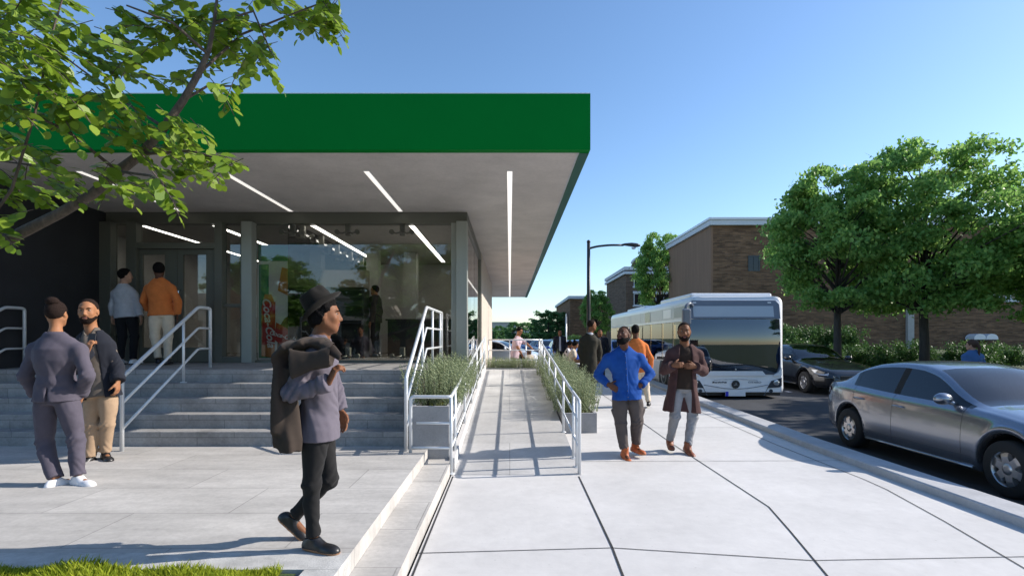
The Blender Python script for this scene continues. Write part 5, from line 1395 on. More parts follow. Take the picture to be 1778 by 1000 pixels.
for nme, rgb in dict(cloth_charcoal=(0.030, 0.029, 0.032), cloth_slim=(0.017, 0.0165, 0.017), cloth_black=(0.013, 0.013, 0.015), cloth_grey_shirt=(0.125, 0.11, 0.135), cloth_coat_brown=(0.048, 0.036, 0.029), cloth_suit=(0.088, 0.078, 0.102), cloth_taupe=(0.12, 0.10, 0.085), cloth_navy=(0.016, 0.018, 0.026),
    cloth_tan=(0.36, 0.25, 0.165), cloth_white=(0.42, 0.43, 0.47), cloth_orange=(0.60, 0.17, 0.045), cloth_cream=(0.62, 0.52, 0.40), cloth_blue=(0.011, 0.066, 0.28), cloth_cargo=(0.095, 0.078, 0.072), cloth_maroon=(0.075, 0.038, 0.036), cloth_darkbrown=(0.035, 0.022, 0.016),
    cloth_jeans=(0.27, 0.27, 0.28), cloth_olive=(0.035, 0.032, 0.024), cloth_pink=(0.50, 0.38, 0.42), cloth_khaki=(0.22, 0.20, 0.16), cloth_beige=(0.50, 0.43, 0.34), cloth_denim=(0.06, 0.13, 0.28), cloth_hat=(0.014, 0.0125, 0.011), cloth_greypants=(0.22, 0.205, 0.19)).items(): cloth(nme, rgb)
mat('leather_black', (0.014, 0.013, 0.014), 0.4, var=0.15); mat('leather_rust', (0.42, 0.10, 0.022), 0.55, var=0.2, vscale=25); mat('leather_brown', (0.20, 0.055, 0.022), 0.5, var=0.2, vscale=25); mat('shoe_white', (0.75, 0.74, 0.76), 0.5, var=0.03); mat('sole_tan', (0.35, 0.18, 0.09), 0.6, var=0.1)
# patterned blouse and striped shirt
m_, nt_p, b_p = nodes_of('cloth_pattern'); tcp = N(nt_p, 'ShaderNodeTexCoord'); vp = N(nt_p, 'ShaderNodeTexVoronoi'); vp.inputs['Scale'].default_value = 9; nt_p.links.new(tcp.outputs['Object'], vp.inputs['Vector'])
gtp = N(nt_p, 'ShaderNodeMath', operation='GREATER_THAN'); gtp.inputs[1].default_value = 0.42; nt_p.links.new(vp.outputs['Distance'], gtp.inputs[0])
mxp = N(nt_p, 'ShaderNodeMix', data_type='RGBA'); mxp.inputs[6].default_value = (0.03, 0.025, 0.03, 1); mxp.inputs[7].default_value = (0.65, 0.6, 0.6, 1); nt_p.links.new(gtp.outputs[0], mxp.inputs['Factor']); nt_p.links.new(mxp.outputs[2], b_p.inputs['Base Color']); b_p.inputs['Roughness'].default_value = 0.9

def folds(amp, scale=1.0, seed=0, direction=(0, 0, 1)):
    g = np.random.default_rng(seed); ph = g.uniform(0, 6.28, 8)
    def fn(x, y, z):
        w1 = np.sin(7*x*scale+5*z*scale+ph[0])+np.sin(6*y*scale-8*z*scale+ph[1])
        a = np.sin(40*scale*(z*0.32+x*0.85)+2.4*w1+ph[2]); b = np.sin(34*scale*(z*0.45-x*0.7+y*0.6)+2.6*w1+ph[3]); c = np.sin(70*scale*(z*.55+0.5*y-.5*x)+3*w1+ph[4])
        return amp*(0.5*a*np.abs(a)+0.5*b+0.25*c*np.clip(w1, 0, 1))
    return fn
class Crease:
    """ring wrinkles round a joint"""
    def __init__(s, p, axis, amp, rad, lam): s.p, s.ax, s.amp, s.r, s.l = A(p), nrm(axis), amp, rad, lam
    def __call__(s, x, y, z):
        dx, dy, dz = x-s.p[0], y-s.p[1], z-s.p[2]; q = dx*dx+dy*dy+dz*dz; t = dx*s.ax[0]+dy*s.ax[1]+dz*s.ax[2]
        u = dx*(1-abs(s.ax[0]))+dy*(1-abs(s.ax[1])); w = np.sin(2*np.pi*t/s.l+26*u+3.0*np.sin(17*dx-13*dz)+2*np.sin(21*dy+9*dz)); m = np.clip(.5+.8*np.sin(23*dx+31*dy+15*dz+s.p[0]*40), 0, 1)
        return s.amp*np.exp(-q/(s.r**2))*m*(w+.35*w*w)

def stand(Ht, f):
    """default standing joints, facing f (xy), heights in metres"""
    f = nrm(A(f[0], f[1], 0)); r = A(f[1], -f[0], 0); s = Ht/1.8; J = {}
    J['pel'] = A(0, 0, 0.93*s); J['neck'] = A(0, 0, 1.51*s)-f*0.01; J['head'] = A(0, 0, 1.675*s)+f*0.025
    for k, g in (('R', 1), ('L', -1)):
        J['sh'+k] = A(0, 0, 1.45*s)+r*g*0.195*s; J['el'+k] = A(0, 0, 1.15*s)+r*g*0.255*s-f*0.03; J['wr'+k] = A(0, 0, 0.88*s)+r*g*0.26*s+f*0.04
        J['hip'+k] = A(0, 0, 0.92*s)+r*g*0.09*s; J['kn'+k] = A(0, 0, 0.50*s)+r*g*0.10*s+f*0.015; J['an'+k] = A(0, 0, 0.085)+r*g*0.105*s-f*0.02
        J['toe'+k] = f+r*g*0.15
    return J
class Person:
    def __init__(s, label, base, Ht, face, px=None, vox=0.012, category='person', head_scale=1.0, joints=None, head_dir=None, head_up=(0, 0, 1), chest=None, girth=1.0, hands=None, group=None, skin='skin_dark', female=False):
        s.base = Vector(base); s.s = Ht/1.8; s.J = stand(Ht, face); s.f = nrm(A(face[0], face[1], 0)); s.vox = vox; s.skin = skin; s.gi = girth
        for k, (x, y, d) in (px or {}).items():
            if k.startswith('toe'): s.J[k] = A(x, y, d)
            else: s.J[k] = A(P(x, y, s.base.y+d)-s.base)
        rv = A(s.f[1], -s.f[0], 0)
        if px and 'pel' in px:
            for k, g in (('R', 1), ('L', -1)):
                if 'hip'+k not in px: s.J['hip'+k] = s.J['pel']+rv*g*.09*s.s-A(0, 0, .012)
        for k in ('shR', 'shL'):
            if px and k in px: s.J[k] = s.J[k]*.9+A(s.J['neck'][0], s.J['neck'][1], s.J[k][2])*.1-A(0, 0, .024*s.s)
        for k, v in (joints or {}).items(): s.J[k] = A(v)
        s.hf = nrm(head_dir if head_dir is not None else s.f); s.hu = A(head_up); s.hu = nrm(s.hu-s.hf*(s.hu @ s.hf)); s.hr = np.cross(s.hf, s.hu)
        s.cf = nrm(chest) if chest is not None else s.f
        s.hs = head_scale*s.s; s.female = female
        s.label, s.cat, s.group = label, category, group
        s.hands = hands or {}
        s.root = None
    def H(s, f, u, r=0.0): return s.J['head']+(s.hf*f+s.hu*u+s.hr*r)*s.hs
    def axs(s): return (s.hr, s.hf, s.hu)
    def bounds(s, pad=0.2):
        P_ = np.array([v for k, v in s.J.items() if not k.startswith('toe')]); return P_.min(0)-pad, P_.max(0)+pad
    TORSO = [(-0.10, .135, .105), (0.0, .158, .112), (.12, .160, .115), (.36, .136, .100), (.60, .156, .116), (.78, .166, .112), (.90, .128, .088), (1.0, .060, .056)]
    def torso(s, F, grow=0.0, k=0.03, prof=None, shoulders=True, wide=1.0):
        J = s.J; g = s.gi*s.s
        pr = [(t, a*g*wide, b*g*(1.12 if s.female and .5 < t < .85 else 1)) for t, a, b in (prof or s.TORSO)]
        F.add(Loft(J['pel'], J['neck'], pr, s.cf, grow), k)
        if shoulders:
            for c in 'RL':
                F.add(Cap(J['neck']+A(0, 0, .022)*s.s-s.cf*.015, J['neck']*.45+J['sh'+c]*.55+A(0, 0, .006), .036*g+grow*.4, .044*g+grow*.6), .05)
                nk = J['pel']+(J['neck']-J['pel'])*0.86
                F.add(Cap(J['neck']*.85+nk*.15, J['sh'+c], .046*g+grow*.8, .044*g+grow*.8), .035)
                F.add(Cap(J['pel']+(J['neck']-J['pel'])*0.66+(J['sh'+c]-nk)*0.5, J['sh'+c]-A(0, 0, .015), .066*g+grow, .046*g+grow), 0.05)
    def arm(s, F, c, grow=0.0, k=0.02, shrink=1.0, upto=1.0, loose=0.0):
        J = s.J; g = s.gi*s.s*shrink
        if upto <= 0.55:
            e = J['sh'+c]+(J['el'+c]-J['sh'+c])*upto/0.55; F.add(Loft(J['sh'+c], e, [(-.1, .055*g, .055*g), (1, .05*g, .05*g)], s.cf+A(.01, .02, .013), grow), k); return
        F.add(Cap(J['sh'+c]-A(0, 0, .008)*s.s, J['el'+c], .053*g+grow*.85, .043*g+grow), k)
        w = J['el'+c]+(J['wr'+c]-J['el'+c])*upto
        F.add(Loft(J['el'+c], w, [(-.12, .030*g, .030*g), (0, .045*g, .045*g), (.25, .047*g, .047*g), (1, .030*g+loose, .030*g+loose)], s.cf+A(.011, .023, .017), grow), k)
    def leg(s, F, c, grow=0.0, k=0.03, prof=None, shrink=1.0, end=1.0):
        J = s.J; g = s.s*(0.6+0.4*s.gi)*shrink
        th = [(-.08, .080, .088), (0.0, .088, .094), (.3, .084, .086), (.75, .064, .065), (1, .057, .059)]
        cf = [(0, .057, .059, 0), (.12, .055, .056, -.004), (.32, .058, .062, -.012), (.7, .042, .045, -.008), (1, .036, .040, 0)]
        if prof: th = prof[0]; cf = prof[1]
        F.add(Loft(J['hip'+c], J['kn'+c], [(t, a*g, b*g) for t, a, b in th], s.f, grow), k)
        F.add(Cap(J['kn'+c], J['kn'+c]+(J['an'+c]-J['kn'+c])*0.02, .056*g+grow), 0.03)
        an = J['kn'+c]+(J['an'+c]-J['kn'+c])*end
        F.add(Loft(J['kn'+c], an, [(t, a*g, b*g, o*g) for t, a, b, o in cf], nrm(J['toe'+c]), grow), k)
    def hand(s, F, c, d, n, curl=0.35, spread=0.0, thumb=None):
        """d finger direction, n palm normal"""
        q = s.s*1.04; w = s.J['wr'+c]; d = nrm(d); n = nrm(A(n)-d*(A(n) @ d)); side = np.cross(d, n)*(1 if c == 'R' else -1)   # towards the thumb
        F.add(Loft(w, w+d*.092*q, [(-.1, .026*q, .020*q), (.2, .032*q, .017*q), (.7, .042*q, .016*q), (1.02, .040*q, .013*q)], n), .012)
        ks = [(.030, .068), (.010, .077), (-.010, .072), (-.029, .056)]
        for i, (o, L) in enumerate(ks):
            p = w+d*.088*q+side*o*q; a = 0.0; dd = d+side*(o*spread*8)
            dd = nrm(dd)
            for j, (fr, r) in enumerate(((.45, .0095), (.32, .0085), (.26, .0075))):
                a += curl*(0.75 if j == 0 else 1.0)
                v = dd*math.cos(a)+n*math.sin(a); e = p+v*L*fr*1.12*q; F.add(Cap(p, e, r*q, r*.92*q), .004); p = e
        p = w+d*.022*q+side*.026*q
        for j, (L, r) in enumerate(((.042, .014), (.032, .011), (.026, .009))):
            t = thumb or (0.75, 0.62)
            v = nrm(d*(t[0]-.05*j)+side*(t[1]-.22*j)+n*(.30+.18*j)); e = p+v*L*q; F.add(Cap(p, e, r*q, r*.9*q), .008); p = e
    def head(s, F):
        h = s.hs; X = s.axs(); H = s.H
        F.add(Ell(H(-.012, .030), A(.077, .098, .092)*h, X), .02)
        F.add(Ell(H(.032, -.040), A(.060, .066, .080)*h, X), .03)
        F.add(Cap(H(.062, -.096, -.012), H(.062, -.096, .012), .022*h), .022)             # chin
        for g in (1, -1):
            F.add(Cap(H(.0, -.055, g*.055), H(.05, -.09, g*.025), .020*h), .03)               # jaw line
            F.add(Ell(H(.060, -.022, g*.040), A(.022, .024, .022)*h, X), .02)             # cheek
            F.sub(Ell(H(.096, .012, g*.032), A(.019, .018, .0095)*h, X), .010)             # eye socket
            F.add(Ell(H(-.008, -.006, g*.079), A(.010, .020, .033)*h, X), .008)           # ear
            F.sub(Ell(H(.002, -.004, g*.090), A(.008, .009, .017)*h, X), .006)
            F.add(Ell(H(.096, -.031, g*.012), A(.010, .012, .009)*h, X), .006)            # nostril
        F.add(Cap(H(.080, .034, -.034), H(.080, .034, .034), .010*h), .015)                  # brow
        F.add(Cap(H(.086, .022), H(.108, -.024), .008*h, .0125*h), .010)                      # nose
        F.add(Ell(H(.090, -.054), A(.023, .011, .0065)*h, X), .005); F.add(Ell(H(.088, -.066), A(.020, .011, .0075)*h, X), .005)
        F.sub(Ell(H(.103, -.060), A(.021, .006, .0016)*h, X), .004)
        nb = s.J['neck']; up = s.J['head']+(-s.hf*.012-s.hu*.03)*h
        F.add(Cap(nb-A(0, 0, .03)*s.s, up, .062*s.s*(0.5+.5*s.gi)*(0.88 if s.female else 1), .054*h*(0.86 if s.female else 1)), .03)
    def body(s, short_sleeve=False):
        lo, hi = s.bounds(0.24); F = Field(lo, hi, s.vox)
        s.torso(F, -0.012)
        for c in 'RL':
            s.arm(F, c, -0.004 if not short_sleeve else 0.0, shrink=0.9 if not short_sleeve else 1.0)
            s.leg(F, c, -0.008)
            a = s.J['an'+c]; t = nrm(s.J['toe'+c]); F.add(Cap(a-A(0, 0, .03), a+t*.13*s.s-A(0, 0, .045), .036*s.s, .026*s.s), .02)
            hd = s.hands.get(c)
            if hd is None:
                d = nrm(nrm(s.J['wr'+c]-s.J['el'+c])+A(0, 0, -.3)); inward = A(s.J['pel'])-A(s.J['wr'+c]); inward[2] = 0; hd = (d, nrm(nrm(inward)*0.8-s.f*0.2), 0.35)
            s.hand(F, c, *hd)
        s.head(F)
        h = s.hs; lipc = s.H(.095, -.060)
        V, Q = surface(F, 1)
        me = np_mesh('person', V, Q, [M[s.skin], M['lips' if s.skin in ('skin_brown', 'skin_light') else 'lips_dark']])
        C = V[Q].mean(1)-lipc; q = np.stack([C @ s.hr/(.023*h), C @ s.hf/(.02*h), C @ s.hu/(.0135*h)], 1); me.polygons.foreach_set('material_index', ((q**2).sum(1) < 1).astype(np.int32))
        s.root = link_mesh('person', me, None, s.base); tag(s.root, s.label, s.cat, s.group)
        if s.vox <= 0.0125:
            for g in (1, -1):
                c = s.H(.0728, .012, g*.032); mb = MB(); bm = bmesh.new(); bmesh.ops.create_uvsphere(bm, u_segments=12, v_segments=8, radius=.0112*h)
                mb.add([(v.co+Vector(c))[:] for v in bm.verts], [[v.index for v in f.verts] for f in bm.faces], 0, True); bm.free()
                ey = mb.build('eye', 'eye_white', s.root)
                p = c+s.hf*.0088*h; mb = MB(); n = 10; ring = [p+(s.hr*math.cos(a)+s.hu*math.sin(a))*.0068*h for a in [2*math.pi*k/n for k in range(n)]]
                mb.v = [tuple(v) for v in ring]+[tuple(p+s.hf*.004*h)]
                for k in range(n): mb.face([k, (k+1) % n, n], 0, True)
                mb.build('iris', 'eye_iris', ey)
                mb = MB(); mb.tube([Vector(s.H(.091, .030, g*.016)), Vector(s.H(.0935, .036, g*.034)), Vector(s.H(.080, .034, g*.052))], [.0028*h, .0036*h, .002*h], 6); mb.build('eyebrow', 'hair_black', s.root)
        return s.root
    # ---- clothing
    def put(s, name, F, m, smooth=2, mi=None): return to_obj(name, F, m if isinstance(m, (list, tuple)) else [m], s.root, smooth=smooth, mi=mi)
    def trousers(s, m, grow=0.010, end=0.97, flare=0.0, amp=0.004, waist=0.10, seed=1, cargo=False, baggy=0.0, vox=None):
        lo, hi = s.bounds(0.2); hi[2] = max(s.J['pel'][2], s.J['knR'][2], s.J['knL'][2])+0.25; F = Field(lo, hi, vox or s.vox); J = s.J; g = s.s
        ax = nrm(J['neck']-J['pel'])
        F.add(Loft(J['pel'], J['neck'], [(-.10, .125*g, .10*g), (0, .158*g*s.gi, .114*g*s.gi), (.12, .150*g*s.gi, .108*g*s.gi), (waist+.10, .138*g*s.gi, .100*g*s.gi)], s.f, min(grow, .006)), .04)
        b = baggy
        pr = ([(-.06, .066, .080), (0.02, .082, .094), (.12, .088+b*.5, .096+b*.5), (.3, .088+b, .092+b), (.75, .070+b, .072+b), (1, .064+b, .066+b)],
              [(0, .064+b, .066+b, 0), (.15, .061+b, .064+b, -.004), (.35, .060+b, .066+b, -.010), (.75, .050+b*.8+flare*.5, .054+b*.8+flare*.5, -.006), (1, .048+b*.4+flare, .054+b*.4+flare, 0)])
        for c in 'RL':
            s.leg(F, c, grow*0.6, .03, pr, end=end)
            if cargo:
                md = J['hip'+c]*.42+J['kn'+c]*.58; out = nrm(J['hip'+c]-J['pel']); F.add(Ell(md+out*.085*g, A(.022, .055, .085)*g, (out, nrm(np.cross(A(0, 0, 1), out)), A(0, 0, 1))), .02)
        f = folds(amp, 0.85, seed); F.warp(f)
        for c in 'RL':
            F.warp(Crease(J['kn'+c], J['an'+c]-J['kn'+c]+A(.2, .1, 0), amp*1.1, .12, .075)); F.warp(Crease(J['an'+c]+A(0, 0, .05), A(0.3, .2, 1), amp*1.2, .10, .06)); F.warp(Crease(J['hip'+c]-A(0, 0, .10), A(.8, .2, 1), amp*.8, .10, .08))
        return s.put('trousers', F, m, smooth=1)
    def shoes(s, m, L=0.275, boot=0.0, sole='black_rubber', h=0.0, pitch=None):
        for c in 'RL':
            a = s.J['an'+c]; t = nrm(s.J['toe'+c]); g = s.s
            t2 = nrm(t*A(1, 1, 1)); up = nrm(A(0, 0, 1)-t2*t2[2]); sd = np.cross(t2, up)
            zs = a-up*.085*g      # sole point under the ankle
            lo = a-.33; hi = a+.33; F = Field(lo, hi, min(s.vox, .009))
            B = lambda f, u, r=0: zs+(t2*f+up*u+sd*r)*g
            F.add(Ell(B(.055, .022), A(.044, .145*L/.275, .045)*g, (sd, t2, up)), .02)
            F.add(Ell(B(.150*L/.275, .022), A(.047, .065, .036)*g, (sd, t2, up)), .03)
            F.add(Ell(B(-.045, .035), A(.034, .042, .055)*g, (sd, t2, up)), .03)
            F.add(Cap(B(.045, .05), B(.0, .085), .036*g, .040*g), .03)
            if boot: F.add(Cap(B(.0, .07), B(-.005, .09+boot), .046*g, .047*g), .03); F.cut(B(0, .10+boot), up)
            else: F.cut(B(0.03, .098), nrm(up-t2*.15))
            F.cut(B(0, .002), -up)
            zc = zs+up*.018*g
            V, Q = surface(F, 1); me = np_mesh('boot' if boot else 'shoe', V, Q, [M[m], M[sole]])
            C = V[Q].mean(1); me.polygons.foreach_set('material_index', (((C-zc) @ up) < 0).astype(np.int32))
            link_mesh('boot' if boot else 'shoe', me, s.root)
            if s.vox < .009:
                mb = MB()
                for k in range(3):
                    f_, u_ = .065+.022*k, .070-.012*k
                    mb.tube([Vector(B(f_, u_-.012, -.028)), Vector(B(f_+.004, u_+.004, 0)), Vector(B(f_, u_-.012, .028))], .0035, 5)
                mb.build('lace', m, s.root)
    def top(s, name, m, grow=0.014, hem=-0.10, sleeves=0.97, amp=0.005, seed=3, neck=0.064, open_=0.0, vee=0.0, prof=None, wide=1.0, loose=0.006, skirt=None, collar=None, flap=0.0, cuff=True, slim=0.0, vent=False, k=0.02, mi=None, arms='RL'):
        """open_: half width of a front opening; vee: depth of the neck opening; skirt: list of profile rows below the pelvis"""
        lo, hi = s.bounds(0.26); F = Field(lo, hi, s.vox); J = s.J; g = s.s; ax = nrm(J['neck']-J['pel']); Lt = np.linalg.norm(J['neck']-J['pel'])
        base = [(.0, .172, .130), (.12, .164, .124), (.36, .146-slim, .112-slim*.5), (.60, .160, .120), (.78, .168, .116), (.90, .130, .090), (1.0, .064, .060)]
        if skirt: base = [(t, a, b) for t, a, b in skirt]+base
        else: base = [(hem, .180, .136)]+base if hem < 0 else [r for r in base if r[0] > hem]
        if not skirt and hem >= 0: base = [(hem, .150, .114)]+base
        s.torso(F, grow, .03, prof or base, True, wide)
        for c in arms:
            s.arm(F, c, grow*0.85, .025, 1.0, sleeves, loose)
            if cuff and sleeves > .6:
                w = J['el'+c]+(J['wr'+c]-J['el'+c])*sleeves; d = nrm(J['wr'+c]-J['el'+c]); F.add(Loft(w-d*.05*g, w+d*.002, [(0, .036*g+loose, .036*g+loose), (1, .035*g+loose, .035*g+loose)], s.cf+A(.01, .02, .01), grow*.85), .004)
        F.warp(folds(amp, 1.0, seed))
        for c in arms:
            if sleeves > .6: F.warp(Crease(J['el'+c], J['wr'+c]-J['sh'+c]+A(.05, .05, .02), amp*1.1, .11, .065)); F.warp(Crease(J['el'+c]*.4+J['wr'+c]*.6, J['wr'+c]-J['el'+c]+A(.05, .03, .04), amp*.8, .09, .06))
            F.warp(Crease(J['sh'+c]-A(0, 0, .11), nrm(J['sh'+c]-J['neck'])+A(0, 0, .8), amp*.6, .09, .07))
        F.warp(Crease(J['pel']+ax*.2*g, ax+A(.3, .2, 0), amp*.9, .17, .09))
        nb = J['neck']; cf = s.cf
        F.sub(Cap(nb-ax*.015, nb+ax*.2, neck*g, neck*g*1.05), .008)
        if vee > 0:
            fr = nb+cf*.085*g; F.sub(Cap(fr+ax*.03, nb+cf*.135*g-ax*vee, .045*g, .008), .012)
        if open_ > 0:
            low = J['pel']+ax*Lt*min(r[0] for r in (skirt or [(hem, 0, 0)])); f0 = cf*.17*g
            F.sub(Loft(low-ax*.1+f0, nb+f0*.6, [(0, open_*(1.8 if skirt else 1.25)*g, .12*g), (.45, open_*(1.15 if skirt else 1)*g, .10*g), (1, open_*.8*g, .09*g)], cf), .012)
        if vent:
            bk = J['pel']-cf*.13*g; F.sub(Loft(bk-ax*.16, bk+ax*.10, [(0, .028*g, .06), (1, .003, .05)], cf), .006)
        if flap > 0:
            side = np.cross(ax, cf); mid = J['pel']+ax*Lt*hem
            F.sub(Loft(mid-ax*.05+cf*.13*g, mid+ax*flap+cf*.13*g, [(0, .035*g, .06), (1, .004, .05)], cf), .01)
        if not skirt: F.cut(J['pel']+ax*Lt*(hem+.005), -ax)
        o = s.put(name, F, m, smooth=1, mi=mi)
        if collar:
            Fc = Field(nb-.16*g-.05, nb+.16*g+.06, min(s.vox, .009)); hgt, mm = collar
            Fc.add(Loft(nb-ax*.005*g, nb+ax*hgt*g, [(0, .078*g, .076*g), (1, .068*g, .066*g)], cf), .004)
            Fc.add(Loft(nb-ax*.028*g, nb+ax*(hgt*.98)*g, [(0, .098*g, .094*g), (.55, .082*g, .080*g), (1, .066*g, .064*g)], cf), .004)
            Fc.sub(Cap(nb-ax*.1, nb+ax*.2, .060*g, .060*g), .004)
            Fc.sub(Loft(nb+cf*.08*g-ax*.07*g, nb+cf*.08*g+ax*.10*g, [(0, .008, .07), (1, .075*g, .07)], cf), .006)
            s.put('collar', Fc, mm, smooth=1)
        return o
    def lapels(s, m, lenf=0.5, w=.045):
        J = s.J; ax = nrm(J['neck']-J['pel']); sd = np.cross(ax, s.cf); g = s.s
        for q in (1, -1):
            lo = J['neck']-.5; hi = J['neck']+.3; F = Field(lo, hi, s.vox)
            a = J['neck']+sd*q*.066*g+ax*.02*g-s.cf*.0; b = J['neck']+sd*q*.05*g+s.cf*(.150*g)-ax*lenf*.55*g
            n_ = nrm(s.cf+sd*q*.35)
            F.add(Loft(a, b, [(0, .028*g, .014*g), (.35, w*g, .012*g), (.55, w*1.15*g, .012*g), (1, .012*g, .012*g)], n_), .006)
            s.put('lapel', F, m, smooth=1)
    def hair(s, m, kind='short', thick=.012, name='hair', line=.028):
        h = s.hs; X = s.axs(); F = Field(s.J['head']-.26*h-.05, s.J['head']+.26*h+.05, min(s.vox, .009)); H = s.H
        F.add(Ell(H(-.014, .032), A(.077+thick, .099+thick, .092+thick*1.1)*h, X), .01)
        F.cut(H(.034, line+.02), nrm(s.hf*.86-s.hu*.5))          # hairline from the brow back to the ear
        F.cut(H(-.02, -.045), nrm(-s.hu*.9+s.hf*.42))
        if kind == 'curly':
            F.warp(lambda x, y, z: .007*np.sin(150*x+3)*np.sin(160*y)*np.sin(155*z+1)+.004*np.sin(80*x+60*z))
            for g in (1, -1): F.add(Ell(H(-.050, -.025, g*.062), A(.018, .036, .045)*h, X), .02)
            F.add(Ell(H(-.085, -.03), A(.06, .032, .06)*h, X), .02)
            F.add(Ell(H(.045, .080), A(.058, .03, .018)*h, X), .015)
        elif kind == 'bun':
            F.add(Ell(H(-.072, .118), A(.056, .056, .042)*h, X), .006)
            F.warp(lambda x, y, z: .003*np.sin(260*(z+.3*x))*np.sin(110*x))
        elif kind == 'pony':
            F.add(Cap(H(-.11, .02), H(-.13, -.08), .03*h, .028*h), .02); F.add(Cap(H(-.13, -.08), H(-.12, -.28), .028*h, .012*h), .02)
            lo = s.J['head']-.42*h; 
        else: F.warp(lambda x, y, z: .0016*np.sin(210*x+40*z)*np.sin(190*y+90*z))
        return s.put(name, F, m, smooth=1)
    def long_hair(s, m):
        h = s.hs; X = s.axs(); F = Field(s.J['head']-.42*h, s.J['head']+.2*h, min(s.vox, .012)); H = s.H
        F.add(Ell(H(-.014, .034), A(.089, .112, .105)*h, X), .01); F.cut(H(.05, .03), nrm(s.hf*.86-s.hu*.5))
        F.add(Cap(H(-.10, .03), H(-.135, -.05), .038*h, .03*h), .02); F.add(Cap(H(-.135, -.05), H(-.125, -.32), .032*h, .012*h), .02)
        return s.put('hair', F, m, smooth=1)
    def beard(s, m, thick=.010, full=True):
        h = s.hs; X = s.axs(); F = Field(s.J['head']-.2*h, s.J['head']+.14*h, min(s.vox, .008)); H = s.H
        F.add(Ell(H(.032, -.040), A(.060+thick, .066+thick, .080+thick)*h, X), .02); F.add(Cap(H(.064, -.096, -.012), H(.064, -.096, .012), (.022+thick)*h), .02)
        if full:
            for g in (1, -1): F.add(Cap(H(.0, -.055, g*.055), H(.05, -.09, g*.025), (.020+thick)*h), .03)
        F.cut(H(.05, -.042), nrm(s.hu*.9+s.hf*.16)); F.cut(H(-.012 if full else .04, -.05), nrm(-s.hf))
        for g in (1, -1): F.sub(Ell(H(.085, -.022, g*.048), A(.040, .06, .036)*h, X), .012)
        F.sub(Ell(H(.102, -.061), A(.027, .022, .0125)*h, X), .004); F.sub(Ell(H(.106, -.028), A(.020, .018, .012)*h, X), .004)
        for g in (1, -1): F.add(Cap(H(.099, -.046, g*.003), H(.088, -.056, g*.030), .0055*h, .0045*h), .006)
        F.warp(lambda x, y, z: .0015*np.sin(300*x+90*z)*np.sin(280*y+120*z))
        return s.put('beard', F, m, smooth=1)

    def placket(s, m, shirt, t0=-.11, t1=.93, n=7):
        from mathutils.bvhtree import BVHTree
        me = shirt.data; bv = BVHTree.FromPolygons([v.co for v in me.vertices], [p.vertices[:] for p in me.polygons])
        J = s.J; ax = nrm(J['neck']-J['pel']); L = np.linalg.norm(J['neck']-J['pel']); sd = np.cross(ax, s.cf); w = .016*s.s; rows = []
        for t in np.linspace(t0, t1, 16):
            r_ = []
            for q in (-w, 0, w):
                o = J['pel']+ax*L*t+s.cf*.5+sd*q; hit = bv.ray_cast(Vector(o), Vector(-s.cf))
                if hit[0] is not None: r_.append(np.array(hit[0])+s.cf*.0035)
            if len(r_) == 3: rows.append(r_)
        mb = MB()
        for r_ in rows: mb.v += [tuple(r_[0]-s.cf*.004), tuple(r_[0]), tuple(r_[1]), tuple(r_[2]), tuple(r_[2]-s.cf*.004)]
        for i in range(len(rows)-1):
            for k in range(4): mb.face([i*5+k, i*5+k+1, i*5+k+6, i*5+k+5], 0, True)
        o = mb.build('placket', m, s.root)
        for k in range(n):
            p = rows[int((k+.5)/n*len(rows))][1]; mb = MB(); mb.tube([Vector(p), Vector(p+s.cf*.003)], .0055, 8); mb.build('button', 'eye_white', o)
# ------------------------------------------------------------------ the people
# man in the hat with a coat over his shoulder
hm = Person('man in felt hat and grey shirt walking past the steps with a slung coat', (P(553, 0, 3.46).x, 3.46, PZ), 1.64, (1, 0.06, 0), vox=.0062, skin='skin_dark', girth=.93, head_scale=1.0,
    head_dir=(.96, .26, -.02), head_up=(-.05, 0, 1), chest=(.95, .20, 0),
    px=dict(head=(565, 548, 0), neck=(556, 592, 0), pel=(553, 742, 0), shR=(542, 614, -.16), shL=(566, 612, .17), elR=(503, 683, -.20), wrR=(571, 664, -.23), elL=(582, 676, .20), wrL=(590, 712, .20),
            hipR=(549, 752, -.085), hipL=(557, 752, .085), knR=(541, 842, -.055), knL=(573, 832, .10), anR=(545, 934, -.05), anL=(509, 897, .16), toeR=(.94, -.32, -.04), toeL=(.80, -.1, -.62)),
    hands=dict(R=((.42, -.05, .9), (.75, .55, -.25), .85, 0, (.8, .2)), L=((.25, 0, -.97), (-.3, -.95, 0), .4)))
hm.body()
hm.trousers('cloth_slim', grow=.002, amp=.0035, waist=.05, end=.95, seed=5, baggy=-.006)
hm.shoes('leather_black', .27, sole='sole_tan')
hsh = hm.top('shirt', 'cloth_grey_shirt', grow=.015, hem=-.13, amp=.008, seed=8, collar=(.045, 'cloth_grey_shirt'), loose=.012, vee=.0, flap=.0)
hm.hair('hair_black', 'curly', .016)
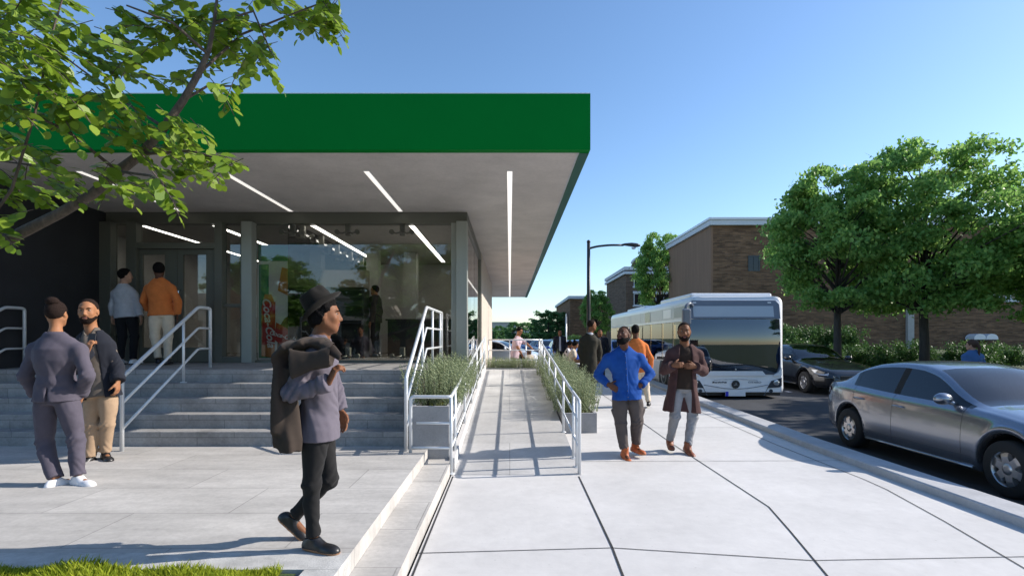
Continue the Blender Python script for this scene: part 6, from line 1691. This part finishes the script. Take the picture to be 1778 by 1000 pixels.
def hat(p):
    h = p.hs; c = p.H(-.026, .060); up = nrm(p.hu*.76-p.hf*.65); fw = nrm(p.hf-up*(p.hf @ up)); sd = np.cross(fw, up)
    F = Field(c-.26, c+.26, p.vox); B = lambda f, u, r=0: c+(fw*f+up*u+sd*r)*h
    F.add(Loft(B(0, -.006), B(0.008, .138), [(0, .091*h, .112*h), (.5, .084*h, .104*h), (.85, .076*h, .096*h), (1.0, .066*h, .084*h)], fw), .01)
    F.sub(Ell(B(.012, .159), A(.022, .085, .030)*h, (sd, fw, up)), .02)          # crease in the crown
    for g in (1, -1): F.sub(Ell(B(.085, .126, g*.075), A(.03, .04, .045)*h, (sd, fw, up)), .02)
    F.sub(Ell(B(-.01, -.035), A(.080, .100, .10)*h, (sd, fw, up)), .008)
    o = p.put('hat', F, 'cloth_hat', smooth=1)
    # brim: a thin curled disc
    n = 48; mb = MB(); rows = []
    for (k, dz) in ((.86, 0), (1.12, .001), (1.34, .004), (1.48, .012), (1.51, .018)):
        row = []
        for i in range(n):
            a = 2*math.pi*i/n; x, y = math.cos(a)*.092*k, math.sin(a)*.113*k
            z = dz+(.034*(abs(x)/.15)**2.2-.014*(y/.18)**2)*(k > 1)*(k-.9)/.7
            row.append(B(y, z-.003, x))
        rows.append(row)
    for r_ in rows: mb.v += [tuple(v) for v in r_]
    for j in range(len(rows)-1):
        for i in range(n): mb.face([j*n+i, j*n+(i+1) % n, (j+1)*n+(i+1) % n, (j+1)*n+i], 0, True)
    bo = mb.build('brim', 'cloth_hat', o); sm = bo.modifiers.new('thickness', 'SOLIDIFY'); sm.thickness = .005
    F = Field(c-.2, c+.2, p.vox*.8); F.add(Loft(B(0, .0), B(.002, .03), [(0, .0945*h, .1155*h), (1, .091*h, .112*h)], fw), .003); F.sub(Loft(B(0, -.01), B(.002, .04), [(0, .085*h, .106*h), (1, .083*h, .104*h)], fw), .003)
    p.put('hat_band', F, 'cloth_black', smooth=1)
hat(hm)
# the coat slung over his shoulder (held by the hand: a thing of its own)
def coat():
    b = hm.base; Yc = 3.46
    Q = lambda x, y, d: A(P(x, y, Yc+d)-b)
    F = Field(Q(440, 800, -.5), Q(630, 560, .5), .0065)
    pts = [Q(592, 624, -.25), Q(581, 609, -.20), Q(561, 597, -.13), Q(534, 595, -.12), Q(506, 603, -.11), Q(486, 620, -.10), Q(477, 650, -.10)]
    wd = [.032, .05, .085, .115, .135, .15, .16]; th = [.024, .028, .032, .034, .034, .036, .04]
    for i in range(len(pts)-1):
        d = pts[i+1]-pts[i]; up = nrm(np.cross(nrm(d), A(0, 1, .0))); 
        F.add(Loft(pts[i], pts[i+1], [(-.12, wd[i], th[i]), (0, wd[i], th[i]), (1, wd[i+1], th[i+1]), (1.12, wd[i+1], th[i+1])], up), .03)
    F.add(Loft(Q(492, 622, -.08), Q(487, 742, -.07), [(0, .13, .04), (.3, .17, .058), (.7, .185, .075), (1, .19, .09)], A(-1, -.15, 0)), .04)
    F.add(Loft(Q(500, 640, -.14), Q(505, 785, -.17), [(0, .05, .04), (.5, .075, .06), (.85, .085, .07), (1, .075, .06)], A(-.8, -.6, 0)), .03)
    F.add(Loft(Q(478, 640, -.12), Q(474, 765, -.16), [(0, .05, .035), (.5, .07, .04), (1, .065, .045)], A(-.9, -.4, 0)), .03)
    F.add(Loft(Q(588, 620, -.262), Q(506, 632, -.262), [(0, .030, .018), (.25, .050, .020), (.6, .058, .022), (1, .085, .026)], A(0, -1, .15)), .035)
    F.add(Loft(Q(480, 640, -.13), Q(478, 770, -.16), [(0, .05, .03), (.4, .075, .035), (.8, .085, .04), (1, .07, .04)], A(0, -1, .1)), .04)
    F.add(Loft(Q(583, 604, -.225), Q(592, 650, -.245), [(0, .034, .024), (.6, .03, .024), (1, .016, .018)], A(1, -.3, .3)), .02)
    F.add(Cap(Q(572, 600, -.19), Q(592, 640, -.245), .028, .022), .03)
    fo = folds(.0065, .62, 12); F.warp(fo)
    F.warp(lambda x, y, z: .008*np.sin(62*(y+.35*x)+5*z)*np.clip((Q(0, 640, 0)[2]-z)*4, 0, 1))
    F.cut(Q(515, 783, -.1), nrm(A(-.42, 0, -.9)) if False else nrm(A(.0, 0, -1)))
    F.cut(Q(462, 762, -.1), nrm(A(-.50, .0, -1)))
    o = to_obj('coat', F, ['cloth_coat_brown'], None, b, smooth=1)
    tag(o, 'brown wool coat hanging over the shoulder of the man in the hat', 'coat')
    F = Field(Q(540, 640, -.4), Q(610, 570, .0), .006); F.add(Loft(Q(558, 592, -.16), Q(592, 622, -.262), [(0, .028, .012), (.5, .036, .012), (1, .02, .012)], A(.3, -1, .3)), .01)
    to_obj('lapel', F, ['cloth_coat_brown'], o, smooth=1)
coat()

# woman in the grey suit, seen from behind
ws = Person('woman in grey trouser suit and white sneakers seen from behind, hair in a bun', (P(108, 0, 4.98).x, 4.98, PZ), 1.74, (-.15, .98, 0), vox=.0085, skin='skin_brown', female=True, girth=.98, head_dir=(-.22, .97, -.02),
    px=dict(head=(98, 545, .02), neck=(97, 582, 0), pel=(98, 690, 0), shR=(142, 604, .0), shL=(58, 603, .02), elR=(152, 652, -.03), wrR=(139, 682, .10), elL=(44, 652, 0), wrL=(63, 684, .12),
            hipR=(116, 694, .01), hipL=(80, 696, 0), knR=(133, 762, .03), knL=(78, 766, .03), anR=(136, 827, -.02), anL=(97, 832, -.06), toeR=(.93, -.30, -.03), toeL=(.35, .9, -.03)),
    hands=dict(R=((-.3, .6, -.7), (-.8, -.3, .1), .3), L=((.3, .5, -.8), (.8, -.4, 0), .3)))
ws.body()
ws.trousers('cloth_suit', grow=.012, amp=.005, seed=15, flare=.008, end=.96, waist=.1)
ws.shoes('shoe_white', .275, sole='shoe_white')
ws.top('jacket', 'cloth_suit', grow=.020, hem=-.06, amp=.0055, seed=18, loose=.016, slim=.012, vent=True, collar=(.035, 'cloth_suit'), neck=.07)
ws.hair('hair_cropped', 'bun', .006, line=.0)
# man holding a phone
pm = Person('man in open dark jacket and tan trousers facing the camera, holding a phone', (P(171, 0, 5.95).x, 5.95, PZ), 1.80, (.15, -1, 0), vox=.0088, skin='skin_brown', head_scale=1.12, head_dir=(.36, -.93, -.04), girth=1.0,
    px=dict(head=(153, 541, -.03), neck=(160, 577, 0), pel=(174, 678, 0), shR=(131, 598, -.02), shL=(190, 596, .03), elR=(134, 640, -.04), wrR=(151, 612, -.27), elL=(203, 637, .02), wrL=(205, 662, -.06),
            hipR=(162, 686, 0), hipL=(188, 686, 0), knR=(159, 737, -.03), knL=(187, 736, 0), anR=(156, 795, -.03), anL=(183, 785, .05), toeR=(-.15, -1, -.02), toeL=(.75, -.66, -.02)),
    hands=dict(R=((.35, -.1, .93), (.35, .9, .1), .75, 0, (.9, .3)), L=((.02, -.12, -.99), (-.9, -.1, 0), .45)))
pm.body()
pm.trousers('cloth_tan', grow=.010, amp=.0045, seed=25, end=.96); pm.shoes('leather_black', .28)
pm.top('shirt', 'cloth_taupe', grow=.012, hem=-.10, amp=.005, seed=28, vee=.13, collar=(.05, 'cloth_taupe'), sleeves=.5)
pm.top('jacket', 'cloth_navy', grow=.026, hem=-.13, amp=.005, seed=29, open_=.095, vee=.05, loose=.012, neck=.085)
pm.hair('hair_cropped', 'short', .005, line=.045); pm.beard('beard_hair', .003, True)
hnd = pm.J['wr'+'R']+nrm(A(.35, -.1, .93))*.10
ph = empty('phone', Vector(hnd)+pm.base+Vector((-.005, .035, .035)), .1, 'dark smartphone held up by the bearded man in the open jacket', 'phone'); ph.rotation_euler = (R(-12), 0, R(8))
mb = MB(); mb.box(-.037, .037, -.0045, .0045, -.065, .075, bev=.004); mb.build('case', 'dark_trim', ph)
mb = MB(); mb.box(-.033, .033, .0048, .0056, -.06, .07); mb.build('screen', 'window_dark', ph)

# the two men at the door
w1 = Person('man in pale grey shirt at the store door, turning his head to the right', (P(222, 0, 9.25).x, 9.25, FL), 1.74, (-.1, 1, 0), vox=.0125, skin='skin_light', head_dir=(.72, .69, 0),
    px=dict(head=(218, 479, 0), neck=(214, 496, 0), pel=(219, 546, 0), shR=(234, 508, .02), shL=(199, 507, 0), elR=(240, 532, .02), wrR=(244, 549, -.02), elL=(195, 530, 0), wrL=(196, 548, .05)))
w1.body(); w1.trousers('cloth_black', seed=2); w1.shoes('shoe_white'); w1.top('shirt', 'cloth_white', grow=.018, hem=-.12, seed=31, collar=(.04, 'cloth_white')); w1.hair('hair_black', 'short', .014)
w2 = Person('man in orange shirt and cream trousers facing the store door', (P(280, 0, 9.0).x, 9.0, FL), 1.74, (-.45, .9, 0), vox=.0125, skin='skin_deep', girth=1.08,
    px=dict(head=(276, 469, 0), neck=(277, 487, 0), pel=(281, 546, 0), shR=(300, 498, 0), shL=(256, 498, 0), elR=(308, 522, .02), wrR=(308, 546, .06), elL=(249, 522, .0), wrL=(258, 537, .14), anL=(275, 622, 0), anR=(291, 624, 0)))
w2.body(); w2.trousers('cloth_cream', seed=4, grow=.014); w2.shoes('leather_black'); w2.top('shirt', 'cloth_orange', grow=.020, hem=-.04, seed=33, amp=.007, collar=(.04, 'cloth_orange')); w2.hair('hair_black', 'short', .014, line=.0)
w3 = Person('dark clothed person standing inside the store behind the counter glass', (P(652, 0, 12.9).x, 12.9, FL), 1.72, (-1, .1, 0), vox=.0125, skin='skin_brown', head_dir=(-1, -.1, -.05))
w3.body(); w3.trousers('cloth_black', seed=6); w3.shoes('leather_black'); w3.top('jacket', 'cloth_olive', grow=.03, hem=-.12, seed=35); w3.hair('hair_black', 'short', .012)

# man in the blue shirt, hands on his hips
bm2 = Person('bearded man in bright blue shirt and rust boots, hands on hips, looking up', (P(1093, 0, 7.2).x, 7.2, 0), 1.80, (-.1, -1, 0), vox=.0088, skin='skin_deep', girth=1.06, head_scale=1.06, head_dir=(-.62, -.70, .33), head_up=(.1, .3, 1),
    px=dict(head=(1083, 583, -.03), neck=(1083, 607, .02), pel=(1088, 684, 0), shR=(1051, 619, 0), shL=(1114, 619, 0), elR=(1037, 651, .08), wrR=(1056, 667, -.06), elL=(1130, 649, .08), wrL=(1113, 668, -.06),
            hipR=(1075, 690, 0), hipL=(1101, 690, 0), knR=(1078, 735, -.04), knL=(1107, 731, -.02), anR=(1085, 785, -.06), anL=(1103, 774, .10), toeR=(.15, -.95, -.28), toeL=(.35, -.9, -.02)),
    hands=dict(R=((.78, -.25, -.5), (.1, .95, .1), .18, .2, (.4, .75)), L=((-.78, -.25, -.45), (-.1, .95, .1), .18, .2, (.4, .75))))
bm2.body()
bm2.trousers('cloth_cargo', grow=.014, amp=.006, seed=45, baggy=.008, end=.86, cargo=True)
bm2.shoes('leather_rust', .29, boot=.07, sole='sole_tan')
bsh = bm2.top('shirt', 'cloth_blue', grow=.014, hem=-.13, amp=.009, seed=48, collar=(.062, 'cloth_blue'), loose=.010, vee=.05, flap=.025)
bm2.placket('cloth_blue', bsh); bm2.hair('hair_cropped', 'short', .004, line=.045); bm2.beard('hair_black', .008, True)
# man in the long coat beside him
cm = Person('man in long dark brown coat, grey jeans and brown boots, holding his lapels', (P(1183, 0, 7.5).x, 7.5, 0), 1.81, (-.08, -1, 0), vox=.0088, skin='skin_dark', head_scale=1.06, head_dir=(-.22, -.97, -.06),
    px=dict(head=(1188, 576, -.03), neck=(1188, 601, 0), pel=(1185, 672, 0), shR=(1163, 612, 0), shL=(1214, 612, 0), elR=(1153, 643, .03), wrR=(1168, 634, -.17), elL=(1222, 645, .03), wrL=(1207, 636, -.17),
            hipR=(1174, 680, 0), hipL=(1197, 680, 0), knR=(1172, 722, -.03), knL=(1203, 724, -.03), anR=(1163, 766, .12), anL=(1194, 775, -.08), toeR=(-.15, -.98, -.05), toeL=(.1, -.98, -.25)),
    hands=dict(R=((.92, -.2, .05), (.1, .95, -.1), .5, 0, (.6, .6)), L=((-.92, -.2, .05), (-.1, .95, -.1), .5, 0, (.6, .6))))
cm.body()
cm.trousers('cloth_jeans', grow=.010, amp=.0055, seed=55, end=.93)
cm.shoes('leather_brown', .28, boot=.06)
cm.top('sweater', 'cloth_darkbrown', grow=.012, hem=-.04, amp=.004, seed=57, sleeves=.5, vee=.06)
cm.top('coat', 'cloth_maroon', grow=.028, amp=.006, seed=58, open_=.095, vee=.04, loose=.012, neck=.085, skirt=[(-.60, .235, .175), (-.40, .215, .165), (-.2, .192, .15)])
cm.lapels('cloth_maroon', .52, .05)
cm.hair('hair_cropped', 'short', .004, line=.045); cm.beard('beard_hair', .003, True)

# man in orange walking away, man in the dark overcoat, man behind
om = Person('man in orange shirt and cream trousers walking away behind the blue shirt', (P(1112, 0, 11.9).x, 11.9, rise(11.9)), 1.80, (.15, 1, 0), vox=.0125, skin='skin_deep', girth=1.05,
    px=dict(head=(1103, 574, 0), neck=(1104, 590, 0), pel=(1111, 642, 0), shR=(1122, 600, 0), shL=(1086, 600, 0), elR=(1130, 622, .0), wrR=(1129, 643, .08), elL=(1081, 622, 0), wrL=(1086, 640, .12), knR=(1122, 672, .04), knL=(1108, 671, .16), anR=(1126, 698, -.1), anL=(1108, 694, .3), hipR=(1118, 645, 0), hipL=(1104, 645, 0)))
om.body(); om.trousers('cloth_cream', seed=64, grow=.012); om.shoes('leather_black'); om.top('shirt', 'cloth_orange', grow=.020, hem=-.08, seed=66, amp=.007, collar=(.04, 'cloth_orange')); om.hair('hair_black', 'short', .014, line=.0)
dm = Person('bald man in long dark overcoat seen from behind, standing at the low planter', (P(1022, 0, 12.6).x, 12.6, rise(12.6)), 1.88, (.55, .83, 0), vox=.0125, skin='skin_dark', head_dir=(.9, .35, 0),
    px=dict(head=(1028, 565, 0), neck=(1024, 581, 0), pel=(1022, 628, 0), shR=(1038, 591, .0), shL=(1010, 589, 0), elR=(1041, 609, 0), wrR=(1039, 627, .05), elL=(1007, 609, 0), wrL=(1012, 626, .06)))
dm.body(); dm.trousers('cloth_black', seed=74); dm.shoes('leather_black'); dm.top('shirt', 'cloth_white', grow=.010, hem=0, seed=75, sleeves=.4, collar=(.055, 'cloth_white')); dm.top('coat', 'cloth_olive', grow=.028, seed=76, loose=.012, neck=.078, skirt=[(-.62, .215, .165), (-.3, .195, .15)], collar=(.03, 'cloth_olive')); dm.hair('hair_cropped', 'short', .003, line=.06)
nm = Person('man in dark navy jacket facing the camera beside the rear of the bus', (P(1042, 0, 17.5).x, 17.5, rise(17.5)), 1.74, (-.3, -1, 0), vox=.014, skin='skin_dark')
nm.body(); nm.trousers('cloth_black', seed=84); nm.shoes('leather_black'); nm.top('shirt', 'cloth_grey_shirt', grow=.010, hem=-.05, sleeves=.5, seed=85); nm.top('jacket', 'cloth_navy', grow=.024, hem=-.12, seed=86, open_=.05, vee=.1); nm.hair('hair_black', 'short', .008)
sm_ = Person('man in black suit standing behind the two seated women', (P(972, 0, 22).x, 22, rise(22)), 1.74, (0, -1, 0), vox=.014, skin='skin_dark')
sm_.body(); sm_.trousers('cloth_black', seed=94); sm_.shoes('leather_black'); sm_.top('shirt', 'cloth_white', grow=.010, hem=-.05, sleeves=.5, seed=95, collar=(.04, 'cloth_white')); sm_.top('jacket', 'cloth_navy', grow=.024, hem=-.12, seed=96, open_=.04, vee=.12); sm_.hair('hair_cropped', 'short', .006)

# two women sitting on the bench
def sitter(label, base, f, skin_, m_top, m_pants, hairk, seed, head_dir, phone=None):
    f = nrm(A(f[0], f[1], 0)); r = A(f[1], -f[0], 0); sz = .45
    J = dict(pel=A(0, 0, sz+.11), neck=A(0, 0, sz+.63)+f*.10, head=A(0, 0, sz+.785)+f*.15)
    for c, g in (('R', 1), ('L', -1)):
        J['sh'+c] = A(0, 0, sz+.575)+f*.08+r*g*.175; J['el'+c] = A(0, 0, sz+.30)+f*.14+r*g*.21; J['wr'+c] = A(0, 0, sz+.27)+f*.36+r*g*.07
        J['hip'+c] = A(0, 0, sz+.095)+r*g*.09; J['kn'+c] = A(0, 0, sz+.08)+f*.43+r*g*.10; J['an'+c] = A(0, 0, .085)+f*(.52+.06*g)+r*g*.10; J['toe'+c] = f
    p = Person(label, base, 1.66, (f[0], f[1], 0), vox=.0125, skin=skin_, female=True, joints=J, head_dir=head_dir, hands=dict(R=(f*.8-r*.5, A(0, 0, .9)-r*.3, .5), L=(f*.8+r*.5, A(0, 0, .9)+r*.3, .5)))
    p.body(short_sleeve=True); p.trousers(m_pants, seed=seed, grow=.008); p.shoes('leather_black', .25); p.top('blouse', m_top, grow=.014, hem=.02, sleeves=.34, seed=seed+1, cuff=False)
    p.hair('hair_black', hairk, .02, line=.0); return p
bb_ = bn.location
s1 = sitter('woman in beige top and grey trousers sitting on the bench looking at a phone', (bb_.x-.05, 16.75, bb_.z), (1, -.12, 0), 'skin_brown', 'cloth_beige', 'cloth_greypants', 'bun', 101, (.9, -.1, -.42))
s2 = sitter('woman in black and white patterned blouse sitting on the far part of the bench', (bb_.x-.10, 17.75, bb_.z), (1, -.15, 0), 'skin_dark', 'cloth_pattern', 'cloth_black', 'short', 111, (.92, -.2, -.35))
pw = Vector((s1.J['wrR']+s1.J['wrL'])*.5)+s1.base+Vector((.10, 0, .035)); pn = empty('phone', pw, 0, 'phone in the hands of the woman in beige on the bench', 'phone'); pn.rotation_euler = (R(60), 0, R(90))
mb = MB(); mb.box(-.036, .036, -.005, .005, -.07, .07, bev=.004); mb.build('case', 'dark_trim', pn); mb = MB(); mb.box(-.032, .032, -.0062, -.0054, -.064, .064); mb.build('screen', 'window_dark', pn)

# man leaning towards a child behind the far railing
lm = Person('man in pale pink striped shirt leaning down to a child behind the far railing', (P(897, 0, 17.3).x, 17.3, rise(17.3)), 1.80, (.9, -.4, 0), vox=.0125, skin='skin_brown', head_dir=(.8, -.4, -.4),
    px=dict(head=(902, 575, 0), neck=(899, 585, 0), pel=(893, 618, 0), shR=(895, 590, -.17), shL=(905, 589, .17), elR=(899, 603, -.22), wrR=(906, 615, -.2), elL=(913, 596, .2), wrL=(922, 603, .1)))
lm.body(short_sleeve=True); lm.trousers('cloth_khaki', seed=121); lm.shoes('leather_black'); lm.top('shirt', 'cloth_pink', grow=.018, hem=-.10, sleeves=.45, seed=122, collar=(.04, 'cloth_pink'), cuff=False); lm.hair('hair_black', 'short', .012)
kd = Person('small child with brown hair in front of the man leaning at the railing', (P(919, 0, 17.1).x, 17.1, rise(17.1)), 1.06, (-.5, .8, 0), vox=.0125, skin='skin_brown', head_scale=1.32)
kd.body(); kd.trousers('cloth_denim', seed=131, grow=.008); kd.shoes('leather_black', .25); kd.top('shirt', 'cloth_beige', grow=.012, hem=-.08, seed=132); kd.hair('hair_brown', 'curly', .018)
# woman in denim beyond the silver car
dw = Person('woman in blue denim jacket with a reddish ponytail beyond the silver car', (P(1688, 0, 11.5).x, 11.5, gnd(11.5)), 1.70, (-.1, 1, 0), vox=.0125, skin='skin_light', female=True, head_dir=(-.6, .8, 0),
    px=dict(head=(1687, 599, 0), neck=(1689, 610, 0), shR=(1703, 617, 0), shL=(1675, 617, 0)))
dw.body(); dw.trousers('cloth_denim', seed=141, grow=.006); dw.shoes('shoe_white', .25); dw.top('jacket', 'cloth_denim', grow=.020, hem=-.05, seed=142, collar=(.04, 'cloth_denim')); dw.long_hair('hair_brown')
